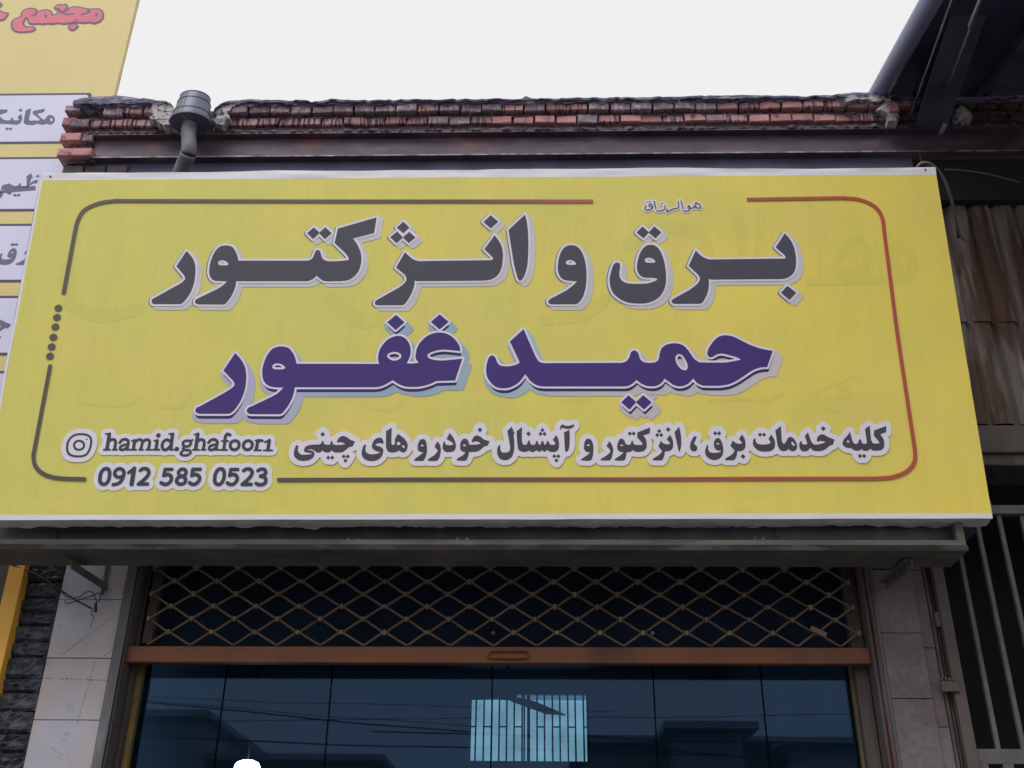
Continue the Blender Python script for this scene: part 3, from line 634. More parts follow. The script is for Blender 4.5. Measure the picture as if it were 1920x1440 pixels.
grid('white_hem', U0, U1, 0, 1, 160, 3, lambda u, v, a, c: bq(u, vy1+(topedge(u)-vy1)*c, (.004*fbm((u, c, 2), 3) if c > 0 else 0)+.0002), M_WHITE)
def wrap_top(u, v, a, c): return bq(u, topedge(u)-(.0 if c < .5 else .001), .0002+(.004*fbm((u, 1, 2), 3)) - c*.045)
grid('folded_edge', U0, U1, 0, 1, 160, 2, wrap_top, M_WRAP)
grid('white_hem', U0, U1, 0, 1, 60, 2, lambda u, v, a, c: bq(u, V0-.006+(vy0-V0+.006)*c+(.0015*fbm((u, 3, 1), 3) if c == 0 else 0), .0002), M_WHITE)
def wrap_bot(u, v, a, c):
    k = .062+.030*max(-.3, fbm((u, 8, 0), 1.7, 4))+.006*fbm((u, 2, 5), 12, 2)
    return bq(u, V0-.006-.010*c-.016*abs(fbm((u*2, c, 9), 4, 4))*c-.004*abs(fbm((u*9, c, 2), 4, 3))*c, .0002-k*c*1.2+.004*fbm((u*3, c, 3), 5, 2)*c)
grid('folded_edge', U0, U1-.002, 0, 1, 260, 5, wrap_bot, M_WRAP)
grid('white_hem', U0, U0+LEFT_HEM, vy0, vy1, 1, 30, lambda u, v, a, c: bq(u+.003*fbm((3, v, 1), 2), v, .0003), M_WHITE)
grid('folded_edge', 0, 1, V0, V1, 2, 60, lambda u, v, a, c: bq(U0-.001-.002*a, v, .0002-a*.05), M_WRAP)
def side(u, v, a, c):
    bul = .011*math.exp(-((v-.60)/.11)**2)+.012*math.exp(-((v-.03)/.07)**2)+.003*max(0, fbm((1, v, 4), 3))
    return bq(U1-.001+bul*a, v, .0001-.02*a)
grid('folded_edge', 0, 1, V0-.01, V1, 2, 80, side, M_WHITE)
MB().box(0, 1, 0, 1, 0, 1)
def bbox_sign(name, u0, u1, v0, v1, n0, n1, m):
    V = [bq(u, v, n) for n in (n0, n1) for v in (v0, v1) for u in (u0, u1)]
    return obj(name, V, [(0, 1, 3, 2), (4, 6, 7, 5), (0, 4, 5, 1), (2, 3, 7, 6), (0, 2, 6, 4), (1, 5, 7, 3)], m, sign)
for a in ((U0+.004, U1-.004, V0, V0+.03), (U0+.004, U1-.004, V1-.035, V1-.008), (U0+.004, U0+.034, V0+.031, V1-.036), (U1-.034, U1-.004, V0+.031, V1-.036), (-.66, -.63, V0+.031, V1-.036), (.66, .69, V0+.031, V1-.036)):
    bbox_sign('frame_tube', *a, -.034, -.004, M_RAIL)
bbox_sign('backing_sheet', U0+.01, U1-.01, V0+.01, V1-.012, -.040, -.036, M_GREEN)
for u, v in ((-1.955, 1.567), (1.955, 1.573)):
    MB().tube([bq(u, v, .0), bq(u, v, .003)], .0045, 8).out('rivet', M_WIRE, sign)

DATA = json.loads(r'''{"grey_letter":[[[-2594,2369,23,-22,14,-16,16,-19,14,-21,8,-15,10,-26,8,-26,3,-18,4,-38,2,-40,0,-30,-2,-40,-5,-30,-4,-21,-9,-30,-12,-29,-9,-19,-10,-19,-18,-28,-9,-9,-5,-5,-17,-8,-226,1,-16,11,-3,4,-1,5,-2,9,1,8,2,9,4,4,6,4,13,8,160,105,42,27,10,9,11,11,8,10,6,11,2,6,-1,7,-4,9,-11,19,-75,86]],[[-2132,2075,0,-31,-2,-21,-7,-34,-9,-30,-11,-28,-10,-20,-24,-40,-5,-7,-5,-4,-14,-6,-221,3,-17,7,-4,4,-2,4,-3,10,0,8,3,8,3,5,3,3,17,10,151,85,32,22,11,10,11,11,25,30,-93,5,-16,3,-7,2,-5,3,-9,6,-8,8,-7,9,-9,18,-7,20,-3,14,-1,14,-1,23,0,25,3,38,3,18,6,25,4,16,9,24,6,16,8,14,8,12,8,10,9,9,11,7,13,5,15,3,16,1,14,0,15,-2,14,-4,12,-6,6,-5,6,-5,11,-14,14,-22,9,-18,13,-31,11,-42,594,-4,20,4,9,4,8,5,7,6,9,12,4,10,8,32,8,22,2,2,4,4,6,2,6,0,6,0,5,-3,5,-4,5,-9,4,-8,5,-19,5,-15,6,-14,5,-9,6,-7,7,-6,8,-5,8,-4,25,-7,71,1,39,2,63,8,0,16,-1,7,-3,7,-10,15,-25,31,-93,93,21,142,335,109,-16,-156,-182,-53,24,-32,14,-21,14,-26,12,-28,11,-30,5,-21,3,-22,2,-37,-1,-24,-4,-31,-7,-28,-10,-25,-13,-21,-15,-19,-18,-17,-12,-10,-7,-4,-15,-7,-9,-3,-18,-3,-28,-3,-18,-2,-58,1,-39,-2,-24,1,-16,4,-11,5,-10,6,-20,15,-25,25,-23,-26,-14,-10,-10,-6,-14,-7,-6,-2,-16,-2],[-2307,2254,0,5,3,5,3,5,5,4,8,3,9,2,13,0,15,-4,14,-7,8,-7,8,-8,6,-8,1,-3,-2,-4,-9,-9,-30,0,-31,2,-9,3,-5,5,-6,10]],[[-1497,2597,54,-54,-52,-62,-58,58]],[[-1398,2598,62,-60,-57,-59,-55,61]],[[-688,2347,48,-49,9,-8,12,-9,13,-8,9,-5,31,-9,628,6,12,7,3,4,-1,7,-5,13,-6,8,-9,10,-55,58,88,137,26,-38,17,-30,13,-26,9,-29,5,-31,3,-21,1,-22,-2,-45,-3,-32,-2,-20,-7,-30,-8,-24,-10,-23,-13,-18,-15,-15,-16,-13,-20,-9,-13,-6,-14,-3,-39,-5,-575,-2,-19,7,-2,-38,-3,-19,-8,-31,-9,-29,-15,-35,-15,-31,-17,-28,-7,-9,-6,-5,-14,-9,-216,1,-14,6,-3,4,-3,6,-1,5,0,5,8,18,189,120,28,22,10,10,15,18,7,14,4,14,0,11,-3,11,-15,27,-76,66]],[[-714,2649,56,-59,-52,-56,-59,56]],[[-765,2551,55,-58,-54,-58,-58,59]],[[-658,2547,56,-55,-56,-57,-54,57]],[[53,2709,67,-66,-65,-67,-65,65]],[[353,2712,12,-44,6,-34,5,-45,4,-47,2,-63,1,-84,-2,-72,-3,-56,-3,-38,-6,-36,-7,-33,-12,-38,-10,-24,-7,-13,-6,-7,-7,-7,-7,-4,-3,-1,-5,3,-5,5,-7,12,-6,14,-16,68,-13,55,-48,337]],[[759,2407,19,-2,12,-4,6,-3,11,-7,6,-5,10,-11,13,-19,12,-24,6,-17,6,-18,8,-32,8,-45,3,-35,2,-49,-1,-41,-4,-54,-6,-41,-6,-28,-10,-37,-7,-18,-7,-16,-8,-14,-9,-14,-13,-15,-8,-6,-17,-11,-215,1,-10,6,-5,4,-3,4,-2,8,0,6,2,6,5,5,11,12,134,76,43,34,15,13,12,12,28,31,-49,3,-39,5,-19,4,-12,6,-10,8,-10,10,-8,11,-3,6,-3,7,-5,15,-5,23,-2,19,0,21,3,31,3,31,4,20,5,20,9,26,7,17,8,15,9,13,9,12,11,10,13,7,14,5,14,2],[704,2237,1,6,3,7,8,8,3,2,9,3,10,2,9,-1,15,-4,9,-5,8,-6,6,-7,10,-20,-11,-5,-13,-2,-25,0,-19,2,-12,3,-5,4,-4,6]],[[1146,2236,9,-1,9,-5,4,-6,2,-9,0,-11,0,-18,-6,-32,-3,-28,1,-17,3,-17,7,-16,6,-9,8,-8,14,-11,11,-5,12,-4,27,-5,30,-3,55,0,32,1,31,3,24,5,28,11,17,7,13,9,3,5,1,4,-1,3,-3,2,-7,3,-21,3,-19,2,-31,0,-19,1,-20,5,-13,7,-9,7,-7,10,-9,15,-5,12,-3,13,-2,13,-1,15,1,16,6,34,6,27,8,28,6,18,12,26,8,16,14,20,11,11,11,10,11,7,11,4,18,3,18,0,12,-3,11,-5,5,-3,11,-8,14,-17,8,-13,7,-14,8,-22,12,-40,8,-34,4,-30,4,-51,2,-44,-1,-34,-3,-36,-6,-35,-8,-28,-11,-26,-9,-18,-19,-27,-14,-16,-15,-13,-16,-11,-17,-9,-26,-11,-18,-6,-27,-5,-31,-3,-23,0,-34,2,-35,4,-23,5,-21,7,-19,9,-17,10,-17,12,-22,20,-13,14,-12,15,-9,17,-6,17,-5,19,-5,28,-2,20,0,31,2,19,6,27,13,50,7,22,9,20,9,12,5,5,6,3,6,3],[1385,2259,1,5,3,6,3,4,5,4,11,4,8,0,9,0,10,-2,10,-4,13,-8,8,-7,7,-9,2,-3,1,-6,-1,-3,-4,-4,-5,-3,-5,-1,-12,0,-37,1,-11,1,-5,1,-3,2,-4,5,-3,7]],[[1380,2587,53,-58,-50,-59,-58,58]],[[1483,2588,58,-60,-55,-59,-57,58]],[[1829,2349,20,-28,9,-10,14,-14,14,-12,14,-9,14,-7,15,-5,10,-2,19,-1,624,4,11,6,3,3,0,7,-5,13,-6,8,-9,11,-57,62,90,136,28,-36,13,-24,9,-18,7,-20,9,-31,4,-23,2,-22,2,-24,1,-24,-1,-24,-1,-24,-3,-31,-4,-20,-7,-26,-8,-20,-10,-17,-15,-17,-17,-14,-18,-11,-21,-8,-20,-5,-13,-1,-26,-1,-577,-2,-21,9,0,-34,-1,-23,-6,-36,-7,-27,-9,-28,-8,-17,-8,-17,-9,-16,-9,-14,-5,-6,-7,-8,-18,-10,-220,0,-14,9,-3,4,-3,7,0,5,1,5,4,5,9,10,138,81,39,29,18,14,19,18,13,16,8,15,4,12,1,12,-3,9,-11,23,-75,86]],[[2587,2005,69,-65,-64,-69,-66,70]]],"grey_halo":[[[-912,1823,-16,
7,-4,2,-7,8,-5,12,-2,8,1,12,8,20,5,7,192,123,33,26,13,16,7,12,2,8,0,8,-3,7,-11,21,-74,64,-3,4,-3,8,1,8,2,4,71,148,5,7,4,2,8,2,9,-3,6,-4,47,-48,18,-15,16,-9,28,-9,612,5,4,4,-4,5,-63,67,-4,8,0,8,2,4,89,139,5,5,3,3,8,2,8,-2,4,-2,6,-5,24,-36,18,-32,14,-28,10,-32,7,-32,2,-24,2,-24,-2,-48,-6,-52,-7,-32,-9,-28,-11,-24,-14,-20,-18,-18,-20,-15,-22,-11,-26,-8,-48,-6,-572,-3,-3,-3,-1,-12,-3,-20,-8,-32,-11,-32,-13,-32,-17,-34,-17,-30,-10,-12,-9,-8,-16,-9,-8,-3,-216,1]],[[564,1824,-16,8,-5,4,-4,4,-5,8,-3,12,0,12,3,12,6,9,16,15,136,78,40,32,24,22,-4,2,-48,6,-16,4,-16,8,-16,12,-11,12,-9,12,-8,16,-5,16,-6,28,-2,20,1,24,2,32,4,28,3,20,6,24,9,28,8,19,8,13,12,19,11,13,9,9,4,3,12,7,20,8,20,3,16,1,20,-3,16,-4,9,-4,12,-8,11,-9,9,-11,14,-20,13,-25,8,-19,8,-24,8,-32,7,-44,4,-40,2,-48,-2,-44,-4,-52,-5,-44,-6,-28,-12,-40,-6,-16,-15,-32,-13,-20,-14,-16,-4,-3,-8,-6,-20,-12,-8,-1,-212,1],[734,2236,14,-1,12,0,3,1,-11,6,-8,3,-4,0,-8,-1,-4,-2,-2,-2,2,-2]],[[1608,1823,-20,11,-5,6,-4,8,-3,8,-1,12,4,12,5,8,12,12,4,4,136,80,36,26,18,14,18,17,12,15,7,12,2,8,-1,8,-10,20,-73,84,-3,4,-2,8,2,8,69,148,2,4,4,4,7,4,4,0,8,-1,4,-2,5,-5,27,-35,13,-13,11,-10,12,-8,12,-6,12,-4,12,-2,16,-2,608,4,3,4,-10,12,-59,64,-3,8,1,8,1,4,91,138,7,6,5,3,4,0,8,-1,4,-2,4,-4,30,-40,14,-24,9,-20,8,-20,9,-36,4,-24,5,-44,0,-28,-1,-48,-4,-32,-4,-24,-7,-28,-9,-20,-12,-20,-14,-17,-4,-4,-20,-16,-20,-12,-24,-9,-24,-6,-16,-1,-600,-3,-2,-4,-2,-28,-6,-36,-7,-28,-9,-28,-10,-22,-17,-34,-15,-21,-12,-12,-20,-12,-8,-2,-220,0]],[[1276,1828,-32,4,-24,5,-24,8,-20,9,-16,10,-23,16,-22,20,-15,16,-12,16,-9,16,-9,24,-6,20,-5,28,-2,24,1,32,2,20,5,28,14,52,6,20,11,25,10,15,10,10,8,5,12,4,12,1,16,-4,13,-8,7,-9,3,-7,3,-12,0,-12,-1,-20,-5,-32,-3,-28,0,-12,3,-12,6,-16,6,-8,12,-9,12,-6,8,-3,24,-4,28,-3,84,1,32,3,20,4,13,5,3,2,8,2,-40,1,-24,3,-20,5,-4,1,-12,7,-12,10,-12,15,-8,14,-6,16,-5,16,-2,16,-1,16,1,16,6,36,6,28,10,32,5,16,13,28,9,18,16,22,12,14,12,10,16,10,12,4,24,5,20,-1,16,-3,20,-9,13,-10,17,-20,11,-16,8,-16,9,-24,12,-40,8,-36,5,-32,4,-52,2,-48,-1,-32,-4,-40,-6,-36,-8,-28,-14,-32,-8,-16,-19,-28,-18,-20,-15,-13,-20,-14,-20,-10,-25,-11,-19,-6,-28,-5,-36,-4,-24,0],[1430,2252,15,0,-9,6,-12,4,-12,0,-5,-2,-2,-4,3,-3]],[[-2376,1836,-68,1,-20,9,-4,2,-8,7,-5,9,-5,16,0,12,6,16,6,8,6,6,20,13,148,82,32,23,10,8,7,8,-53,3,-20,3,-14,6,-12,8,-13,12,-6,8,-11,20,-9,24,-5,20,-1,16,-1,24,1,24,3,40,3,20,5,24,6,20,15,40,11,20,8,12,10,12,10,9,12,8,20,8,16,4,20,1,16,-1,16,-2,16,-4,16,-8,10,-7,8,-8,12,-16,15,-24,10,-20,11,-28,9,-28,1,-3,576,-4,20,5,5,2,5,4,6,9,4,7,8,32,9,24,2,4,5,6,8,5,12,4,8,1,12,-1,4,-2,8,-5,9,-8,7,-11,4,-9,6,-24,10,-24,8,-11,6,-5,7,-4,23,-6,68,1,36,2,40,5,4,1,1,1,-1,1,-10,15,-22,27,-92,93,-5,8,-1,8,12,84,1,8,1,4,7,48,4,8,4,4,5,3,336,109,8,1,4,-1,7,-4,3,-4,4,-8,0,-8,-16,-152,-2,-7,-3,-5,-5,-4,-4,-1,-148,-43,-4,-2,-2,-2,6,-8,15,-24,16,-28,12,-28,11,-32,6,-24,3,-24,2,-36,-1,-28,-4,-32,-7,-28,-14,-32,-12,-20,-19,-23,-20,-20,-20,-14,-16,-8,-12,-4,-20,-4,-32,-3,-20,-1,-56,0,-40,-1,-24,1,-20,4,-16,7,-12,7,-19,15,-13,13,-12,-13,-15,-12,-13,-7,-20,-9,-24,-4,-584,3,-4,-1,0,-2,-1,-12,-2,-20,-7,-36,-9,-32,-11,-28,-13,-24,-24,-40,-6,-8,-7,-6,-4,-3,-16,-7,-8,-2],[-2261,2248,14,0,-9,6,-12,4,-8,0,-8,-2,-2,-4,2,-2,4,-1]],[[-2600,1840,-220,1,-8,3,-17,12,-4,4,-6,8,-3,8,-1,16,1,12,4,12,6,8,4,4,21,12,157,104,42,27,16,15,11,14,2,4,-12,20,-76,88,-2,4,-1,8,2,8,72,146,4,5,4,3,8,2,8,-1,6,-3,26,-24,12,-13,20,-25,14,-22,8,-16,12,-28,9,-32,3,-16,4,-36,2,-44,0,-32,-2,-40,-5,-32,-6,-24,-8,-28,-13,-32,-20,-40,-18,-28,-10,-12,-10,-8,-20,-10,-4,-2]],[[2588,1852,-8,4,-4,4,-64,67,-4,5,-1,8,1,8,4,6,60,64,8,6,8,1,8,-2,4,-3,68,-64,6,-8,2,-8,-2,-8,-2,-4,-64,-68,-8,-7,-4,-1]],[[304,2047,-10,5,-5,4,-6,8,-8,12,-7,20,-17,68,-12,56,-49,340,2,8,4,6,141,150,7,5,8,2,8,-1,4,-2,4,-4,4,-8,13,-48,6,-32,5,-44,4,-48,2,-68,0,-80,-1,-72,-3,-60,-4,-40,-6,-36,-8,-36,-11,-36,-10,-24,-11,-19,-7,-9,-9,-9,-13,-7,-7,-1]],[[-768,2416,-9,4,-59,60,-5,8,0,8,1,6,4,6,62,60,-10,9,-4,7,-1,4,1,8,4,8,56,59,8,5,8,0,8,-3,4,-3,59,-62,3,-8,-1,-8,-5,-8,-7,-8,2,-4,6,-4,57,-56,3,-8,0,-8,-3,-8,-4,-4,
-54,-55,-8,-4,-8,-1,-4,1,-6,3,-42,43,-40,-43,-8,-4]],[[1376,2452,-7,4,-57,57,-5,7,-2,8,2,8,2,4,56,60,7,5,4,2,8,-1,8,-4,40,-42,40,44,8,3,8,0,6,-3,5,-4,54,-56,6,-8,2,-4,0,-8,-4,-8,-56,-60,-5,-4,-4,-2,-8,0,-8,2,-44,44,-4,-3,-32,-38,-8,-4,-8,-1]],[[-1396,2460,-4,1,-5,3,-39,42,-4,0,-36,-41,-8,-4,-8,0,-4,2,-7,5,-58,60,-4,8,1,8,1,4,3,4,56,59,8,5,8,1,8,-3,4,-3,36,-35,4,-1,32,37,4,3,8,2,8,0,4,-2,66,-63,4,-8,1,-8,-3,-8,-3,-4,-57,-59,-8,-5]],[[56,2556,-8,1,-8,6,-64,63,-4,6,-2,8,2,8,2,4,62,68,8,7,8,2,8,-2,8,-6,67,-65,3,-4,2,-8,-1,-8,-6,-8,-65,-67,-4,-3]]],"grey_line":[[[-919,1821,-20,9,-7,8,-5,12,-2,8,1,12,9,20,4,6,192,123,33,27,13,16,7,12,2,8,0,8,-13,28,-74,64,-4,5,-2,7,0,8,2,4,69,144,7,9,8,4,8,0,4,-1,5,-4,48,-48,19,-16,16,-9,28,-9,616,5,1,1,-1,4,-9,12,-58,60,-3,8,0,8,1,4,89,137,5,7,11,4,8,-2,5,-2,3,-4,27,-40,19,-32,11,-24,11,-36,6,-32,2,-20,2,-24,-2,-48,-6,-52,-7,-32,-9,-28,-11,-24,-14,-20,-17,-18,-20,-15,-24,-11,-24,-8,-48,-6,-572,-3,-4,-3,-4,-32,-8,-32,-11,-32,-13,-32,-16,-33,-18,-31,-10,-12,-10,-8,-14,-9,-8,-3,-216,2]],[[561,1821,-8,3,-12,6,-8,7,-6,9,-3,12,0,12,4,12,5,8,17,16,135,77,40,32,24,23,-4,2,-48,6,-16,4,-16,8,-16,12,-11,12,-9,12,-8,16,-5,16,-6,28,-1,20,0,24,3,32,7,48,5,24,10,28,8,20,9,16,10,14,12,14,8,8,16,10,20,8,20,3,16,1,20,-3,16,-4,8,-4,12,-7,12,-11,8,-9,14,-20,14,-26,15,-42,8,-32,7,-44,4,-40,2,-48,-2,-44,-3,-52,-6,-44,-6,-28,-13,-44,-14,-32,-9,-16,-10,-16,-17,-19,-28,-18,-8,-1],[723,2234,18,-2,12,0,4,2,-12,7,-12,2,-9,-1,-6,-4,3,-4]],[[1601,1821,-20,12,-9,13,-3,8,0,12,3,12,6,8,15,14,136,80,36,27,19,15,17,16,12,14,7,14,2,8,0,8,-10,20,-74,84,-2,4,-2,8,1,8,69,148,7,8,10,3,8,-1,4,-2,32,-40,24,-23,12,-8,12,-6,12,-4,12,-2,16,-2,612,4,1,1,-2,4,-9,12,-59,64,-4,8,1,8,4,7,87,133,8,8,9,2,8,-1,4,-3,33,-42,14,-24,9,-20,8,-20,9,-36,4,-24,5,-44,1,-28,-2,-48,-4,-32,-4,-24,-7,-28,-9,-20,-12,-20,-13,-16,-24,-21,-20,-12,-24,-9,-24,-6,-16,-1,-600,-3,-2,0,-1,-4,-2,-28,-5,-36,-8,-28,-9,-28,-9,-21,-18,-35,-14,-21,-12,-12,-20,-11,-8,-3,-220,0]],[[1273,1825,-36,5,-24,5,-24,8,-20,9,-20,13,-16,11,-24,21,-15,17,-15,20,-9,16,-7,20,-5,16,-5,32,-2,24,0,32,2,20,6,32,14,52,7,20,9,20,14,20,14,9,12,5,12,1,12,-2,16,-9,8,-11,2,-5,3,-12,0,-32,-7,-36,-2,-24,0,-12,4,-16,5,-12,7,-9,12,-9,8,-5,12,-4,24,-5,28,-2,56,0,32,1,28,3,20,4,26,10,-10,1,-32,0,-24,3,-24,7,-12,6,-12,10,-12,16,-7,13,-7,16,-4,16,-3,16,-1,16,2,16,12,64,9,32,18,44,11,20,15,20,11,12,13,12,15,9,12,4,24,5,20,-1,16,-3,20,-10,12,-9,17,-19,11,-16,8,-16,9,-24,12,-40,8,-36,5,-32,4,-52,2,-48,-1,-32,-4,-40,-5,-32,-9,-32,-14,-32,-8,-16,-20,-28,-17,-20,-14,-13,-20,-13,-20,-11,-27,-11,-17,-6,-28,-5,-36,-4,-24,0],[1406,2250,31,-1,3,1,-15,8,-16,3,-10,-3,-2,-4,4,-4]],[[-2327,1834,-124,1,-23,11,-9,8,-7,12,-2,8,-1,8,2,12,4,11,6,9,6,5,20,13,148,82,32,23,10,9,7,8,-53,3,-20,4,-13,5,-13,8,-10,9,-9,11,-11,20,-9,24,-4,20,-3,40,1,24,3,40,8,44,6,20,15,40,11,19,19,25,9,8,12,8,20,8,16,3,20,2,32,-3,16,-4,16,-8,16,-14,13,-16,15,-24,10,-20,13,-32,7,-24,2,-5,576,-3,20,5,6,3,4,4,11,16,8,32,11,28,4,4,8,6,12,4,8,1,12,-2,4,-1,8,-5,8,-8,8,-11,3,-8,6,-24,10,-24,9,-12,12,-9,24,-6,68,1,36,2,40,5,4,1,1,2,-1,2,-32,42,-91,92,-6,8,0,8,20,140,2,8,2,4,9,6,336,109,8,0,4,0,5,-3,4,-4,4,-8,0,-8,-16,-152,-2,-8,-3,-4,-8,-5,-148,-43,-4,-2,-3,-2,21,-32,16,-28,12,-28,11,-32,6,-24,3,-24,2,-36,-1,-24,-5,-40,-8,-28,-10,-25,-14,-23,-18,-23,-18,-17,-18,-14,-20,-10,-12,-4,-20,-4,-28,-4,-24,-1,-96,-1,-24,1,-20,4,-16,7,-12,8,-18,14,-14,13,-12,-13,-16,-12,-12,-7,-20,-9,-24,-4,-588,3,-5,-39,-6,-32,-9,-32,-11,-28,-10,-20,-27,-44,-6,-8,-10,-9,-20,-8],[-2278,2246,19,-1,7,1,-14,8,-13,2,-12,-2,-3,-4,3,-3]],[[-2831,1840,-24,17,-6,9,-3,8,-2,12,1,16,4,12,6,8,8,6,17,10,199,130,16,14,11,16,2,4,-12,20,-73,85,-4,7,-2,8,3,8,73,148,4,4,6,3,8,0,4,-1,8,-5,23,-21,13,-15,17,-21,15,-22,9,-18,12,-28,8,-28,3,-16,5,-44,2,-40,0,-32,-2,-40,-5,-32,-5,-20,-9,-32,-13,-32,-20,-40,-21,-32,-8,-9,-8,-7,-24,-11,-228,0]],[[2577,1852,-8,6,-64,67,-3,5,-2,8,1,8,4,5,60,63,8,6,8,2,8,-2,4,-3,68,-65,5,-6,2,-8,-2,-8,-2,-4,-67,-72,-8,-4,-8,0]],[[297,2046,-8,3,-6,5,-7,8,-7,12,-8,20,-17,68,-12,56,-48,340,
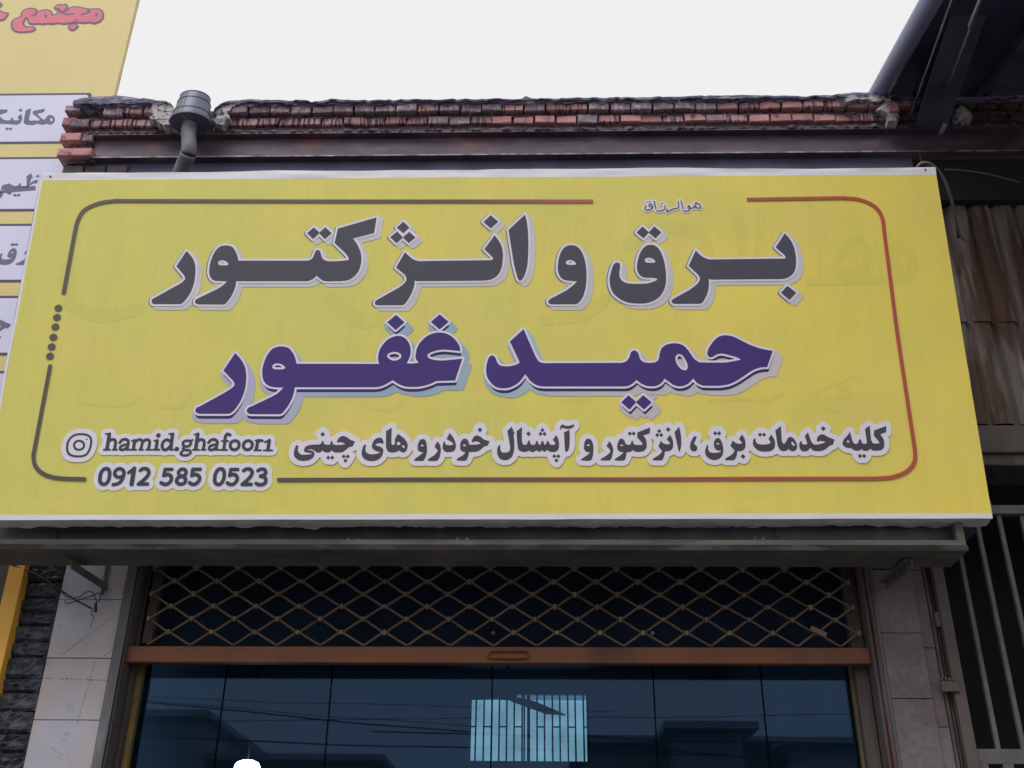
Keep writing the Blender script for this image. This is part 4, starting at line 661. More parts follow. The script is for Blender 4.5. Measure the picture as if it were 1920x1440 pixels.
2,8,3,4,142,152,6,4,8,2,8,-1,4,-3,4,-4,3,-6,13,-48,6,-32,5,-44,4,-48,2,-68,0,-80,-1,-72,-3,-60,-4,-40,-6,-36,-7,-32,-12,-40,-10,-24,-10,-19,-16,-17,-12,-8,-8,-1]],[[-779,2415,-8,7,-56,56,-5,8,0,8,1,4,5,8,61,60,-10,9,-4,7,-1,8,1,4,4,6,56,59,8,5,8,1,4,-1,8,-5,58,-61,3,-8,-1,-8,-2,-4,-10,-13,2,-3,6,-5,56,-55,4,-8,0,-8,-4,-8,-3,-4,-53,-54,-8,-5,-8,-1,-9,4,-43,43,-41,-43,-7,-4,-4,0]],[[1373,2449,-10,5,-58,57,-5,7,-1,8,1,8,3,4,55,60,7,4,4,1,8,0,8,-4,40,-42,40,44,8,3,8,0,5,-2,5,-4,54,-56,6,-8,2,-4,0,-8,-4,-8,-56,-60,-6,-4,-10,-2,-8,3,-44,44,-36,-42,-8,-4]],[[-1511,2461,-6,5,-58,58,-3,6,-2,8,3,8,3,4,55,57,8,6,8,1,8,-3,40,-39,4,0,33,38,7,3,4,1,8,-1,8,-5,64,-63,2,-7,0,-4,-3,-8,-57,-60,-6,-6,-4,-2,-8,0,-8,3,-40,43,-4,1,-36,-42,-8,-4,-8,1]],[[37,2557,-68,68,-4,5,-2,8,2,7,2,5,62,68,8,6,8,2,8,-2,8,-6,66,-64,3,-4,2,-8,-1,-8,-2,-4,-68,-70,-4,-3,-8,-3,-8,1]]],"grey_shade":[[[-872,1788,-21,8,-23,19,-20,7,-8,6,-7,8,-5,12,-2,12,2,12,8,20,8,10,188,120,34,26,13,16,5,8,3,8,0,8,-11,24,-4,5,-72,62,-5,9,-1,8,3,12,69,144,5,8,4,4,9,4,12,2,8,-2,4,-2,41,-34,39,-39,8,-3,24,-8,596,5,3,1,-5,8,-57,60,-3,8,-1,8,5,12,86,133,6,7,6,4,0,4,-20,17,-12,1,-9,6,-67,67,-3,5,-2,8,0,8,5,10,61,66,7,7,8,3,12,2,12,-3,44,-37,69,-68,3,-12,-1,-8,-3,-5,-68,-71,-2,-4,38,-32,27,-40,25,-45,4,-3,0,-5,1,1,-3,8,1,8,-20,136,1,12,4,8,148,157,8,4,12,2,11,-3,45,-38,4,-9,11,-41,8,-36,5,-48,4,-48,2,-64,1,-84,-2,-72,-2,-56,-4,-40,-6,-40,-8,-32,-12,-40,-11,-28,-7,-12,-11,-13,-11,-11,-9,-5,-8,-2,-8,0,-8,2,-8,4,-24,21,-8,1,-12,5,-13,14,-7,12,-8,20,-17,72,-12,52,-3,21,-4,-14,-5,-43,-7,-32,-9,-28,-11,-24,-16,-23,-17,-17,-19,-14,-24,-12,-16,-6,-16,-4,-44,-5,-568,-2,-3,-5,-4,-28,-8,-32,-10,-32,-15,-35,-16,-33,-17,-28,-11,-13,-12,-10,-14,-9,-10,-2]],[[676,1788,-68,1,-12,2,-15,9,-17,15,-12,3,-12,7,-9,7,-6,8,-4,8,-2,12,0,12,3,8,4,8,6,8,16,15,132,75,39,30,0,4,-15,8,-20,16,-8,2,-12,6,-16,12,-15,16,-9,12,-6,12,-8,24,-5,24,-1,20,0,24,2,28,4,36,10,44,14,40,13,24,9,14,12,14,12,11,12,8,8,4,16,6,28,4,16,1,20,-2,20,-6,20,-12,48,-41,11,-13,14,-20,14,-28,11,-32,10,-40,8,-44,3,-40,2,-48,-1,-40,-4,-56,-6,-44,-6,-28,-11,-40,-16,-36,-19,-32,-14,-16,-12,-10,-20,-12,-8,-2]],[[1648,1787,-8,3,-16,10,-16,14,-12,3,-16,10,-6,5,-6,10,-4,14,0,12,3,12,21,23,136,80,40,29,16,13,16,15,12,15,6,9,3,8,0,8,-9,17,-75,87,-4,12,2,12,67,144,4,8,6,6,8,4,12,2,12,-3,44,-37,28,-36,12,-6,20,-5,16,-2,592,4,2,1,-5,8,-57,62,-4,10,0,8,5,12,90,136,5,5,8,3,12,2,12,-3,43,-35,30,-40,14,-24,11,-24,8,-20,9,-36,4,-24,4,-44,1,-28,-2,-48,-7,-52,-7,-28,-9,-24,-15,-23,-16,-19,-22,-18,-22,-12,-20,-8,-16,-4,2,-4,30,-25,68,-65,5,-6,3,-8,-2,-12,-5,-8,-61,-65,-8,-7,-8,-2,-12,1,-30,25,-10,1,-8,3,-69,72,-6,8,-2,12,4,12,57,60,-4,4,-564,-2,-5,-2,-3,-28,-5,-36,-7,-28,-12,-32,-8,-20,-17,-32,-15,-22,-14,-14,-22,-12,-8,-1]],[[1332,1792,-48,5,-24,5,-28,9,-16,7,-24,14,-16,11,-32,19,-16,11,-20,18,-16,17,-15,20,-9,16,-10,24,-5,20,-5,28,-2,24,0,32,3,28,5,24,13,52,8,24,12,24,12,16,13,10,16,7,20,2,16,-3,14,-8,38,-32,6,-8,5,-8,3,-16,0,-28,-6,-36,-3,-28,3,-20,2,-8,2,-2,24,-5,28,-3,56,0,28,1,5,1,-13,11,-12,4,-16,9,-12,11,-10,13,-11,20,-8,24,-4,24,0,28,7,40,7,32,13,40,14,33,11,19,14,20,11,13,16,14,12,7,15,6,-23,19,-12,2,-8,4,-56,56,-8,11,-2,8,1,8,5,10,52,56,6,6,6,3,16,3,9,-2,43,-35,25,27,7,6,16,5,8,-1,8,-3,41,-35,59,-60,2,-4,3,-8,0,-8,-5,-9,-54,-59,-10,-7,-12,-1,-8,2,-28,24,-12,2,-12,7,-15,-19,3,-2,12,-1,12,-3,20,-9,52,-42,17,-19,11,-16,8,-16,8,-20,15,-48,8,-36,4,-32,5,-52,1,-44,-1,-36,-3,-36,-6,-36,-11,-36,-9,-24,-11,-20,-10,-16,-12,-16,-14,-16,-20,-17,-16,-11,-20,-10,-28,-12,-20,-6,-28,-6,-32,-3,-28,0]],[[-2408,1803,-24,11,-20,16,-24,11,-9,7,-7,10,-15,-22,-13,-14,-8,-6,-16,-7,-8,-3,-232,1,-11,5,-29,22,-12,3,-17,11,-8,8,-7,12,-3,16,1,16,5,16,9,11,222,145,17,16,9,12,-1,4,-11,17,-72,84,-4,7,-2,8,3,12,71,144,6,8,6,4,16,4,12,-3,44,-36,22,-21,31,-36,15,-22,11,-22,10,-24,9,-28,4,-24,4,-36,3,-44,-1,-32,-3,-44,-4,-28,-14,-52,1,-1,140,78,16,11,-2,4,-10,5,-20,16,-16,7,-13,8,-7,5,-12,13,-7,10,-12,24,-8,24,-4,28,0,48,3,40,8,44,7,24,13,36,13,24,18,24,13,12,12,8,24,8,20,4,20,1,32,-2,16,-5,16,-7,
48,-39,12,-12,9,-12,15,-24,11,-20,9,-24,4,-5,540,-3,17,4,6,4,6,8,4,8,7,28,8,24,8,12,12,9,12,4,16,2,12,-1,12,-6,47,-40,9,-12,3,-8,7,-24,6,-16,8,-3,68,1,36,2,24,3,4,1,0,4,-25,32,-91,92,-8,11,-4,1,-5,-4,-7,-2,-12,1,-8,5,-24,20,-12,2,-12,5,-20,-23,-8,-7,-8,-2,-12,2,-28,23,-4,2,-12,2,-6,4,-60,60,-5,8,-1,8,1,8,4,8,59,61,8,5,12,2,8,-1,8,-3,36,-31,4,3,20,22,7,6,5,2,12,3,8,-1,8,-4,29,-24,31,-29,4,1,5,28,6,8,7,4,338,110,16,2,8,-2,41,-34,7,-8,2,-8,0,-8,-16,-152,-2,-7,-3,-5,-5,-5,-8,-3,-137,-40,-9,-4,1,-4,15,-24,16,-28,14,-32,11,-32,4,-20,5,-28,1,-36,-1,-28,-4,-32,-7,-28,-13,-32,-15,-24,-16,-20,-21,-20,-20,-14,-20,-10,-12,-3,-20,-4,-28,-3,-20,-1,-96,-1,-24,0,-8,1,-20,5,-20,11,-20,15,-16,7,-4,0,-20,-16,-16,-9,-20,-8,-24,-4,-580,3,-2,-1,-2,-3,-3,-29,-7,-36,-9,-32,-11,-28,-12,-24,-24,-40,-10,-12,-8,-6,-20,-9,-8,-1]],[[-736,2383,-32,26,-12,1,-9,6,-59,60,-4,8,-1,8,1,8,6,8,56,56,-1,4,-7,8,-2,8,0,8,4,10,59,62,9,5,16,2,8,-2,4,-3,40,-33,56,-59,5,-10,1,-8,-3,-8,-8,-12,61,-60,5,-8,1,-8,-2,-8,-5,-8,-55,-55,-8,-6,-8,-1,-11,2,-29,24,-12,2,-12,7,-27,-29,-5,-4,-8,-2]]],"purple_letter":[[[-2076,1405,31,-31,12,-14,20,-26,18,-28,10,-20,7,-20,5,-21,7,-32,4,-34,1,-34,-1,-37,-2,-25,-6,-36,-9,-34,-11,-33,-9,-21,-17,-31,-11,-18,-10,-13,-9,-11,-10,-9,-8,-6,-6,-2,-12,-3,-241,1,-18,8,-6,4,-4,4,-4,7,-1,6,1,6,2,8,3,6,5,5,7,4,15,6,194,120,35,25,13,10,16,13,5,7,2,4,3,8,0,5,-1,6,-3,9,-15,23,-86,86]],[[-1553,1097,-2,-40,-3,-16,-8,-36,-9,-26,-13,-31,-16,-30,-24,-37,-10,-11,-5,-4,-8,-3,-21,-2,-227,2,-16,6,-7,4,-5,4,-3,6,-3,8,1,10,6,11,4,5,3,3,7,3,15,6,140,74,46,26,17,12,8,7,14,15,27,32,-55,1,-28,3,-26,5,-12,4,-6,4,-12,8,-11,9,-10,11,-5,6,-4,7,-7,15,-5,16,-4,17,-3,20,-2,21,1,21,1,21,4,21,7,30,9,29,7,18,8,18,10,15,11,15,6,7,7,6,7,5,8,4,9,4,20,5,10,2,19,1,19,-2,9,-1,18,-6,8,-3,8,-5,7,-5,6,-6,12,-15,16,-22,7,-14,7,-14,10,-27,12,-38,689,-4,-9,32,-2,13,0,27,1,19,4,19,7,25,8,16,13,23,18,24,13,14,13,12,15,9,22,11,23,7,15,3,7,0,15,-1,14,-4,13,-6,13,-8,12,-10,11,-14,10,-15,8,-15,8,-20,3,-14,3,-22,0,-17,-1,-24,-3,-14,-3,-12,-22,-55,41,-1,22,2,38,4,-19,25,-6,11,-2,6,-2,14,0,14,1,14,2,18,3,19,6,19,3,9,13,25,16,24,20,22,14,13,15,12,8,5,17,8,16,7,27,7,29,3,19,-1,19,-3,9,-2,9,-3,18,-7,17,-9,15,-10,21,-19,12,-14,11,-14,10,-15,9,-16,6,-15,2,-6,3,-12,2,-24,-111,13,-19,2,-29,-2,-29,-4,-19,-5,-24,-8,-15,-6,-7,-4,-9,-6,-8,-8,-3,-6,-1,-3,1,-7,6,-11,6,-6,5,-4,6,-3,15,-5,15,-4,18,-4,32,-3,43,0,63,7,83,8,-56,-194,-155,-4,-35,-18,-25,-11,-31,-10,-33,-8,-31,-4,-32,-1,-44,1,-25,3,-23,7,-14,6,-15,7,-16,10,-39,27,-41,-28,-21,-12,-22,-11,-15,-5,-7,-2,-15,-2,-29,-2],[-801,1371,1,7,2,8,5,6,7,7,6,3,15,5,15,4,7,0,14,-1,14,-3,12,-5,5,-3,8,-7,6,-8,4,-9,1,-4,-1,-5,-4,-8,-7,-9,-8,-6,-5,-3,-13,-6,-13,-3,-7,0,-6,0,-12,2,-11,5,-10,6,-9,6,-7,7,-6,7],[-1754,1275,0,8,2,9,5,8,2,3,4,3,10,3,12,2,11,0,11,-2,12,-3,15,-7,9,-8,9,-8,6,-9,0,-3,-1,-5,-4,-3,-8,-4,-5,-2,-20,-1,-31,1,-17,1,-9,3,-5,3,-4,4]],[[-740,1750,74,-69,-72,-71,-76,72]],[[-371,1753,78,-69,-75,-71,-75,70]],[[76,1374,4,0,8,-3,7,-5,7,-7,5,-10,8,-24,7,-16,6,-10,7,-8,4,-4,6,-3,12,-4,20,-4,21,-1,23,1,22,4,24,7,14,5,13,7,13,11,-82,190,115,113,88,-223,19,-42,14,-24,7,-7,4,-3,10,-5,27,-6,642,0,22,5,10,4,5,3,9,7,8,9,10,16,6,14,8,25,3,7,3,6,7,7,8,5,8,3,4,1,4,-1,9,-4,9,-7,7,-9,3,-6,3,-8,5,-26,2,-9,3,-7,10,-14,13,-11,11,-5,6,-2,32,-5,45,4,8,2,6,3,5,3,8,7,8,13,5,11,3,13,3,22,9,33,6,12,3,6,11,12,6,5,14,11,16,8,8,3,10,3,19,4,30,2,26,-3,17,-4,15,-6,14,-9,18,-18,16,-21,39,-67,12,-17,4,-5,10,-7,26,-17,88,-2,95,0,30,1,33,5,50,9,50,12,-29,16,-21,9,-18,6,-68,20,-14,3,-14,0,-20,-2,-18,-5,-9,-6,-13,-9,-9,-5,-15,-6,-7,0,-7,2,-6,5,-8,11,-2,8,0,10,3,17,4,12,6,13,12,21,15,23,11,15,13,15,12,12,13,11,13,9,8,3,7,4,16,4,9,2,17,2,18,-1,16,-2,17,-4,25,-10,20,-10,40,-25,60,-33,24,-12,33,-14,30,-10,32,-9,70,-13,-59,-145,-35,-1,-15,-1,-17,-4,-17,-5,-26,-11,-9,-5,-18,-10,-94,-65,-42,-25,-33,-16,-21,-8,-32,-7,-32,-5,-31,-1,-64,0,-58,2,-31,16,-11,8,-9,10,-20,29,-26,-29,-11,-10,-10,-8,-17,-9,-11,-5,-15,-5,-16,-2,-13,0,-14,1,-15,4,-14,5,-11,6,-24,21,-39,30,-15,-22,-8,-11,-14,-12,-11,-7,-17,-9,-15,-4,
-16,-1,-20,-1,-22,2,-15,3,-13,5,-18,9,-17,11,-30,28,-32,-31,-11,-8,-11,-6,-16,-8,-10,-3,-25,-2,-658,2,-37,4,-14,4,-23,11,-14,9,-14,12,-8,8,-8,9,-37,54,-24,-40,-11,-15,-12,-13,-12,-11,-13,-11,-15,-9,-17,-9,-17,-8,-9,-3,-15,-4,-15,-2,-15,-1,-29,2,-23,5,-14,6,-14,9,-13,11,-17,19,-15,21,-12,23,-6,16,-5,27,-1,28,1,28,5,27,8,31,5,14,3,6,7,9,6,5,6,4],[1603,1361,5,7,7,7,7,5,8,1,9,0,13,-6,8,-6,4,-6,8,-13,10,-21,10,-24,4,-17,2,-15,-2,-16,-3,-9,-2,-4,-5,-5,-6,-3,-7,-1,-7,0,-9,3,-10,5,-9,7,-8,8,-8,9,-6,11,-8,17,-4,11,-3,12,-1,11,-1,15,1,9]],[[1199,1017,61,-61,-58,-65,-65,64]],[[1319,1017,67,-63,-65,-63,-64,64]]],"purple_halo":[[[-1900,845,-20,6,-12,6,-9,8,-7,12,-3,12,1,16,8,16,6,8,8,7,8,4,16,6,136,71,44,26,20,14,16,16,3,4,-43,4,-32,6,-16,6,-19,12,-14,12,-11,12,-8,12,-10,20,-5,16,-5,20,-4,24,-1,20,0,24,2,20,4,24,7,28,9,32,8,20,8,16,15,24,8,12,8,8,8,8,16,10,16,7,20,5,12,2,20,1,20,-1,12,-2,20,-6,20,-10,8,-6,12,-11,11,-13,16,-24,9,-16,5,-12,13,-32,6,-20,4,-5,648,-4,1,1,-5,24,-1,28,2,24,4,20,8,24,8,20,14,24,17,24,16,18,16,14,16,10,24,12,24,7,16,3,12,2,16,-1,20,-5,16,-8,16,-10,12,-11,13,-15,11,-16,9,-16,9,-24,4,-16,3,-24,1,-20,-2,-24,-3,-16,-5,-16,-10,-28,2,-2,32,1,4,1,-8,16,-2,8,-2,16,0,16,2,32,5,24,6,20,5,12,14,28,16,22,20,23,16,15,16,12,12,8,16,8,16,6,32,9,12,1,4,2,1,2,-72,68,-2,4,0,8,3,8,74,72,5,4,7,2,8,-1,4,-3,80,-70,3,-4,2,-4,0,-8,-3,-8,-72,-68,2,-2,4,-2,16,-2,20,-6,19,-8,17,-9,20,-14,18,-17,14,-15,13,-17,11,-16,9,-16,7,-16,5,-20,3,-28,-1,-8,-2,-4,-3,-4,-6,-3,-8,-1,-112,13,-16,1,-28,-1,-28,-5,-16,-3,-20,-7,-20,-9,-8,-5,-4,-4,1,-4,7,-7,16,-7,28,-6,32,-4,44,1,60,7,84,7,8,-1,4,-2,4,-4,3,-8,0,-8,-56,-192,-4,-8,-7,-5,-8,-2,-148,-4,-34,-17,-22,-9,-36,-12,-36,-9,-32,-4,-32,-1,-44,1,-32,4,-24,7,-28,13,-20,11,-28,20,-4,-1,-32,-22,-20,-11,-24,-11,-24,-8,-44,-4,-640,2,-4,-2,-1,-20,-3,-20,-8,-36,-9,-28,-14,-32,-17,-32,-24,-37,-12,-14,-8,-6,-4,-3,-12,-4,-24,-2],[-1729,1277,13,-2,32,-1,8,1,4,2,-8,6,-12,6,-8,2,-12,1,-12,-1,-8,-2,-3,-8,3,-3],[-755,1353,7,-2,8,-2,8,1,12,3,8,3,6,5,7,8,0,4,-5,7,-4,3,-4,3,-12,4,-8,2,-12,1,-18,-4,-10,-4,-4,-2,-5,-6,0,-4,9,-10,8,-5]],[[-2324,849,-8,2,-21,10,-6,4,-5,5,-6,11,-4,12,0,12,4,12,7,12,9,8,26,12,188,117,38,27,22,18,5,6,2,4,-2,8,-13,20,-84,84,-5,8,-1,8,3,8,83,157,4,5,8,4,8,0,4,-2,6,-4,28,-28,14,-16,22,-28,18,-28,12,-24,7,-20,6,-24,7,-32,4,-36,1,-36,-1,-40,-2,-24,-6,-37,-9,-35,-12,-36,-9,-20,-19,-36,-22,-32,-10,-12,-11,-10,-12,-8,-8,-3,-16,-4,-4,0]],[[1320,873,-8,2,-4,3,-48,48,-4,-2,-43,-47,-5,-3,-4,-1,-8,1,-8,5,-64,63,-4,6,-1,5,1,9,5,7,60,60,7,5,8,1,8,-2,5,-4,43,-43,4,-2,48,47,8,4,4,0,7,-2,6,-4,67,-64,3,-4,1,-8,-3,-8,-3,-4,-62,-61,-8,-6]],[[148,1065,-24,4,-8,3,-12,5,-19,12,-14,12,-19,21,-16,23,-13,24,-7,20,-5,28,-2,32,2,28,4,28,10,36,8,20,12,16,7,6,10,6,10,3,8,0,4,-1,12,-4,12,-8,8,-8,8,-14,7,-24,8,-16,9,-13,4,-3,4,-2,8,-2,16,-3,16,-1,20,2,24,4,20,5,12,4,9,5,3,4,-76,176,-1,4,1,8,4,8,113,112,5,4,6,2,8,0,4,-1,4,-3,4,-6,89,-224,18,-40,12,-20,5,-6,8,-4,24,-5,636,-1,20,5,8,3,8,7,8,9,7,12,5,12,8,24,3,8,5,8,8,8,12,10,12,5,8,1,12,-2,12,-5,12,-10,10,-11,4,-8,4,-12,6,-28,2,-8,9,-12,9,-8,8,-4,4,-1,28,-4,40,3,8,2,4,3,5,5,6,8,3,8,6,34,9,34,7,15,4,6,16,19,21,16,15,8,12,5,12,4,20,4,32,2,32,-3,20,-5,16,-6,19,-13,20,-20,15,-20,40,-68,11,-16,11,-10,20,-12,84,-2,92,-1,32,2,32,4,37,7,8,4,-21,7,-64,18,-12,3,-8,0,-20,-2,-12,-4,-8,-4,-12,-9,-12,-7,-16,-6,-12,-2,-8,1,-12,5,-9,8,-11,16,-3,12,0,16,3,16,5,16,7,16,12,21,15,23,13,18,12,14,16,16,12,10,16,10,8,5,12,5,16,4,28,4,20,0,20,-3,20,-6,24,-9,24,-12,40,-24,56,-31,28,-14,28,-12,32,-11,32,-8,68,-14,4,-1,4,-3,4,-6,1,-4,1,-4,-2,-8,-59,-144,-5,-6,-4,-3,-8,-2,-32,0,-16,-2,-28,-7,-24,-10,-12,-6,-16,-10,-92,-63,-44,-26,-36,-17,-24,-9,-32,-7,-32,-5,-32,-2,-68,1,-60,2,-36,18,-12,8,-13,14,-7,10,-4,-2,-8,-9,-16,-14,-8,-6,-20,-11,-12,-5,-16,-5,-20,-4,-16,0,-16,2,-16,4,-16,6,-16,9,-24,21,-20,16,-4,0,-12,-16,-4,-4,-13,-12,-13,-8,-22,-10,-16,-5,-20,-2,-20,0,-24,2,-16,3,-16,6,-20,10,-18,12,-18,16,-4,0,-20,-19,-12,-9,-15,-8,-13,-6,-12,-4,-28,-4,-660,3,-44,5,-16,4,-24,12,-16,10,-18,16,-15,16,-19,28,-4,3,-9,-15,-11,
-15,-16,-18,-12,-11,-16,-12,-12,-8,-20,-11,-28,-12,-20,-5,-16,-2,-16,0],[1660,1257,8,-3,4,-1,4,3,2,5,1,12,-1,12,-5,16,-7,20,-10,20,-7,12,-4,4,-5,3,-8,3,-4,-1,-4,-4,-4,-5,-2,-4,0,-8,0,-12,3,-16,4,-12,7,-14,6,-10,11,-12]],[[-744,1593,-8,5,-75,71,-3,4,-3,8,2,8,2,4,4,4,73,67,4,3,8,2,8,-2,4,-3,72,-67,4,-4,3,-4,1,-8,-2,-8,-2,-4,-74,-72,-6,-4,-4,-1]]],"purple_line":[[[-1681,819,-212,3,-16,5,-8,5,-5,7,-4,12,1,8,4,8,2,4,6,7,8,4,16,6,136,71,52,31,13,9,9,8,14,15,25,29,-1,1,-4,1,-48,1,-28,3,-24,5,-16,6,-18,11,-10,9,-10,11,-8,12,-5,12,-7,20,-4,16,-3,20,-2,20,1,24,2,20,3,20,7,32,8,24,7,20,8,16,11,19,10,13,8,8,9,8,9,6,12,5,20,6,12,1,16,1,20,-1,8,-2,20,-6,12,-6,8,-5,8,-8,13,-15,20,-32,8,-16,11,-28,12,-36,4,-3,680,-4,4,3,-7,28,-2,12,-1,28,1,20,4,20,8,24,7,16,14,24,14,20,18,20,12,10,16,10,20,10,24,7,20,3,16,-1,12,-4,16,-7,12,-8,12,-10,9,-10,13,-20,9,-16,7,-20,2,-12,3,-20,1,-20,-2,-20,-2,-16,-4,-12,-20,-52,0,-4,40,0,20,1,32,4,4,2,1,1,-17,21,-6,11,-2,8,-2,12,0,16,3,32,4,20,7,24,14,28,17,24,18,20,15,14,19,14,21,12,16,6,28,7,28,3,20,-1,16,-2,12,-3,28,-11,16,-8,12,-9,25,-22,20,-24,11,-16,9,-16,7,-16,4,-16,2,-20,0,-4,-2,-2,-112,13,-16,1,-32,-1,-28,-5,-16,-3,-24,-8,-16,-7,-13,-8,-8,-8,-6,-8,0,-4,2,-8,4,-8,5,-6,8,-5,20,-8,32,-8,32,-3,44,1,64,7,80,7,1,-1,-56,-192,-1,-1,-152,-4,-4,-1,-36,-18,-24,-10,-28,-9,-32,-8,-36,-5,-28,-1,-44,1,-28,4,-24,7,-28,13,-16,10,-36,26,-4,-2,-40,-27,-20,-12,-20,-9,-16,-6,-8,-2,-40,-4,-660,2,-1,-4,-2,-36,-2,-16,-9,-36,-9,-28,-12,-28,-17,-32,-24,-36,-12,-13,-4,-2,-8,-3,-20,-2],[-1705,1215,28,-1,20,2,8,3,7,4,3,4,0,4,-6,9,-8,9,-12,8,-12,6,-12,4,-12,2,-12,0,-12,-2,-9,-4,-5,-4,-2,-2,-3,-6,-2,-8,0,-8,1,-4,4,-6,8,-6,8,-2],[-745,1291,8,-2,8,0,20,4,14,6,10,8,7,8,5,12,0,4,-2,8,-9,12,-10,8,-15,6,-12,3,-16,1,-20,-3,-12,-5,-8,-3,-8,-7,-5,-8,-3,-8,0,-4,2,-8,6,-8,15,-12,13,-8]],[[-2321,827,-12,5,-8,6,-4,5,-3,8,-1,8,3,8,4,8,4,4,5,3,20,9,188,117,49,35,19,16,6,8,3,8,-1,12,-4,10,-14,22,-84,84,-1,4,83,156,32,-32,11,-12,21,-28,18,-28,9,-20,7,-20,6,-20,6,-32,4,-32,1,-36,-1,-36,-2,-28,-6,-36,-8,-32,-11,-32,-9,-20,-18,-33,-21,-31,-10,-12,-9,-9,-8,-5,-8,-2,-12,-3,-236,1,-4,0]],[[1207,851,-61,60,0,4,57,57,4,2,56,-55,4,-3,56,56,4,2,63,-59,2,-4,-61,-59,-4,-2,-60,60,-4,0,-52,-58]],[[183,1039,-28,2,-20,4,-15,6,-5,3,-12,8,-12,10,-17,19,-17,24,-10,20,-6,16,-5,28,-1,24,1,32,5,28,8,28,7,20,7,10,8,6,4,3,8,2,4,0,8,-3,9,-6,7,-8,4,-8,8,-27,12,-21,8,-10,8,-6,12,-5,24,-4,20,-1,20,2,24,4,20,5,20,8,8,4,13,11,1,4,-79,184,-1,4,110,109,4,3,87,-220,20,-44,14,-24,7,-8,4,-3,12,-5,24,-5,644,0,20,5,12,4,12,9,10,11,10,16,5,12,7,24,6,12,8,8,6,5,12,5,8,-2,8,-4,8,-6,8,-10,5,-12,5,-28,4,-12,11,-16,14,-12,9,-4,8,-3,32,-4,44,4,8,2,11,5,8,8,8,12,5,12,6,36,10,32,8,16,12,14,20,15,13,7,11,5,28,6,28,2,28,-2,16,-4,16,-6,13,-9,19,-19,17,-21,37,-64,14,-20,13,-12,26,-16,89,-2,92,-1,32,2,32,4,52,10,47,11,-5,4,-22,12,-20,9,-20,6,-68,20,-12,3,-16,0,-20,-2,-16,-5,-8,-4,-16,-12,-8,-4,-16,-6,-8,0,-7,3,-5,5,-7,11,-2,8,0,8,3,16,3,12,7,16,12,20,16,24,22,28,14,14,12,10,20,13,8,3,16,5,24,3,20,0,16,-3,16,-4,24,-9,24,-12,40,-24,57,-32,27,-13,32,-14,28,-9,32,-9,68,-13,3,-2,-59,-144,-36,-1,-16,-2,-32,-8,-24,-10,-12,-6,-16,-10,-96,-66,-40,-23,-36,-18,-20,-7,-32,-7,-32,-5,-32,-1,-120,2,-32,16,-8,6,-12,12,-16,25,-4,3,-24,-27,-12,-11,-12,-9,-16,-9,-24,-8,-16,-3,-12,0,-16,1,-16,4,-12,4,-10,6,-26,22,-36,28,-4,1,-21,-31,-19,-16,-8,-5,-16,-8,-16,-4,-16,-1,-20,-1,-20,2,-16,3,-12,4,-20,11,-16,10,-28,26,-4,0,-30,-29,-22,-14,-16,-8,-8,-2,-24,-3,-660,2,-36,4,-16,4,-24,11,-12,8,-16,13,-12,13,-40,57,-24,-39,-10,-14,-15,-16,-23,-19,-16,-11,-16,-8,-24,-11,-20,-5,-12,-1],[1667,1195,8,-2,12,2,8,4,3,4,5,12,2,16,-2,16,-5,16,-9,24,-9,20,-10,16,-4,4,-7,6,-12,5,-8,1,-8,-1,-8,-4,-7,-7,-5,-8,-3,-8,-1,-8,0,-16,4,-20,4,-14,7,-14,7,-12,6,-9,8,-8,9,-7,11,-6]],[[-733,1570,-73,69,2,4,71,65,71,-65,3,-4,-70,-69]],[[-361,1571,-4,3,-69,65,0,4,69,67,4,-1,74,-66,-1,-4]]],"purple_shade":[[[-1676,777,-168,2,-28,10,-32,3,-24,9,-7,4,-8,8,-5,8,-4,13,-20,-25,-16,-15,-8,-5,-8,-3,-20,-4,-244,1,-28,11,-28,0,-8,2,-20,10,-8,6,-8,9,-6,12,-1,8,-1,56,0,8,4,
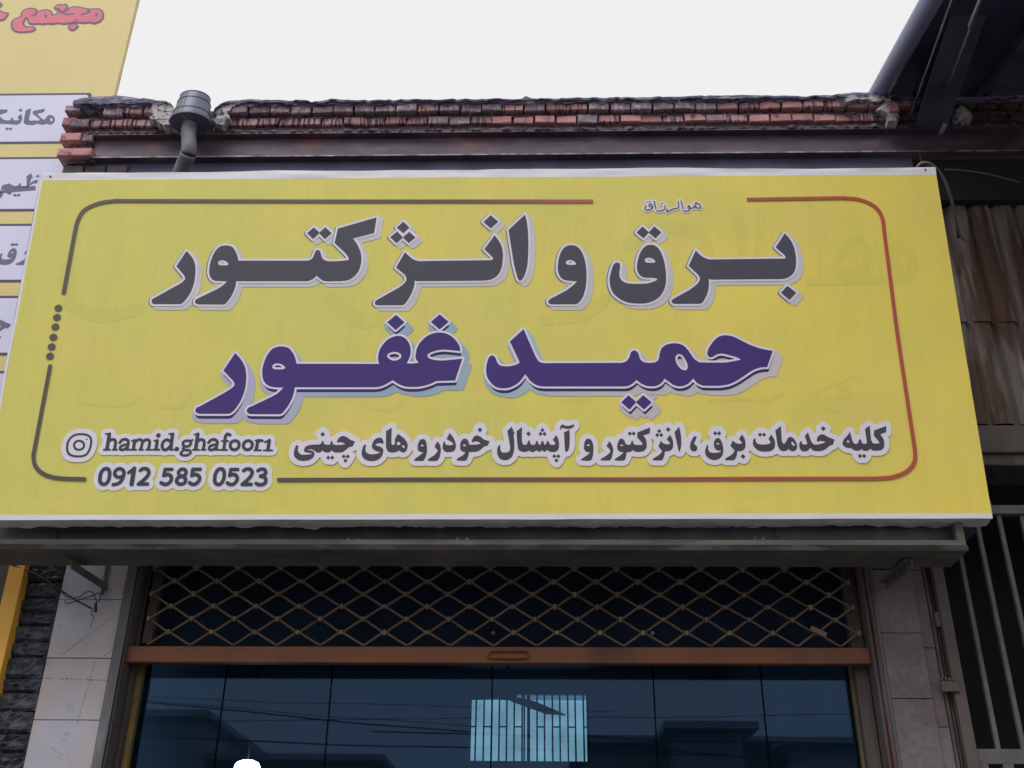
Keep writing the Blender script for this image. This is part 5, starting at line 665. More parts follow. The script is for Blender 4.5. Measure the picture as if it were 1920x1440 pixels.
12,7,12,5,6,12,8,16,6,188,117,49,35,-82,84,-3,8,0,56,2,8,83,156,7,8,8,4,8,0,4,-2,8,-6,29,-28,68,-76,22,-28,21,-32,12,-24,7,-20,6,-24,7,-32,4,-40,2,-32,-2,-40,-2,-24,-5,-36,-6,-24,1,-4,144,76,-24,10,-22,14,-10,9,-12,13,-12,18,-7,16,-6,16,-5,24,-4,40,-1,56,2,40,4,24,7,32,9,28,9,24,18,32,19,24,19,16,20,10,28,7,32,2,20,-2,12,-2,20,-7,16,-8,12,-8,8,-8,60,-67,14,-17,13,-20,9,-16,4,-3,604,-3,2,2,-1,48,2,24,4,20,9,28,7,16,16,28,18,24,14,16,20,16,13,8,16,8,1,4,-50,48,-7,8,-2,8,-1,52,2,8,5,8,74,68,6,4,4,1,8,0,10,-5,74,-69,61,-67,2,-4,2,-8,-2,-8,-2,-4,-53,-52,1,-4,9,-8,66,-73,4,2,12,24,16,23,24,28,16,15,18,13,22,12,19,8,0,4,-21,20,-4,8,-1,56,0,8,7,10,76,72,4,1,8,1,8,-3,4,-3,76,-68,63,-70,2,-4,1,-8,-3,-8,-41,-40,27,-24,62,-68,20,-24,13,-20,9,-16,10,-24,6,-40,-1,-8,-4,-7,-13,-9,8,-8,5,-8,6,-4,5,-8,9,-8,4,-8,-2,-12,-55,-188,-3,-8,-8,-7,-12,-2,-144,-4,-4,-1,-32,-16,-20,-9,-36,-12,-36,-9,-36,-4,-32,-1,-40,0,-32,4,-28,8,-28,4,-24,7,-20,8,-20,10,-4,1,-32,-20,-24,-11,-12,-4,-24,-5,-36,-4,-636,3,-4,-4,-3,-36,-9,-36,-11,-32,-13,-31,-16,-29,-28,-43,-16,-16,-16,-7,-28,-3]],[[1252,808,-7,5,-21,20,-8,-9,-8,-4,-8,-1,-8,3,-65,63,-7,8,-2,8,0,60,4,8,36,36,2,4,-596,3,-40,4,-16,4,-8,4,-32,4,-19,5,-29,14,-14,10,-18,15,-20,-20,-16,-13,-20,-14,-16,-8,-24,-11,-20,-6,-20,-3,-20,0,-32,2,-20,5,-16,5,-20,2,-24,5,-20,9,-16,11,-12,10,-21,23,-15,21,-10,19,-4,8,-7,20,-5,28,-2,28,-1,56,2,28,5,32,9,32,6,16,4,8,7,10,12,11,8,4,8,3,8,1,8,-1,16,-6,8,-6,8,-7,59,-65,9,-13,16,-1,20,2,40,9,4,3,-57,132,-1,8,0,56,2,6,4,4,112,112,8,5,4,1,8,0,9,-4,7,-10,7,-6,5,-7,6,-5,6,-8,5,-4,5,-8,6,-4,5,-8,7,-6,4,-5,89,-225,3,-6,4,-3,636,-1,24,7,4,2,7,5,14,20,5,12,8,24,3,8,7,11,9,9,11,8,12,5,8,1,8,-1,8,-2,12,-7,10,-8,65,-72,7,-12,3,-8,3,-3,44,3,8,3,4,2,10,15,4,12,4,28,10,34,6,14,5,8,14,16,23,18,16,8,12,5,32,8,32,2,32,-3,20,-4,16,-7,16,-10,22,-21,61,-68,16,-20,21,-36,3,-4,37,-1,2,1,1,4,0,60,4,20,3,12,8,16,11,20,27,40,16,19,13,13,15,12,16,11,16,7,20,6,32,4,16,0,20,-3,20,-5,24,-10,24,-11,40,-25,60,-33,24,-12,31,-13,29,-10,28,-7,76,-16,5,-3,5,-8,9,-8,17,-20,5,-4,5,-8,6,-4,5,-8,7,-6,4,-6,2,-8,-2,-8,-59,-144,-6,-8,-7,-4,-4,-1,-36,0,-16,-3,-28,-7,-24,-10,-24,-14,-92,-63,-40,-24,-40,-20,-24,-8,-32,-8,-40,-5,-32,-2,-116,2,-8,1,-20,10,-36,2,-32,15,-29,-17,-18,-8,-21,-6,-12,-2,-16,0,-16,2,-16,3,-20,7,-24,2,-16,4,-20,8,-16,11,-4,-2,-20,-16,-24,-11,-20,-5,-36,-2,-28,2,-16,4,-16,5,-24,3,-16,3,-4,-2,-4,4,64,-60,60,-67,4,-9,-1,-8,-1,-4,-6,-7,-62,-61,-10,-6,-8,0,-8,3,-24,22,-12,-11,-4,-1,-8,-1,-8,2,-16,15,-24,-25,-8,-4,-8,0],[1256,989,4,-3,47,47,5,3,7,1,-3,0,-4,4,-4,0,-20,-14,-20,-10,-12,-4,-20,-4]]],"small_letter":[[[-1495,595,7,-3,3,-4,1,-8,-2,-15,-1,-10,5,-15,5,-10,9,-8,10,-6,10,-3,20,0,27,2,38,8,-19,5,-38,5,-6,2,-5,3,-3,5,-2,6,0,12,2,7,3,7,8,8,12,7,19,6,12,1,26,2,33,0,10,3,7,3,3,3,2,5,1,12,3,4,3,2,3,-1,6,-7,4,-13,3,-5,7,-4,12,-4,17,-1,7,2,3,2,3,5,2,17,4,7,4,2,3,-3,5,-9,4,-15,4,-3,9,-4,17,-2,25,0,18,1,29,6,-21,12,-15,4,-14,1,-14,-7,-2,1,-3,4,-1,9,2,8,6,13,5,7,8,8,10,6,9,3,9,1,11,-3,12,-6,13,-7,19,-15,10,-5,31,-11,-17,-44,-19,-2,-8,-2,-7,-6,-15,-14,-21,-18,-8,-5,-9,-2,-38,-2,-13,1,-12,5,-18,13,-9,-11,-6,-4,-13,-3,-12,0,-10,2,-9,3,-15,13,-10,-12,-4,-4,-7,-2,-13,-1,-7,1,-6,3,-28,19,-9,4,-9,2,-9,0,-25,-3,26,-5,16,-4,11,-4,6,-6,4,-8,2,-9,0,-7,-2,-11,-4,-7,-8,-10,-10,-9,-8,-4,-14,-6,-14,-3,-17,-2,-10,-1,-17,2,-11,3,-11,3,-10,6,-14,10,-7,8,-5,8,-4,13,-2,14,0,15,2,14,4,17,4,11,6,7,3,3]],[[-1294,708,20,-22,-19,-19,-20,19]],[[-1237,507,17,-19,-15,-18,-17,18]],[[-1203,507,16,-19,-16,-18,-18,18]],[[-1111,515,17,-17,-15,-19,-20,19]],[[-1079,515,17,-17,-16,-19,-18,19]],[[-1096,481,18,-17,-17,-20,-17,19]],[[-734,741,1,-108,1,-18,4,-14,4,-5,7,-3,6,0,3,4,4,11,1,10,-3,20,23,50,21,-13,23,-18,15,-14,8,-11,7,-11,8,-17,2,-11,1,-10,-3,-19,-5,-13,-5,-9,-5,-6,-7,-5,-7,-2,-7,1,-11,5,-23,12,-14,-10,-11,-5,-19,-3,-21,2,-12,3,-6,5,-6,5,-6,11,-4,8,-2,9,-4,34,-3,106],[-689,607,1,4,5,6,4,3,5,0,7,-2,6,-4,4,-7,0,-6,-2,-3,-5,-4,-8,-2,-5,-1,-5,3,-4,4,-2,4],[-646,586,2,2,3,3,5,1,3,0,5,-4,5,-8,1,-5,0,-6,-2,-1,-5,1,-9,4,-7,7]],[[-943,598,5,-3,2,-4,
-3,-26,1,-17,2,-8,3,-6,4,-4,11,-7,9,-4,9,-2,15,-2,11,0,16,3,16,3,29,10,-30,8,-12,6,-12,6,-10,8,-8,10,-3,7,-1,9,2,15,6,19,6,12,9,10,7,6,8,5,12,4,8,1,8,0,7,-2,3,-2,8,-9,6,-12,3,-7,1,-21,-21,4,-23,1,-7,-2,-5,-3,-7,-5,-1,-3,3,-4,9,-5,11,-4,17,-4,7,-3,9,-8,7,-11,2,-9,0,-5,-1,-12,-2,-12,-3,-10,-5,-11,-10,-14,-13,-11,-16,-8,-18,-6,-14,-1,-21,0,-18,4,-17,7,-10,6,-8,8,-11,15,-6,15,-2,15,2,25,6,23,4,10,4,7,5,4]],[[-477,644,6,-1,6,-3,5,-3,5,-6,5,-13,5,-21,3,-26,1,-30,-2,-22,-5,-20,-5,-14,-7,-14,-4,-6,-5,-4,-10,-3,-57,1,-6,5,-1,2,1,3,8,11,32,22,34,29,-21,2,-10,4,-8,5,-5,5,-3,7,-3,17,0,14,2,15,4,13,6,14,5,7,5,5,9,4],[-495,587,1,4,4,4,3,1,4,1,6,-2,3,-1,4,-5,2,-4,-4,-3,-8,-1,-11,3]],[[-360,624,14,-17,5,-7,6,-12,4,-19,2,-19,-2,-26,-4,-24,-5,-15,-6,-12,-8,-9,-5,-4,-7,-2,-62,1,-4,4,0,4,9,12,29,18,10,7,18,19,6,8,4,8,1,4,-1,5,-11,13,-14,19]],[[-262,695,18,-21,7,-9,7,-11,8,-17,8,-22,4,-14,2,-15,-1,-15,-2,-9,-5,-11,-7,-9,-6,-4,-8,-3,-9,-2,-24,-1,-15,0,-8,3,-10,8,-8,11,-4,11,-1,12,1,14,3,17,4,9,2,3,3,1,5,0,1,-4,0,-9,1,-5,6,-6,12,-6,16,-1,17,1,7,2,4,3,3,3,1,4,-3,5,-19,14,-33,20]],[[-40,673,13,-3,17,-9,8,-6,15,-14,10,-5,41,-12,-16,-39,-18,-3,-6,-3,-8,-5,-15,-14,-13,-10,-13,-9,-10,-4,-16,-3,-51,-2,-2,-22,-4,-16,-5,-12,-5,-10,-6,-8,-4,-3,-3,-2,-10,-1,-54,3,-6,5,0,3,3,4,8,8,27,16,10,7,8,7,16,21,-20,3,-7,2,-6,5,-5,5,-6,10,-2,14,1,25,4,20,4,9,5,7,8,9,9,5,6,1,6,-1,9,-3,8,-8,6,-10,3,-8,5,-22,19,-1,28,1,18,1,12,4,15,5,-15,11,-7,3,-16,3,-11,0,-5,-3,-7,-5,-4,-2,-3,2,-3,2,-2,6,1,8,4,10,8,13,7,10,4,4,6,4,7,2],[-153,588,0,3,4,4,3,2,3,0,7,-1,4,-3,4,-4,2,-4,-5,-3,-10,-1,-9,3]],[[-16,742,19,-22,-19,-22,-19,22]],[[241,748,25,-62,-10,-6,6,-48,2,-39,-1,-20,-1,-19,-5,-25,-6,-22,-6,-13,-7,-8,-12,-11,-12,-8,-14,-4,-14,-1,-11,2,-17,5,-10,6,-7,7,-8,14,-5,14,-4,20,0,20,2,15,3,8,5,10,6,7,4,1,5,-3,2,-4,-1,-23,1,-8,4,-14,3,-5,3,-2,6,-3,10,-2,11,-1,12,1,7,1,8,4,6,5,4,5,3,12,1,8,0,14,-6,40,-17,93]],[[326,744,-2,-75,0,-33,1,-12,3,-17,3,-6,4,-5,6,-3,8,-2,7,1,6,4,5,6,6,21,4,6,3,1,4,-2,5,-7,4,-17,3,-6,6,-4,7,-3,8,0,6,1,7,3,3,5,4,18,5,6,3,2,4,-2,4,-6,5,-21,3,-3,5,-2,4,0,3,2,13,28,4,4,4,-3,5,-8,5,-18,4,-4,7,0,3,2,6,20,6,8,4,3,4,-3,5,-9,5,-15,3,-4,4,-3,7,-1,11,0,8,1,5,1,5,4,2,3,1,3,-2,7,-18,23,27,41,14,-24,3,-10,4,-20,2,-20,0,-23,-2,-11,-6,-14,-6,-8,-11,-9,-11,-4,-12,-1,-12,0,-16,4,-8,5,-12,10,-15,-15,-6,-2,-6,2,-15,13,-15,-13,-6,-2,-7,2,-18,13,-15,-14,-6,-2,-6,-1,-10,1,-6,2,-17,11,-12,-8,-5,-3,-16,-2,-11,0,-6,1,-13,5,-8,4,-8,6,-3,3,-3,6,-4,13,-6,60,-3,80]],[[378,707,19,-21,-18,-22,-20,22]],[[490,736,18,-19,-17,-19,-17,19]],[[476,703,16,-19,-18,-18,-15,18]],[[508,703,16,-19,-16,-18,-18,18]],[[585,513,16,-18,-17,-18,-16,18]],[[617,513,17,-19,-17,-17,-17,18]],[[601,478,17,-18,-16,-18,-19,18]],[[711,719,0,-74,-2,-45,-1,-16,-5,-23,-5,-14,-4,-6,-6,-7,-4,-3,-4,0,-4,2,-3,5,-3,10,-5,149]],[[633,731,1,10,4,10,7,10,5,3,7,-1,20,-9,12,-2,12,0,7,1,18,6,25,6,-4,-15,-5,-8,-10,-7,-16,-7,-14,-3,-14,0,-8,2,-16,6,-13,2,-4,-2,-3,-3,-5,-13,-5,9]],[[861,643,10,-2,6,-3,6,-5,3,-4,7,-16,5,-19,2,-21,-1,-37,-3,-30,-5,-18,-7,-19,-6,-7,-4,-3,-14,-3,-56,2,-6,6,0,3,1,2,13,10,33,22,30,26,-22,2,-11,4,-9,7,-4,6,-4,8,-1,5,0,12,2,23,3,17,3,10,5,9,9,9,7,3],[845,588,1,2,5,4,4,1,4,0,6,-2,3,-2,3,-4,2,-4,-2,-1,-4,-1,-10,0,-9,4]],[[1028,622,15,-20,5,-9,6,-16,4,-17,1,-12,-2,-17,-6,-28,-7,-23,-6,-10,-10,-12,-67,0,-5,4,-1,3,3,5,9,8,28,16,10,7,20,17,7,9,2,4,1,7,-2,9,-7,10,-20,22]],[[1130,642,9,-3,10,-9,4,-9,6,-19,2,-3,5,-5,8,-4,6,-1,7,0,5,1,4,3,4,5,10,26,3,3,4,-3,4,-9,6,-20,5,-4,10,-2,33,-1,13,1,5,1,3,1,1,3,-2,6,-5,9,-35,46,4,40,105,42,-6,-51,-53,-17,17,-26,4,-11,3,-20,1,-20,-2,-20,-3,-9,-7,-12,-10,-10,-7,-5,-10,-3,-11,-2,-25,-2,-15,1,-9,4,-13,11,-13,-11,-6,-3,-9,-2,-23,-1,-6,-26,-6,-25,-4,-10,-3,-3,-6,-4,-10,-4,-59,2,-5,4,-1,2,2,4,10,10,39,25,25,24,-22,2,-8,2,-6,4,-6,4,-4,6,-4,7,-1,9,-1,11,2,15,4,17,6,15,5,10,7,9,8,4],[1114,587,3,3,5,3,3,0,6,0,7,-4,3,-4,1,-4,-6,-2,-10,0,-9,4]],[[1199,704,15,-19,-16,-19,-18,19]],[[1230,704,15,-19,-17,-19,-15,19]],[[1598,742,8,-42,2,-18,2,-32,-1,-32,-2,-30,-3,-18,-9,-31,-4,-9,-2,-1,-2,1,-3,6,-4,15,-4,
30,-18,114]],[[1519,674,13,-22,4,-9,4,-11,3,-17,0,-18,-1,-17,-4,-16,-6,-11,-8,-9,-8,-5,-4,-1,-24,-5,-16,-1,-3,-25,-7,-23,-8,-15,-13,-12,-63,1,-6,4,-2,1,0,3,11,11,30,18,11,7,18,17,8,11,0,7,-2,7,-24,32,23,47,16,-20,6,-4,6,-3,13,-2,16,-1,8,1,2,1,3,3,3,8,-25,28]],[[1509,740,19,-21,-20,-21,-19,21]],[[1437,724,15,-19,-17,-18,-17,18]],[[1419,691,17,-19,-18,-19,-16,20]],[[1452,691,14,-20,-16,-18,-16,18]],[[1723,662,5,-1,4,-3,2,-4,-1,-3,-9,-25,-11,-20,-2,-5,0,-4,3,-5,10,-7,5,-5,5,-11,0,-6,0,-6,-4,-11,-7,-8,-4,-3,-6,-2,-12,0,-12,4,-5,4,-4,5,-2,7,-2,10,1,17,2,11,4,17,12,24,8,14,7,8,6,6]],[[1818,588,2,-2,3,-6,0,-7,-3,-17,2,-11,4,-10,4,-6,3,-2,7,-3,8,-2,13,-2,11,0,21,2,17,5,9,3,5,4,-1,1,-4,3,-6,2,-12,-1,-6,1,-10,6,-6,5,-5,6,-3,7,-2,13,-1,12,2,17,4,11,6,12,8,10,9,6,7,1,9,-2,9,-8,5,-7,3,-8,8,-30,4,-23,0,-19,-2,-19,-6,-23,-8,-16,-10,-11,-12,-9,-13,-6,-14,-4,-14,-2,-17,3,-15,6,-9,5,-12,11,-9,12,-3,9,-3,15,0,14,3,15,5,14,8,18,5,6],[1889,597,1,2,3,3,6,2,8,-2,5,-3,2,-3,-1,-2,-4,-3,-10,-2,-6,2,-4,3]],[[1887,705,16,-20,-17,-18,-17,18]],[[1919,705,16,-20,-19,-19,-14,19]],[[2100,675,12,-20,4,-8,4,-12,3,-20,1,-19,-2,-18,-2,-11,-7,-13,-9,-9,-10,-7,-16,-4,-26,-2,-4,-27,-6,-17,-10,-18,-13,-13,-61,0,-6,4,-3,4,4,5,9,9,31,17,11,8,16,16,8,12,1,8,-3,7,-26,32,22,45,18,-17,15,-8,13,-4,13,0,7,1,5,3,4,7,-23,29]],[[2095,510,19,-22,-18,-20,-21,22]],[[2199,641,4,-1,5,-5,0,-5,-1,-12,3,-9,7,-9,5,-4,4,-2,15,-4,21,-1,22,1,22,3,11,5,6,5,1,6,-1,4,-12,25,25,36,16,-29,4,-10,4,-17,1,-17,-2,-18,-2,-11,-4,-10,-6,-9,-12,-11,-13,-8,-11,-2,-37,-4,-12,0,-24,5,-18,6,-14,11,-12,13,-7,12,-4,13,-1,12,2,16,3,8,5,9,3,5]],[[2247,690,16,-17,-19,-19,-16,19]],[[2280,690,14,-17,-17,-19,-16,19]],[[2421,747,-5,-113,1,-16,2,-12,3,-4,5,-5,6,-1,4,2,10,11,14,25,11,13,6,4,7,2,8,-1,7,-3,7,-3,10,-11,9,-18,8,-22,2,-17,-2,-13,-4,-12,-4,-6,-6,-6,-9,-7,-7,-2,-8,-1,-8,1,-7,2,-6,4,-12,15,-11,-13,-9,-4,-8,-3,-9,-1,-11,1,-12,4,-6,5,-6,6,-5,11,-5,17,-3,25,-6,107],[2490,606,3,3,5,3,4,1,4,-3,3,-6,5,-12,3,-8,-1,-6,-3,-1,-5,0,-6,2,-3,3,-4,5,-3,7,-2,8]],[[2633,693,12,-55,7,-24,4,-8,4,-7,5,-5,5,-4,6,-2,8,-1,25,2,29,8,31,11,-19,7,-11,2,-10,1,-10,-1,-15,-7,-3,1,-3,5,-1,6,2,12,5,13,5,7,9,10,8,4,11,5,12,1,7,-1,5,-2,25,-17,12,-7,42,-17,-18,-45,-20,-5,-7,-3,-9,-6,-12,-12,-9,-7,-21,-12,-18,-6,-12,-2,-19,-1,-16,2,-13,3,-8,3,-6,4,-13,18,-16,-20,-6,-5,-8,-3,-12,-4,-8,0,-12,2,-7,3,-6,4,-5,7,-4,8,-3,12,0,16,1,8,3,11,7,12,4,3,5,2,2,-1,2,-19,2,-2,4,-4,10,-3,9,0,9,2,6,3,2,3,0,7,-14,56]],[[2761,744,18,-21,-21,-22,-18,22]],[[2972,695,6,-53,4,-23,5,-12,3,-6,4,-5,5,-3,6,-1,10,1,6,3,4,6,9,19,8,10,4,3,4,-4,3,-9,3,-17,2,-5,4,-3,7,-2,10,-1,9,1,6,3,2,13,-2,107,41,32,-2,-105,0,-16,2,-12,3,-10,4,-7,4,-3,4,-1,40,1,2,1,3,2,0,8,-37,56,8,43,102,38,-7,-53,-50,-19,16,-24,6,-16,1,-11,1,-11,-2,-27,-2,-9,-3,-9,-5,-8,-6,-7,-11,-9,-5,-2,-13,-3,-30,-2,-19,1,-10,3,-10,13,-16,-13,-9,-2,-11,-3,-12,0,-9,1,-5,4,-7,12,-14,-10,-6,-3,-14,-3,-14,0,-8,2,-7,3,-14,11,-10,10,-15,-3,-8,0,-8,2,-14,7,-11,11,-5,9,-2,7,0,6,3,12,7,12,6,9,26,26],[2938,616,2,4,4,3,5,1,3,-3,3,-7,1,-7,-1,-2,-5,-3,-5,-1,-4,1,-3,5,-1,5]],[[3030,510,16,-19,-19,-19,-17,20]],[[3062,510,16,-19,-18,-19,-16,19]]],"small_halo":[[[-1101,402,-12,3,-12,9,-21,24,-11,20,-20,-21,-16,-8,-12,-1,-16,2,-16,-2,-16,4,-12,8,-21,22,-6,12,-5,16,-12,-1,-3,-3,-9,-16,-12,-15,-15,-13,-13,-8,-24,-9,-16,-4,-24,-3,-16,0,-20,3,-32,9,-16,9,-16,12,-15,15,-7,12,-4,8,-6,20,-2,20,0,20,3,20,5,20,6,16,12,17,16,13,16,5,12,0,16,-5,10,-6,10,-10,4,1,20,11,28,9,20,3,44,2,3,4,-2,4,-11,12,-6,12,-2,12,2,12,6,12,24,28,10,8,12,4,16,-1,12,-4,9,-7,21,-24,6,-9,4,-11,1,-12,-2,-8,1,-4,16,3,16,-3,10,12,10,10,20,13,20,7,16,2,12,-1,20,-6,28,-16,20,-14,40,-17,8,-7,7,-11,5,-21,16,13,12,4,20,2,16,-6,14,24,10,13,14,11,14,8,16,6,16,3,12,1,3,2,1,16,2,8,6,12,8,8,52,33,12,3,16,0,12,-5,12,-11,7,-12,2,-20,2,-4,17,-1,12,-5,24,-15,24,-19,17,-16,21,-28,14,-31,4,-4,4,15,8,18,12,18,16,14,24,9,24,0,12,-2,16,-8,11,-9,10,-12,11,-26,4,0,9,18,6,8,9,7,8,3,8,2,12,-1,8,-2,12,-7,4,-1,5,3,27,60,12,12,16,6,12,1,8,-2,15,-9,29,-33,16,-28,15,13,21,9,12,2,12,0,8,-2,16,-6,4,0,12,
15,13,10,-1,16,4,16,5,8,19,23,8,8,8,4,8,3,12,0,12,-2,12,-7,24,-28,6,-9,4,-12,0,-12,-6,-16,-9,-12,1,-4,8,-7,40,-11,12,-8,8,-9,4,-8,4,-22,8,8,8,4,20,5,16,-3,16,-9,4,-1,-14,81,-1,12,2,8,6,12,39,43,8,7,12,5,16,1,12,-4,12,-8,8,-11,4,-3,20,15,12,6,16,1,12,-3,9,-5,8,-8,5,-8,4,-12,2,-1,16,-1,12,-4,8,-6,20,-23,5,3,2,12,5,11,24,27,8,5,12,4,12,1,8,-2,8,-4,8,-5,20,-21,8,-12,4,-16,8,-10,4,-8,4,0,8,8,16,8,1,2,-2,12,3,20,10,25,16,19,20,10,12,2,12,-1,28,-10,8,-1,16,6,28,6,16,0,12,-5,10,-7,6,-8,5,-12,0,-16,-4,-20,-3,-8,-11,-16,-20,-16,-4,-116,-6,-32,-8,-20,-10,-16,-15,-15,-12,-7,-20,-3,-3,-3,-5,-12,-9,-12,-4,-16,-7,-12,-22,-24,-10,-7,-8,-2,-16,-1,-12,4,-9,6,-21,20,-8,12,-5,20,-9,12,-5,16,-3,3,-16,-4,-20,5,-24,-4,-20,4,-16,-4,-16,-2,-16,2,-16,4,-28,-5,-16,0,-16,2,-24,9,-3,-2,-10,-24,-11,-15,-24,-21,-16,-9,-24,-8,-24,-1,-20,3,-24,8,-16,10,-13,13,-6,8,-9,16,-8,20,-5,28,-1,28,-2,3,-8,-7,-8,-5,-20,-4,-28,-23,-24,-15,-16,-7,-40,-5,-11,-29,-6,-12,-12,-16,-10,-8,-9,-5,-12,-3,-16,-2,-60,3,-12,4,-8,4,-15,15,-6,12,-1,8,0,12,4,16,-2,1,-28,-1,-24,1,-9,-25,-9,-16,-10,-12,-16,-14,-20,-7,-12,-1,-60,1,-12,2,-8,3,-28,-6,-60,1,-12,2,-12,7,-12,9,-9,15,-3,12,2,16,6,15,14,17,16,12,-7,16,-3,10,-4,4,-8,-21,-11,-17,-11,-12,-18,-11,-16,-4,-16,1,-10,2,-18,8,-20,-8,-28,-3,-24,2,-20,5,-7,-16,-14,-20,-19,-18,-8,-5,-20,-10,-24,-7,-20,-2,-32,1,-24,5,-24,10,-16,10,-15,16,-14,20,-9,24,-4,24,1,24,-3,3,-12,-9,-17,-6,12,-12,5,-8,4,-8,2,-12,-4,-16,-12,-20,-3,-12,-4,-8,-27,-32,-16,-8]],[[851,414,-52,2,-12,3,-11,7,-12,12,-5,8,-3,12,0,16,7,16,8,10,23,18,-9,24,-3,12,0,20,2,28,4,20,8,20,10,16,16,16,21,9,16,2,12,-1,16,-4,12,-6,12,-9,9,-11,13,-28,7,-28,2,-28,-3,-58,32,17,12,9,0,4,-10,12,-6,10,-2,10,0,12,4,12,22,44,5,8,10,8,17,6,16,-2,12,-5,16,-15,13,20,11,11,20,10,24,1,3,2,2,12,6,12,23,24,11,8,15,4,20,-2,16,3,12,-3,12,-5,92,37,12,3,12,0,14,-5,10,-8,8,-12,4,0,8,6,8,4,12,2,16,-3,12,-7,4,2,20,19,8,3,12,3,12,-1,9,-4,11,-8,12,-13,4,0,16,17,12,7,16,3,16,-3,15,-11,5,-8,4,-8,9,-48,5,-56,2,-3,13,23,11,14,19,14,13,5,12,1,14,-2,10,-4,12,-8,8,-8,4,-8,4,-12,0,-20,-13,-36,5,-8,4,-2,12,18,12,10,16,6,12,0,8,-2,2,2,10,20,-9,12,-5,12,-2,16,4,12,7,12,21,23,12,7,12,3,12,0,8,-3,8,3,12,0,12,-3,15,-10,19,-24,6,-12,2,-16,-3,-12,-4,-8,-6,-8,0,-4,7,-20,4,-5,11,21,9,11,8,5,12,4,12,0,12,-3,4,3,24,36,8,7,8,5,8,2,12,1,12,-3,8,-4,12,-12,13,-20,7,-15,4,-3,12,13,16,9,5,12,6,8,21,20,8,6,16,5,12,-1,8,-3,12,3,8,0,11,-2,8,-4,13,-12,4,-1,8,3,4,2,5,12,11,12,51,40,9,5,8,2,12,0,12,-4,12,-9,8,-10,4,-16,-2,-56,2,-3,16,4,8,0,16,-2,12,-4,19,-11,21,-22,5,2,4,16,4,8,31,37,12,11,12,4,12,1,8,-1,16,-8,8,-8,4,-8,8,-26,21,18,1,4,-3,12,0,12,4,12,5,7,28,28,8,5,12,4,16,-1,15,-7,8,-8,22,-28,4,-12,1,-12,-4,-12,-9,-16,51,-22,9,-6,7,-8,4,0,32,33,32,39,12,8,12,3,12,0,12,-4,8,-6,8,-8,6,-13,4,-36,2,-3,16,8,16,2,1,45,3,12,4,8,8,8,44,34,16,6,16,0,16,-7,9,-9,8,-16,3,-2,76,28,12,2,12,-1,12,-5,8,-7,8,-11,3,-12,0,-12,-7,-52,-4,-12,-4,-8,-8,-8,-16,-8,3,-8,3,-20,-2,-44,-3,-16,-5,-12,-11,-20,-11,-12,-14,-11,-20,-9,-16,-4,-36,-2,-24,0,-12,3,-2,-1,-5,-20,-5,-9,-24,-25,-9,-6,-11,-4,-12,0,-12,3,-8,-2,-12,-1,-12,3,-8,4,-8,7,-21,26,-5,12,-1,20,-17,12,-16,1,-16,3,-24,13,-21,19,-11,19,-9,-11,-9,-8,-10,-5,-20,-5,-24,-22,-28,-16,-28,-10,-20,-3,-24,0,-20,3,-32,8,-16,-7,-12,-4,-24,-2,-24,4,-24,12,-12,-8,-20,-5,-24,0,-24,7,-16,-5,-20,-2,-20,3,-16,5,-20,13,-28,-15,-8,-3,-16,-3,-36,-4,-20,0,-32,6,-28,11,-21,15,-23,25,-7,-13,-7,-8,9,-12,4,-8,2,-12,-1,-12,-8,-16,-21,-24,-15,-9,-16,-3,-17,4,-15,12,-20,-20,-12,-5,-12,-2,-68,1,-12,4,-16,10,-4,2,-16,-8,-20,-5,-24,-2,-24,4,-28,12,-12,8,-15,13,-15,20,-7,16,-3,12,-4,4,-12,-8,-16,-6,-20,-1,-12,1,-20,7,-16,11,-10,12,-6,13,-9,-21,-7,-11,-10,-9,-10,-5,-16,-2,-12,2,-15,9,-9,10,-4,1,-16,-9,-20,-6,-3,-4,-8,-24,-11,-20,-18,-20,-12,-8,-16,-4,-72,2,-16,6,-16,13,-9,15,-2,16,3,16,4,8,7,8,13,13,33,19,10,8,-14,20,-4,16,2,16,12,28,-9,8,-14,18,-4,-2,5,-32,0,-20,-2,-24,-6,-20,-15,-24,-14,-13,-12,-9,-24,-9,-16,-3,-28,-2,-24,2,-12,5,-16,-4,-2,-3,-7,-24,-7,-16,-12,-15,-16,-10,-16,-6,-12,-2,-64,3,-16,6,-20,-6,-72,0,-12,2,-8,4,-12,9,-8,11,-4,-2,-12,-12,
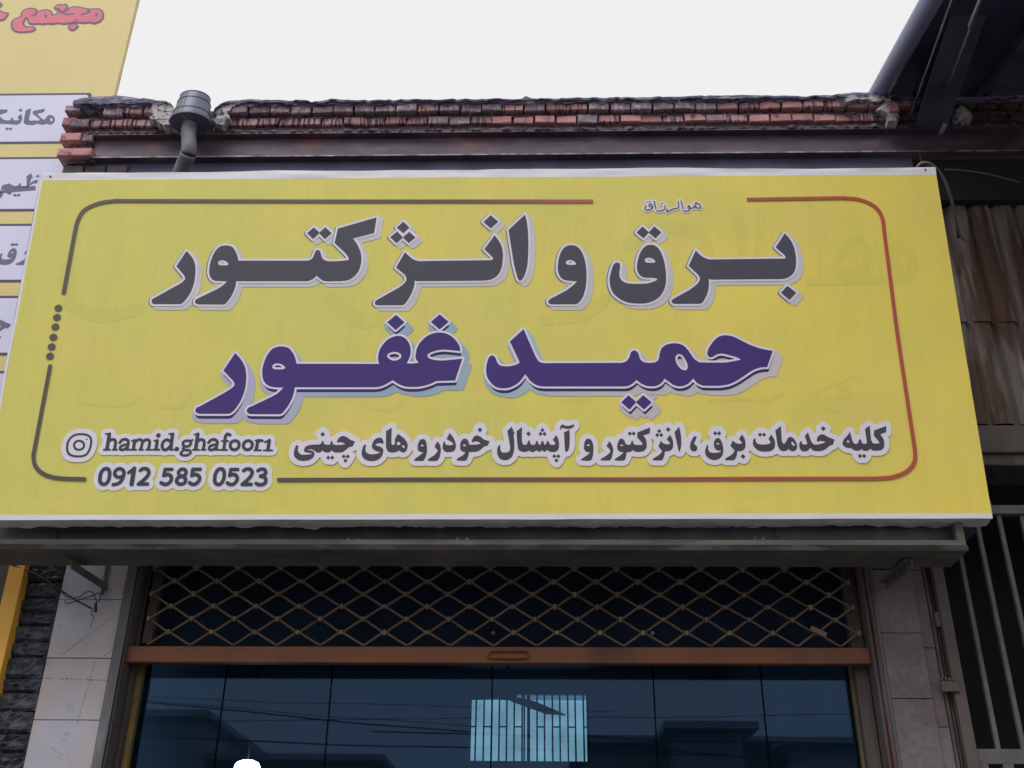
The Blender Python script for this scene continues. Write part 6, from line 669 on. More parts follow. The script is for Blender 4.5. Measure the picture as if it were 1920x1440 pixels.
-12,-7,-24,-7]]],"digit":[[[-1773,249,-9,2,-12,4,-15,9,-5,6,-1,3,1,6,3,6,3,3,5,2,6,0,15,-8,15,-4,6,0,6,2,7,2,5,4,3,5,1,9,-2,6,-5,8,-6,3,-24,4,-6,4,-2,5,-1,3,1,9,5,6,6,3,22,6,4,3,1,4,1,5,-3,6,-4,3,-6,2,-6,0,-9,-1,-15,-10,-3,-1,-6,-1,-6,2,-3,3,-2,3,-1,6,1,6,2,4,12,8,9,6,12,3,18,1,12,-3,9,-5,9,-10,6,-10,2,-6,1,-6,-1,-9,-4,-12,-7,-9,10,-12,5,-12,3,-12,0,-12,-2,-9,-3,-9,-4,-6,-9,-7,-12,-7,-12,-3,-9,-1]],[[-2106,252,-9,2,-12,6,-9,7,-9,12,-4,12,-2,12,-1,21,0,21,3,15,4,12,5,12,8,12,8,8,9,5,12,3,12,0,12,-3,9,-6,9,-10,6,-12,4,-12,2,-12,1,-18,-1,-18,-2,-15,-4,-12,-6,-15,-9,-12,-6,-6,-9,-5,-9,-3],[-2106,282,3,0,6,1,6,5,8,15,4,15,1,24,-2,21,-2,6,-5,9,-4,4,-3,1,-9,-2,-5,-3,-2,-3,-8,-15,-4,-15,-1,-21,2,-24,4,-9,5,-6]],[[-2007,252,-18,5,-7,4,-11,9,-2,3,-2,6,1,6,1,3,5,5,3,1,6,1,6,-2,11,-8,4,-2,9,-2,9,1,9,6,8,9,5,9,0,9,-1,6,-3,6,-6,5,-6,3,-6,1,-3,-1,-18,-7,-6,-2,-6,1,-4,3,-2,3,-2,3,-1,6,2,6,4,48,4,6,5,3,3,1,57,0,6,-1,6,-5,3,-7,-1,-6,-2,-4,-3,-3,-3,-2,-6,-1,-42,0,-1,-2,0,-9,1,-2,12,1,15,-3,12,-6,9,-8,8,-12,4,-15,1,-12,-3,-15,-4,-9,-6,-9,-9,-9,-9,-7,-9,-5,-9,-3,-9,0]],[[-2952,255,-6,3,-4,6,0,6,0,3,4,6,6,3,24,3,15,6,4,3,5,6,7,12,1,3,-20,1,-11,2,-13,6,-12,9,-6,9,-4,12,-1,15,2,12,3,8,6,8,9,8,6,5,12,4,9,1,9,-1,9,-2,14,-7,10,-8,6,-7,6,-12,3,-18,-2,-27,-4,-18,-6,-15,-8,-15,-7,-9,-9,-7,-12,-7,-15,-5,-12,-2],[-2917,345,4,-1,9,0,9,2,4,5,2,9,-1,9,-2,5,-3,4,-9,6,-9,2,-6,0,-6,-2,-6,-6,-4,-9,1,-9,2,-6,7,-6]],[[-2808,255,-5,3,-3,3,-2,9,2,93,0,3,-16,-11,-6,-1,-6,1,-3,2,-3,6,0,6,0,3,3,4,30,24,2,2,2,6,4,6,7,4,6,1,6,-1,5,-4,5,-6,1,-6,-4,-132,-3,-9,-6,-6,-7,-2]],[[-2535,255,-12,3,-9,2,-18,11,-3,4,-2,4,0,6,2,6,6,6,3,1,6,0,21,-11,12,-3,9,1,9,7,7,8,4,9,0,9,-2,6,-3,6,-6,4,-6,2,-7,0,-20,-7,-6,-1,-6,1,-6,4,-2,3,-1,6,2,9,4,48,5,6,7,3,60,0,6,-4,3,-4,2,-4,-1,-6,-4,-6,-3,-3,-6,-1,-42,-1,0,-1,-1,-12,1,-1,6,1,9,0,12,-2,13,-7,11,-9,5,-9,5,-15,1,-15,-3,-12,-3,-9,-6,-9,-8,-8,-9,-8,-8,-5,-7,-2,-12,-2]],[[-2409,255,-9,2,-9,3,-9,5,-7,5,-5,6,-5,9,-3,9,-1,9,2,12,4,9,6,9,6,6,0,3,-7,12,-2,9,0,9,3,12,9,12,9,8,12,5,12,1,12,-2,15,-8,8,-7,6,-9,3,-12,0,-12,-3,-12,-7,-12,7,-9,5,-9,2,-9,0,-9,-1,-9,-3,-9,-5,-9,-6,-6,-9,-6,-9,-3,-9,-2],[-2409,285,9,0,9,3,4,3,3,9,0,3,-2,6,-4,6,-7,5,-6,1,-9,-1,-9,-4,-3,-4,-3,-6,0,-6,3,-7,6,-5],[-2409,354,9,-1,9,2,3,4,2,7,-1,6,-1,3,-6,4,-9,3,-6,0,-6,-4,-6,-9,0,-5,3,-5]],[[-2316,255,-9,3,-6,3,-16,12,-2,3,-1,6,1,6,2,3,4,5,3,1,6,0,6,-2,15,-10,9,-2,6,1,9,5,9,8,5,9,2,9,-3,9,-4,6,-6,4,-6,2,-6,0,-21,-8,-6,-1,-6,1,-5,5,-2,3,-1,6,1,6,2,45,1,6,4,6,6,3,63,0,6,-1,6,-5,3,-6,0,-6,-1,-3,-5,-5,-3,-2,-6,-1,-45,0,-1,-1,0,-12,1,-2,9,2,6,0,12,-3,13,-6,11,-9,8,-12,4,-15,0,-12,-4,-15,-4,-9,-7,-9,-9,-9,-9,-6,-9,-5,-9,-2,-9,0]],[[-1917,254,-6,4,-3,6,0,6,2,6,34,32,20,22,10,15,3,9,2,9,-2,7,-6,8,-6,3,-6,1,-12,-2,-18,-12,-3,-1,-6,0,-6,3,-3,5,-2,6,2,6,3,6,13,9,8,5,6,3,18,1,12,-1,9,-3,6,-3,6,-5,10,-12,3,-6,3,-9,1,-6,-1,-9,-4,-15,-9,-19,-12,-16,-19,-22,1,-2,30,-1,6,-1,3,-2,4,-6,1,-6,-1,-6,-6,-6,-7,-2,-72,0]],[[-3039,258,-9,4,-10,8,-8,9,-6,12,-4,15,-2,18,0,18,1,18,3,12,5,12,7,12,8,10,9,5,9,4,12,2,9,-1,12,-4,9,-7,9,-12,6,-12,4,-15,2,-15,0,-24,-1,-18,-3,-12,-7,-15,-7,-10,-6,-7,-9,-5,-9,-3,-12,-1],[-3033,288,3,-2,6,0,6,1,3,2,4,5,4,9,4,15,0,27,-2,21,-2,6,-5,8,-4,4,-5,3,-9,-1,-6,-5,-8,-12,-2,-6,-2,-9,0,-24,2,-24,4,-9]],[[-2748,258,-6,2,-4,4,-2,6,0,6,1,3,2,3,6,5,31,28,20,23,5,7,4,9,3,9,0,6,-3,6,-6,7,-6,3,-9,1,-6,0,-5,-2,-16,-12,-6,-1,-6,1,-5,3,-2,3,-2,6,1,6,4,6,10,9,6,5,9,4,9,2,12,0,12,-2,6,-1,6,-3,7,-5,6,-6,5,-6,5,-9,3,-9,1,-6,-1,-9,-4,-18,-8,-15,-11,-15,-23,-24,2,-1,30,0,6,-1,5,-4,3,-6,1,-6,-1,-3,-5,-6,-3,-2,-6,-1]]],"digit_halo":[[[-1785,213,-27,9,-24,-7,-81,1,-15,3,-15,10,-3,0,-12,-7,-12,-5,-21,-3,-18,1,-15,3,-27,12,-18,-10,-21,-5,-21,0,-21,7,-16,9,-15,15,-11,15,-8,21,-4,30,1,36,4,24,9,24,15,24,16,15,18,10,24,5,15,0,12,-2,12,-4,18,-11,15,8,15,3,63,-1,12,-3,12,-6,24,11,24,4,18,-1,18,-4,15,-7,12,-8,21,12,24,5,27,-1,21,-6,15,-9,12,-12,9,-13,7,-15,3,-12,0,-12,-4,-24,8,-21,3,-18,-1,-18,-2,-12,-7,-18,-8,-12,-11,-10,-15,-10,-18,-7,-18,-4,-18,-1]],[[-2808,216,-15,4,-12,7,-10,10,-11,17,-12,-12,-16,-11,-23,-9,
-18,-4,-24,-1,-9,0,-12,4,-12,8,-27,-9,-15,-2,-12,1,-21,5,-15,9,-18,16,-11,15,-8,18,-5,24,-2,36,3,30,6,21,14,24,13,15,14,11,18,8,21,3,18,-1,12,-3,15,-7,12,-9,18,10,15,6,18,2,18,0,12,-3,15,-6,27,-17,9,12,9,9,12,6,15,4,21,-3,12,-5,9,-6,18,7,12,3,15,1,18,-1,21,-6,18,-10,13,-11,11,-15,8,-15,4,-18,1,-15,-2,-18,-6,-18,-7,-15,0,-3,10,-15,5,-15,-1,-18,-7,-18,-8,-8,-9,-7,-9,-5,-12,-3,-81,0,-12,2,-9,3,-18,-8]],[[-2307,216,-27,5,-21,10,-12,-6,-18,-5,-18,-2,-15,0,-12,3,-15,6,-21,13,-18,-12,-18,-8,-15,-3,-18,0,-15,3,-18,5,-27,15,-10,9,-7,12,-4,12,-1,12,4,19,14,20,-3,9,-1,12,6,54,4,15,7,12,9,9,9,6,9,3,12,2,63,-1,15,-4,15,-10,12,7,12,6,24,4,24,-4,24,-11,18,9,18,4,66,-1,12,-3,14,-7,7,-7,7,-8,4,-9,3,-12,-1,-18,-9,-18,1,-3,8,-18,4,-18,0,-21,-5,-18,-6,-15,-9,-13,-12,-13,-12,-10,-15,-9,-12,-5,-12,-3]]],"handle":[[[-2403,500,-14,1,-6,2,-8,4,-10,8,-3,5,-1,4,0,8,3,6,12,16,6,4,-5,7,-1,7,1,6,5,8,-8,8,-4,8,-1,10,0,6,1,6,3,6,6,6,8,6,8,3,8,1,10,1,12,-2,12,-2,18,6,4,0,4,-4,2,-3,-1,-2,-3,-5,-9,-3,-1,-2,3,-6,1,-6,0,-10,-3,-10,-5,-8,-8,-8,-8,-4,-12,-3,-8,0,-8,1,-2,-1,-4,-3,4,-4,4,-2,28,-1,8,-2,6,-2,8,-7,4,-9,2,-9,-1,-8,-3,-6,-6,-7,-6,-4,-8,-5,-6,-3,-8,-2,-12,-1],[-2414,522,7,-2,10,0,14,2,8,3,6,5,4,4,0,4,-4,5,-4,1,-24,1,-8,1,-6,2,-2,0,-1,-6,-11,-14,4,-3],[-2401,598,6,-1,8,0,4,1,4,2,3,4,3,6,1,6,-3,5,-10,3,-14,1,-8,-1,-6,-4,-2,-2,-1,-4,1,-4,1,-4,5,-5]],[[-1735,543,-2,1,-26,0,-4,2,-2,4,-1,2,1,3,4,4,20,0,2,1,3,58,-1,2,-14,-6,-4,0,-4,2,-2,2,-1,2,0,4,1,4,2,2,24,10,4,6,4,3,4,1,4,0,4,-1,4,-3,3,-4,1,-4,-4,-78,2,-1,20,0,5,-3,1,-2,0,-4,-2,-4,-4,-2,-28,0,-8,-2]],[[-2199,546,-6,2,-6,4,-4,4,-3,4,-1,6,-1,6,2,8,2,6,6,8,5,4,8,4,20,8,16,2,2,1,1,7,-1,2,-4,4,-7,6,-9,1,-10,-1,-4,-1,-4,-3,-9,-14,-5,-5,-6,-3,-6,2,-4,2,-2,4,-1,4,1,4,11,18,7,8,6,4,10,3,8,2,12,0,8,-1,8,-3,6,-4,7,-5,5,-6,4,-6,3,-10,-4,-56,1,-1,12,-1,2,-1,4,-4,2,3,2,1,12,0,2,1,0,2,3,58,-17,1,-3,3,-1,4,1,4,3,3,16,1,0,18,0,10,4,14,4,9,3,5,5,4,6,3,6,1,6,-1,6,-2,16,-7,4,-2,2,-4,1,-6,-1,-4,-4,-5,-4,-2,-6,-1,-18,8,-2,-4,-3,-10,0,-12,1,-12,16,-1,4,-2,2,-4,-1,-5,-3,-3,-4,-1,-14,0,-2,-60,14,-1,5,-1,2,-2,1,-4,-1,-4,-2,-2,-5,-2,-52,0,-3,2,-3,2,-2,0,-4,-2,-18,-1,-8,-1,-6,2,-6,5,-8,-6,-8,-4,-10,-1],[-2190,566,3,0,4,1,22,17,1,6,-5,0,-10,-2,-12,-5,-8,-5,-2,-2,-1,-6,1,-2]],[[-2013,546,-10,3,-8,5,-8,7,-5,7,-5,10,-2,10,-1,10,1,10,3,10,4,8,3,5,8,6,8,5,10,4,10,1,8,0,12,-4,10,-5,6,-4,7,-8,5,-10,2,-10,1,-10,-1,-8,-2,-10,-5,-10,-5,-7,-8,-7,-10,-6,-10,-3,-8,-1],[-2005,570,4,-1,4,1,6,4,5,4,3,4,2,4,2,10,-2,10,-3,8,-5,3,-5,3,-9,2,-6,-1,-4,-1,-8,-5,-2,-3,-2,-4,-2,-10,2,-10,3,-8,7,-6]],[[-1907,546,-10,3,-6,4,-8,7,-5,6,-4,8,-4,10,-1,10,1,10,2,10,4,10,4,6,5,5,8,5,12,5,10,2,8,0,12,-4,10,-5,6,-5,7,-7,5,-10,3,-10,1,-10,-1,-10,-3,-10,-5,-10,-7,-8,-8,-6,-10,-5,-8,-3,-10,0],[-1899,570,4,-1,4,1,10,6,4,4,2,4,3,10,-2,10,-3,8,-8,6,-6,3,-6,1,-8,-2,-6,-3,-4,-3,-3,-6,-2,-10,1,-10,4,-8,6,-6]],[[-1841,545,-4,3,-1,2,-1,4,2,4,2,1,4,1,2,2,5,64,-3,1,-6,0,-2,1,-2,4,0,4,1,2,3,2,10,1,6,6,6,2,6,-2,4,-2,8,3,8,0,16,-5,4,-2,4,-5,0,-4,0,-4,-4,-5,-4,-2,-4,0,-14,4,-2,0,-9,-11,-1,-2,-3,-50,1,-2,25,0,3,-2,1,-2,1,-4,-2,-4,-2,-2,-4,-1]],[[-2921,548,-8,2,-4,2,-6,4,-3,4,-2,4,-1,8,0,6,2,8,2,4,5,6,5,4,8,4,20,8,18,3,1,1,0,4,-1,6,-6,7,-6,3,-8,1,-10,-2,-4,-1,-2,-2,-13,-20,-3,-2,-4,-2,-6,1,-3,3,-3,4,-1,6,1,4,10,16,8,10,4,2,6,3,8,2,10,2,12,-1,6,-1,6,-3,7,-4,5,-5,8,-11,2,-6,1,-10,-3,-52,26,0,1,62,-1,1,-10,-1,-3,2,-3,4,1,4,1,2,4,2,12,1,6,4,4,2,6,-1,4,-2,2,-2,8,6,6,3,8,2,6,0,8,-1,10,-2,6,-3,8,-7,6,6,6,4,6,2,6,1,6,0,10,-2,12,-5,5,-4,4,-6,3,-6,2,-10,0,-14,0,-8,-4,-34,16,-1,4,-4,2,0,2,2,2,2,12,0,1,61,-1,1,-10,0,-4,1,-3,4,0,4,1,2,4,2,14,2,4,3,4,2,4,1,4,-1,6,-4,3,-3,1,-4,-1,-70,1,-1,14,0,4,-1,3,-2,2,-4,-1,-4,-2,-2,-4,-2,-24,0,-6,-1,-6,1,-18,0,-4,2,-2,2,-2,0,-4,-4,-2,0,-42,0,-4,1,-3,3,-1,2,0,4,2,3,2,2,6,0,2,1,0,1,5,33,0,14,-1,10,-1,4,-7,3,-8,1,-4,-1,-4,-3,-12,-14,-1,-18,-4,-28,1,-3,6,0,4,-2,3,-3,0,-4,-1,-2,-2,-2,-4,-2,-32,0,-4,1,-2,2,-1,3,0,4,1,3,2,2,6,1,5,40,0,6,-1,6,0,4,-1,6,-1,1,-6,2,-8,1,-4,0,-4,-2,-15,-16,0,-2,-1,-46,10,-1,4,-1,2,-2,1,-4,-1,-4,-2,-2,-4,-2,-24,0,-42,1,-6,-3,-4,0,-6,2,-2,4,-2,2,-16,
-9,-8,-2],[-2920,570,7,-1,6,2,20,15,2,2,0,4,-2,1,-12,-2,-12,-5,-8,-4,-3,-2,-1,-4,-1,-4]],[[-2575,547,-8,3,-8,6,-6,10,-6,12,-2,8,-1,12,1,14,3,12,5,10,6,7,8,7,12,6,10,2,8,0,8,-4,10,-6,1,2,0,38,-1,1,-12,-1,-4,1,-2,2,-1,3,0,4,1,2,4,2,18,1,6,4,4,1,6,-1,8,-5,2,-4,-1,-6,0,-122,1,-1,10,-1,4,-4,3,10,2,4,3,3,4,3,4,1,8,0,8,-3,5,-6,3,-8,-2,-8,-2,-4,-4,-4,-4,-3,-6,-1,-6,0,-6,3,-5,5,-3,4,-3,-4,-3,-2,-18,0,-4,-2,-4,0,-4,1,-4,2,-6,8,-8,-9,-8,-4,-10,-2,-6,0],[-2572,572,7,-2,4,0,4,2,4,5,13,17,6,4,0,2,0,16,-19,13,-6,3,-4,0,-4,-2,-7,-6,-4,-6,-3,-8,-1,-12,1,-8,4,-12]],[[-2323,550,-18,0,-4,2,-2,4,0,4,2,3,4,2,8,0,1,3,4,114,-3,0,-12,0,-3,2,-1,4,0,4,2,2,4,1,12,2,2,1,4,4,2,2,4,1,4,1,4,-1,4,-3,3,-2,3,-6,-1,-40,1,-1,8,3,6,1,6,0,10,-2,6,-2,8,-4,4,-4,4,-5,5,-12,2,-16,0,-16,-4,-30,1,-1,10,-1,4,-2,1,-4,0,-4,-2,-2,-5,-2,-36,0,-3,2,-2,2,-1,4,2,4,2,2,5,2,4,32,0,14,-2,10,-3,7,-6,3,-8,1,-6,-2,-12,-11,-1,-52,0,-2,1,-1,12,0,5,-1,3,-4,0,-4,-1,-2,-1,-2,-4,-2,-24,0,-6,-1]],[[-3045,551,-4,2,-18,0,-4,2,-2,5,1,4,3,3,2,1,10,0,3,2,2,118,-1,0,-2,1,-14,-1,-4,3,-1,5,2,4,3,2,20,1,6,4,6,1,7,-2,5,-4,2,-2,0,-42,0,-2,6,2,6,2,6,0,10,-1,6,-1,8,-4,5,-4,3,-5,3,-5,3,-8,3,-16,0,-18,-2,-28,1,-2,8,0,4,-1,3,-3,1,-4,-2,-4,-4,-3,-16,0,-6,-3,-4,0,-6,3,-8,0,-3,3,-1,4,0,4,2,2,6,2,1,2,2,30,0,14,-2,10,-3,8,-4,3,-6,1,-4,0,-2,0,-4,-3,-11,-11,-1,-52,0,-1,2,-1,10,0,4,-2,3,-4,-1,-4,-2,-3,-4,-2,-18,0,-8,-2]],[[-2637,663,-6,2,-6,5,-3,6,-1,8,3,8,5,5,6,3,8,0,6,-2,6,-6,3,-6,0,-6,-1,-6,-6,-7,-6,-3]]],"handle_halo":[[[-2413,464,-20,4,-17,8,-19,15,-11,19,-17,5,-22,-2,-16,2,-14,-5,-16,-1,-14,1,-20,6,-40,-2,-30,2,-52,-1,-12,2,-12,-2,-34,1,-10,1,-34,-2,-36,1,-16,-3,-14,2,-14,-4,-12,-1,-16,2,-16,5,-30,-4,-26,4,-38,-3,-32,3,-10,3,-10,6,-7,8,-6,10,-3,10,0,12,3,12,6,10,9,10,2,58,-1,2,-11,10,-6,10,-3,12,0,12,3,10,4,8,13,12,11,5,18,2,18,5,20,-2,18,-9,8,-7,6,-9,4,-9,1,-12,17,-7,12,-7,22,11,16,3,14,1,16,-1,12,-3,12,-5,12,-8,20,7,16,1,12,4,14,2,18,-1,18,-5,18,5,16,0,16,-2,14,-5,6,18,8,13,12,11,14,6,18,3,16,-3,14,-7,16,-14,10,13,14,8,22,4,14,4,16,-1,16,-5,10,-6,8,-8,6,-10,3,-14,-1,-14,0,-44,6,11,8,9,9,8,11,7,12,5,12,3,26,0,4,21,4,8,6,8,12,8,14,4,18,9,10,1,12,0,10,-3,10,-5,9,-8,9,-12,4,-10,2,-12,14,-6,14,-8,22,11,12,3,16,2,24,-3,12,-3,12,-7,13,29,7,10,8,8,18,10,12,2,12,0,20,-5,18,-8,10,-6,12,-15,4,-10,2,-12,26,-6,22,-12,28,13,22,5,24,-3,20,-8,22,10,14,2,34,-1,28,-9,14,8,12,3,14,0,14,-3,16,-11,11,-16,4,-18,-2,-46,9,-6,8,-9,6,-9,3,-12,-2,-16,-8,-16,-13,-11,-16,-6,-26,0,-14,-2,-14,2,-24,0,-10,2,-64,-1,-10,2,-12,4,-18,-6,-22,-1,-24,7,-22,12,-26,-14,-12,-3,-12,-2,-22,3,-18,6,-20,-5,-54,0,-10,2,-28,-2,-10,1,-16,-4,-12,-1,-18,3,-14,5,-14,-2,-70,0,-8,-1,-5,-10,-11,-13,-10,-8,-16,-9,-12,-5,-16,-3]]],"icon":[[[-3281,496,-16,2,-16,3,-16,5,-8,4,-12,9,-7,7,-5,8,-8,14,-3,12,-3,14,-2,12,0,16,0,14,2,14,4,12,4,10,5,8,7,10,6,6,8,7,8,6,12,6,14,4,14,2,16,1,16,0,16,-1,16,-3,12,-4,14,-6,13,-10,10,-12,4,-6,4,-12,3,-14,1,-14,1,-16,-2,-28,-6,-24,-6,-16,-5,-10,-6,-8,-6,-6,-9,-6,-14,-6,-18,-3,-18,-1],[-3286,514,27,-1,18,1,14,3,10,4,6,3,6,6,5,6,6,14,5,18,2,10,2,14,0,26,-1,14,-3,10,-4,12,-2,4,-6,7,-10,7,-12,6,-10,3,-14,2,-14,2,-14,0,-18,-1,-12,-2,-10,-4,-14,-8,-8,-6,-11,-14,-7,-14,-3,-10,-1,-12,-1,-12,1,-14,1,-12,3,-12,6,-16,3,-6,7,-8,6,-5,6,-4,6,-3,12,-4]],[[-3277,552,-8,2,-10,4,-6,4,-6,6,-8,10,-4,10,-3,10,0,6,1,10,2,6,4,8,4,6,6,4,8,4,10,3,10,1,10,-1,8,-3,10,-4,8,-6,8,-8,5,-8,4,-10,2,-10,-1,-10,-2,-10,-4,-6,-6,-8,-8,-4,-10,-4,-12,-2],[-3278,570,5,-1,8,0,8,2,8,3,4,3,3,5,2,6,1,6,-1,6,-2,6,-4,6,-5,5,-4,4,-8,4,-8,3,-6,1,-10,-2,-6,-2,-4,-3,-3,-4,-2,-4,-3,-10,0,-4,2,-6,3,-6,4,-6,7,-7]],[[-3217,644,-2,0,-3,2,-2,4,1,4,2,2,4,1,4,-1,2,-3,1,-3,-2,-4,-3,-1]]],"icon_halo":[[[-3297,456,-28,5,-20,7,-12,6,-12,8,-12,10,-10,12,-10,16,-11,28,-6,36,0,36,3,20,5,16,14,28,17,20,18,16,24,13,24,7,36,4,40,-3,32,-7,24,-11,20,-15,16,-20,7,-12,6,-16,6,-36,0,-36,-5,-32,-7,-24,-11,-24,-11,-16,-13,-13,-16,-10,-20,-8,-24,-5,-24,-2]]],"motto":[[[1602,2729,-4,1,-4,2,-3,4,-1,4,1,4,1,3,13,17,3,0,1,0,2,-2,0,-3,-1,-2,-9,-12,-2,-4,0,-1,2,-2,4,-1,8,3,18,14,17,9,16,5,15,1,6,2,9,3,5,2,2,4,0,7,
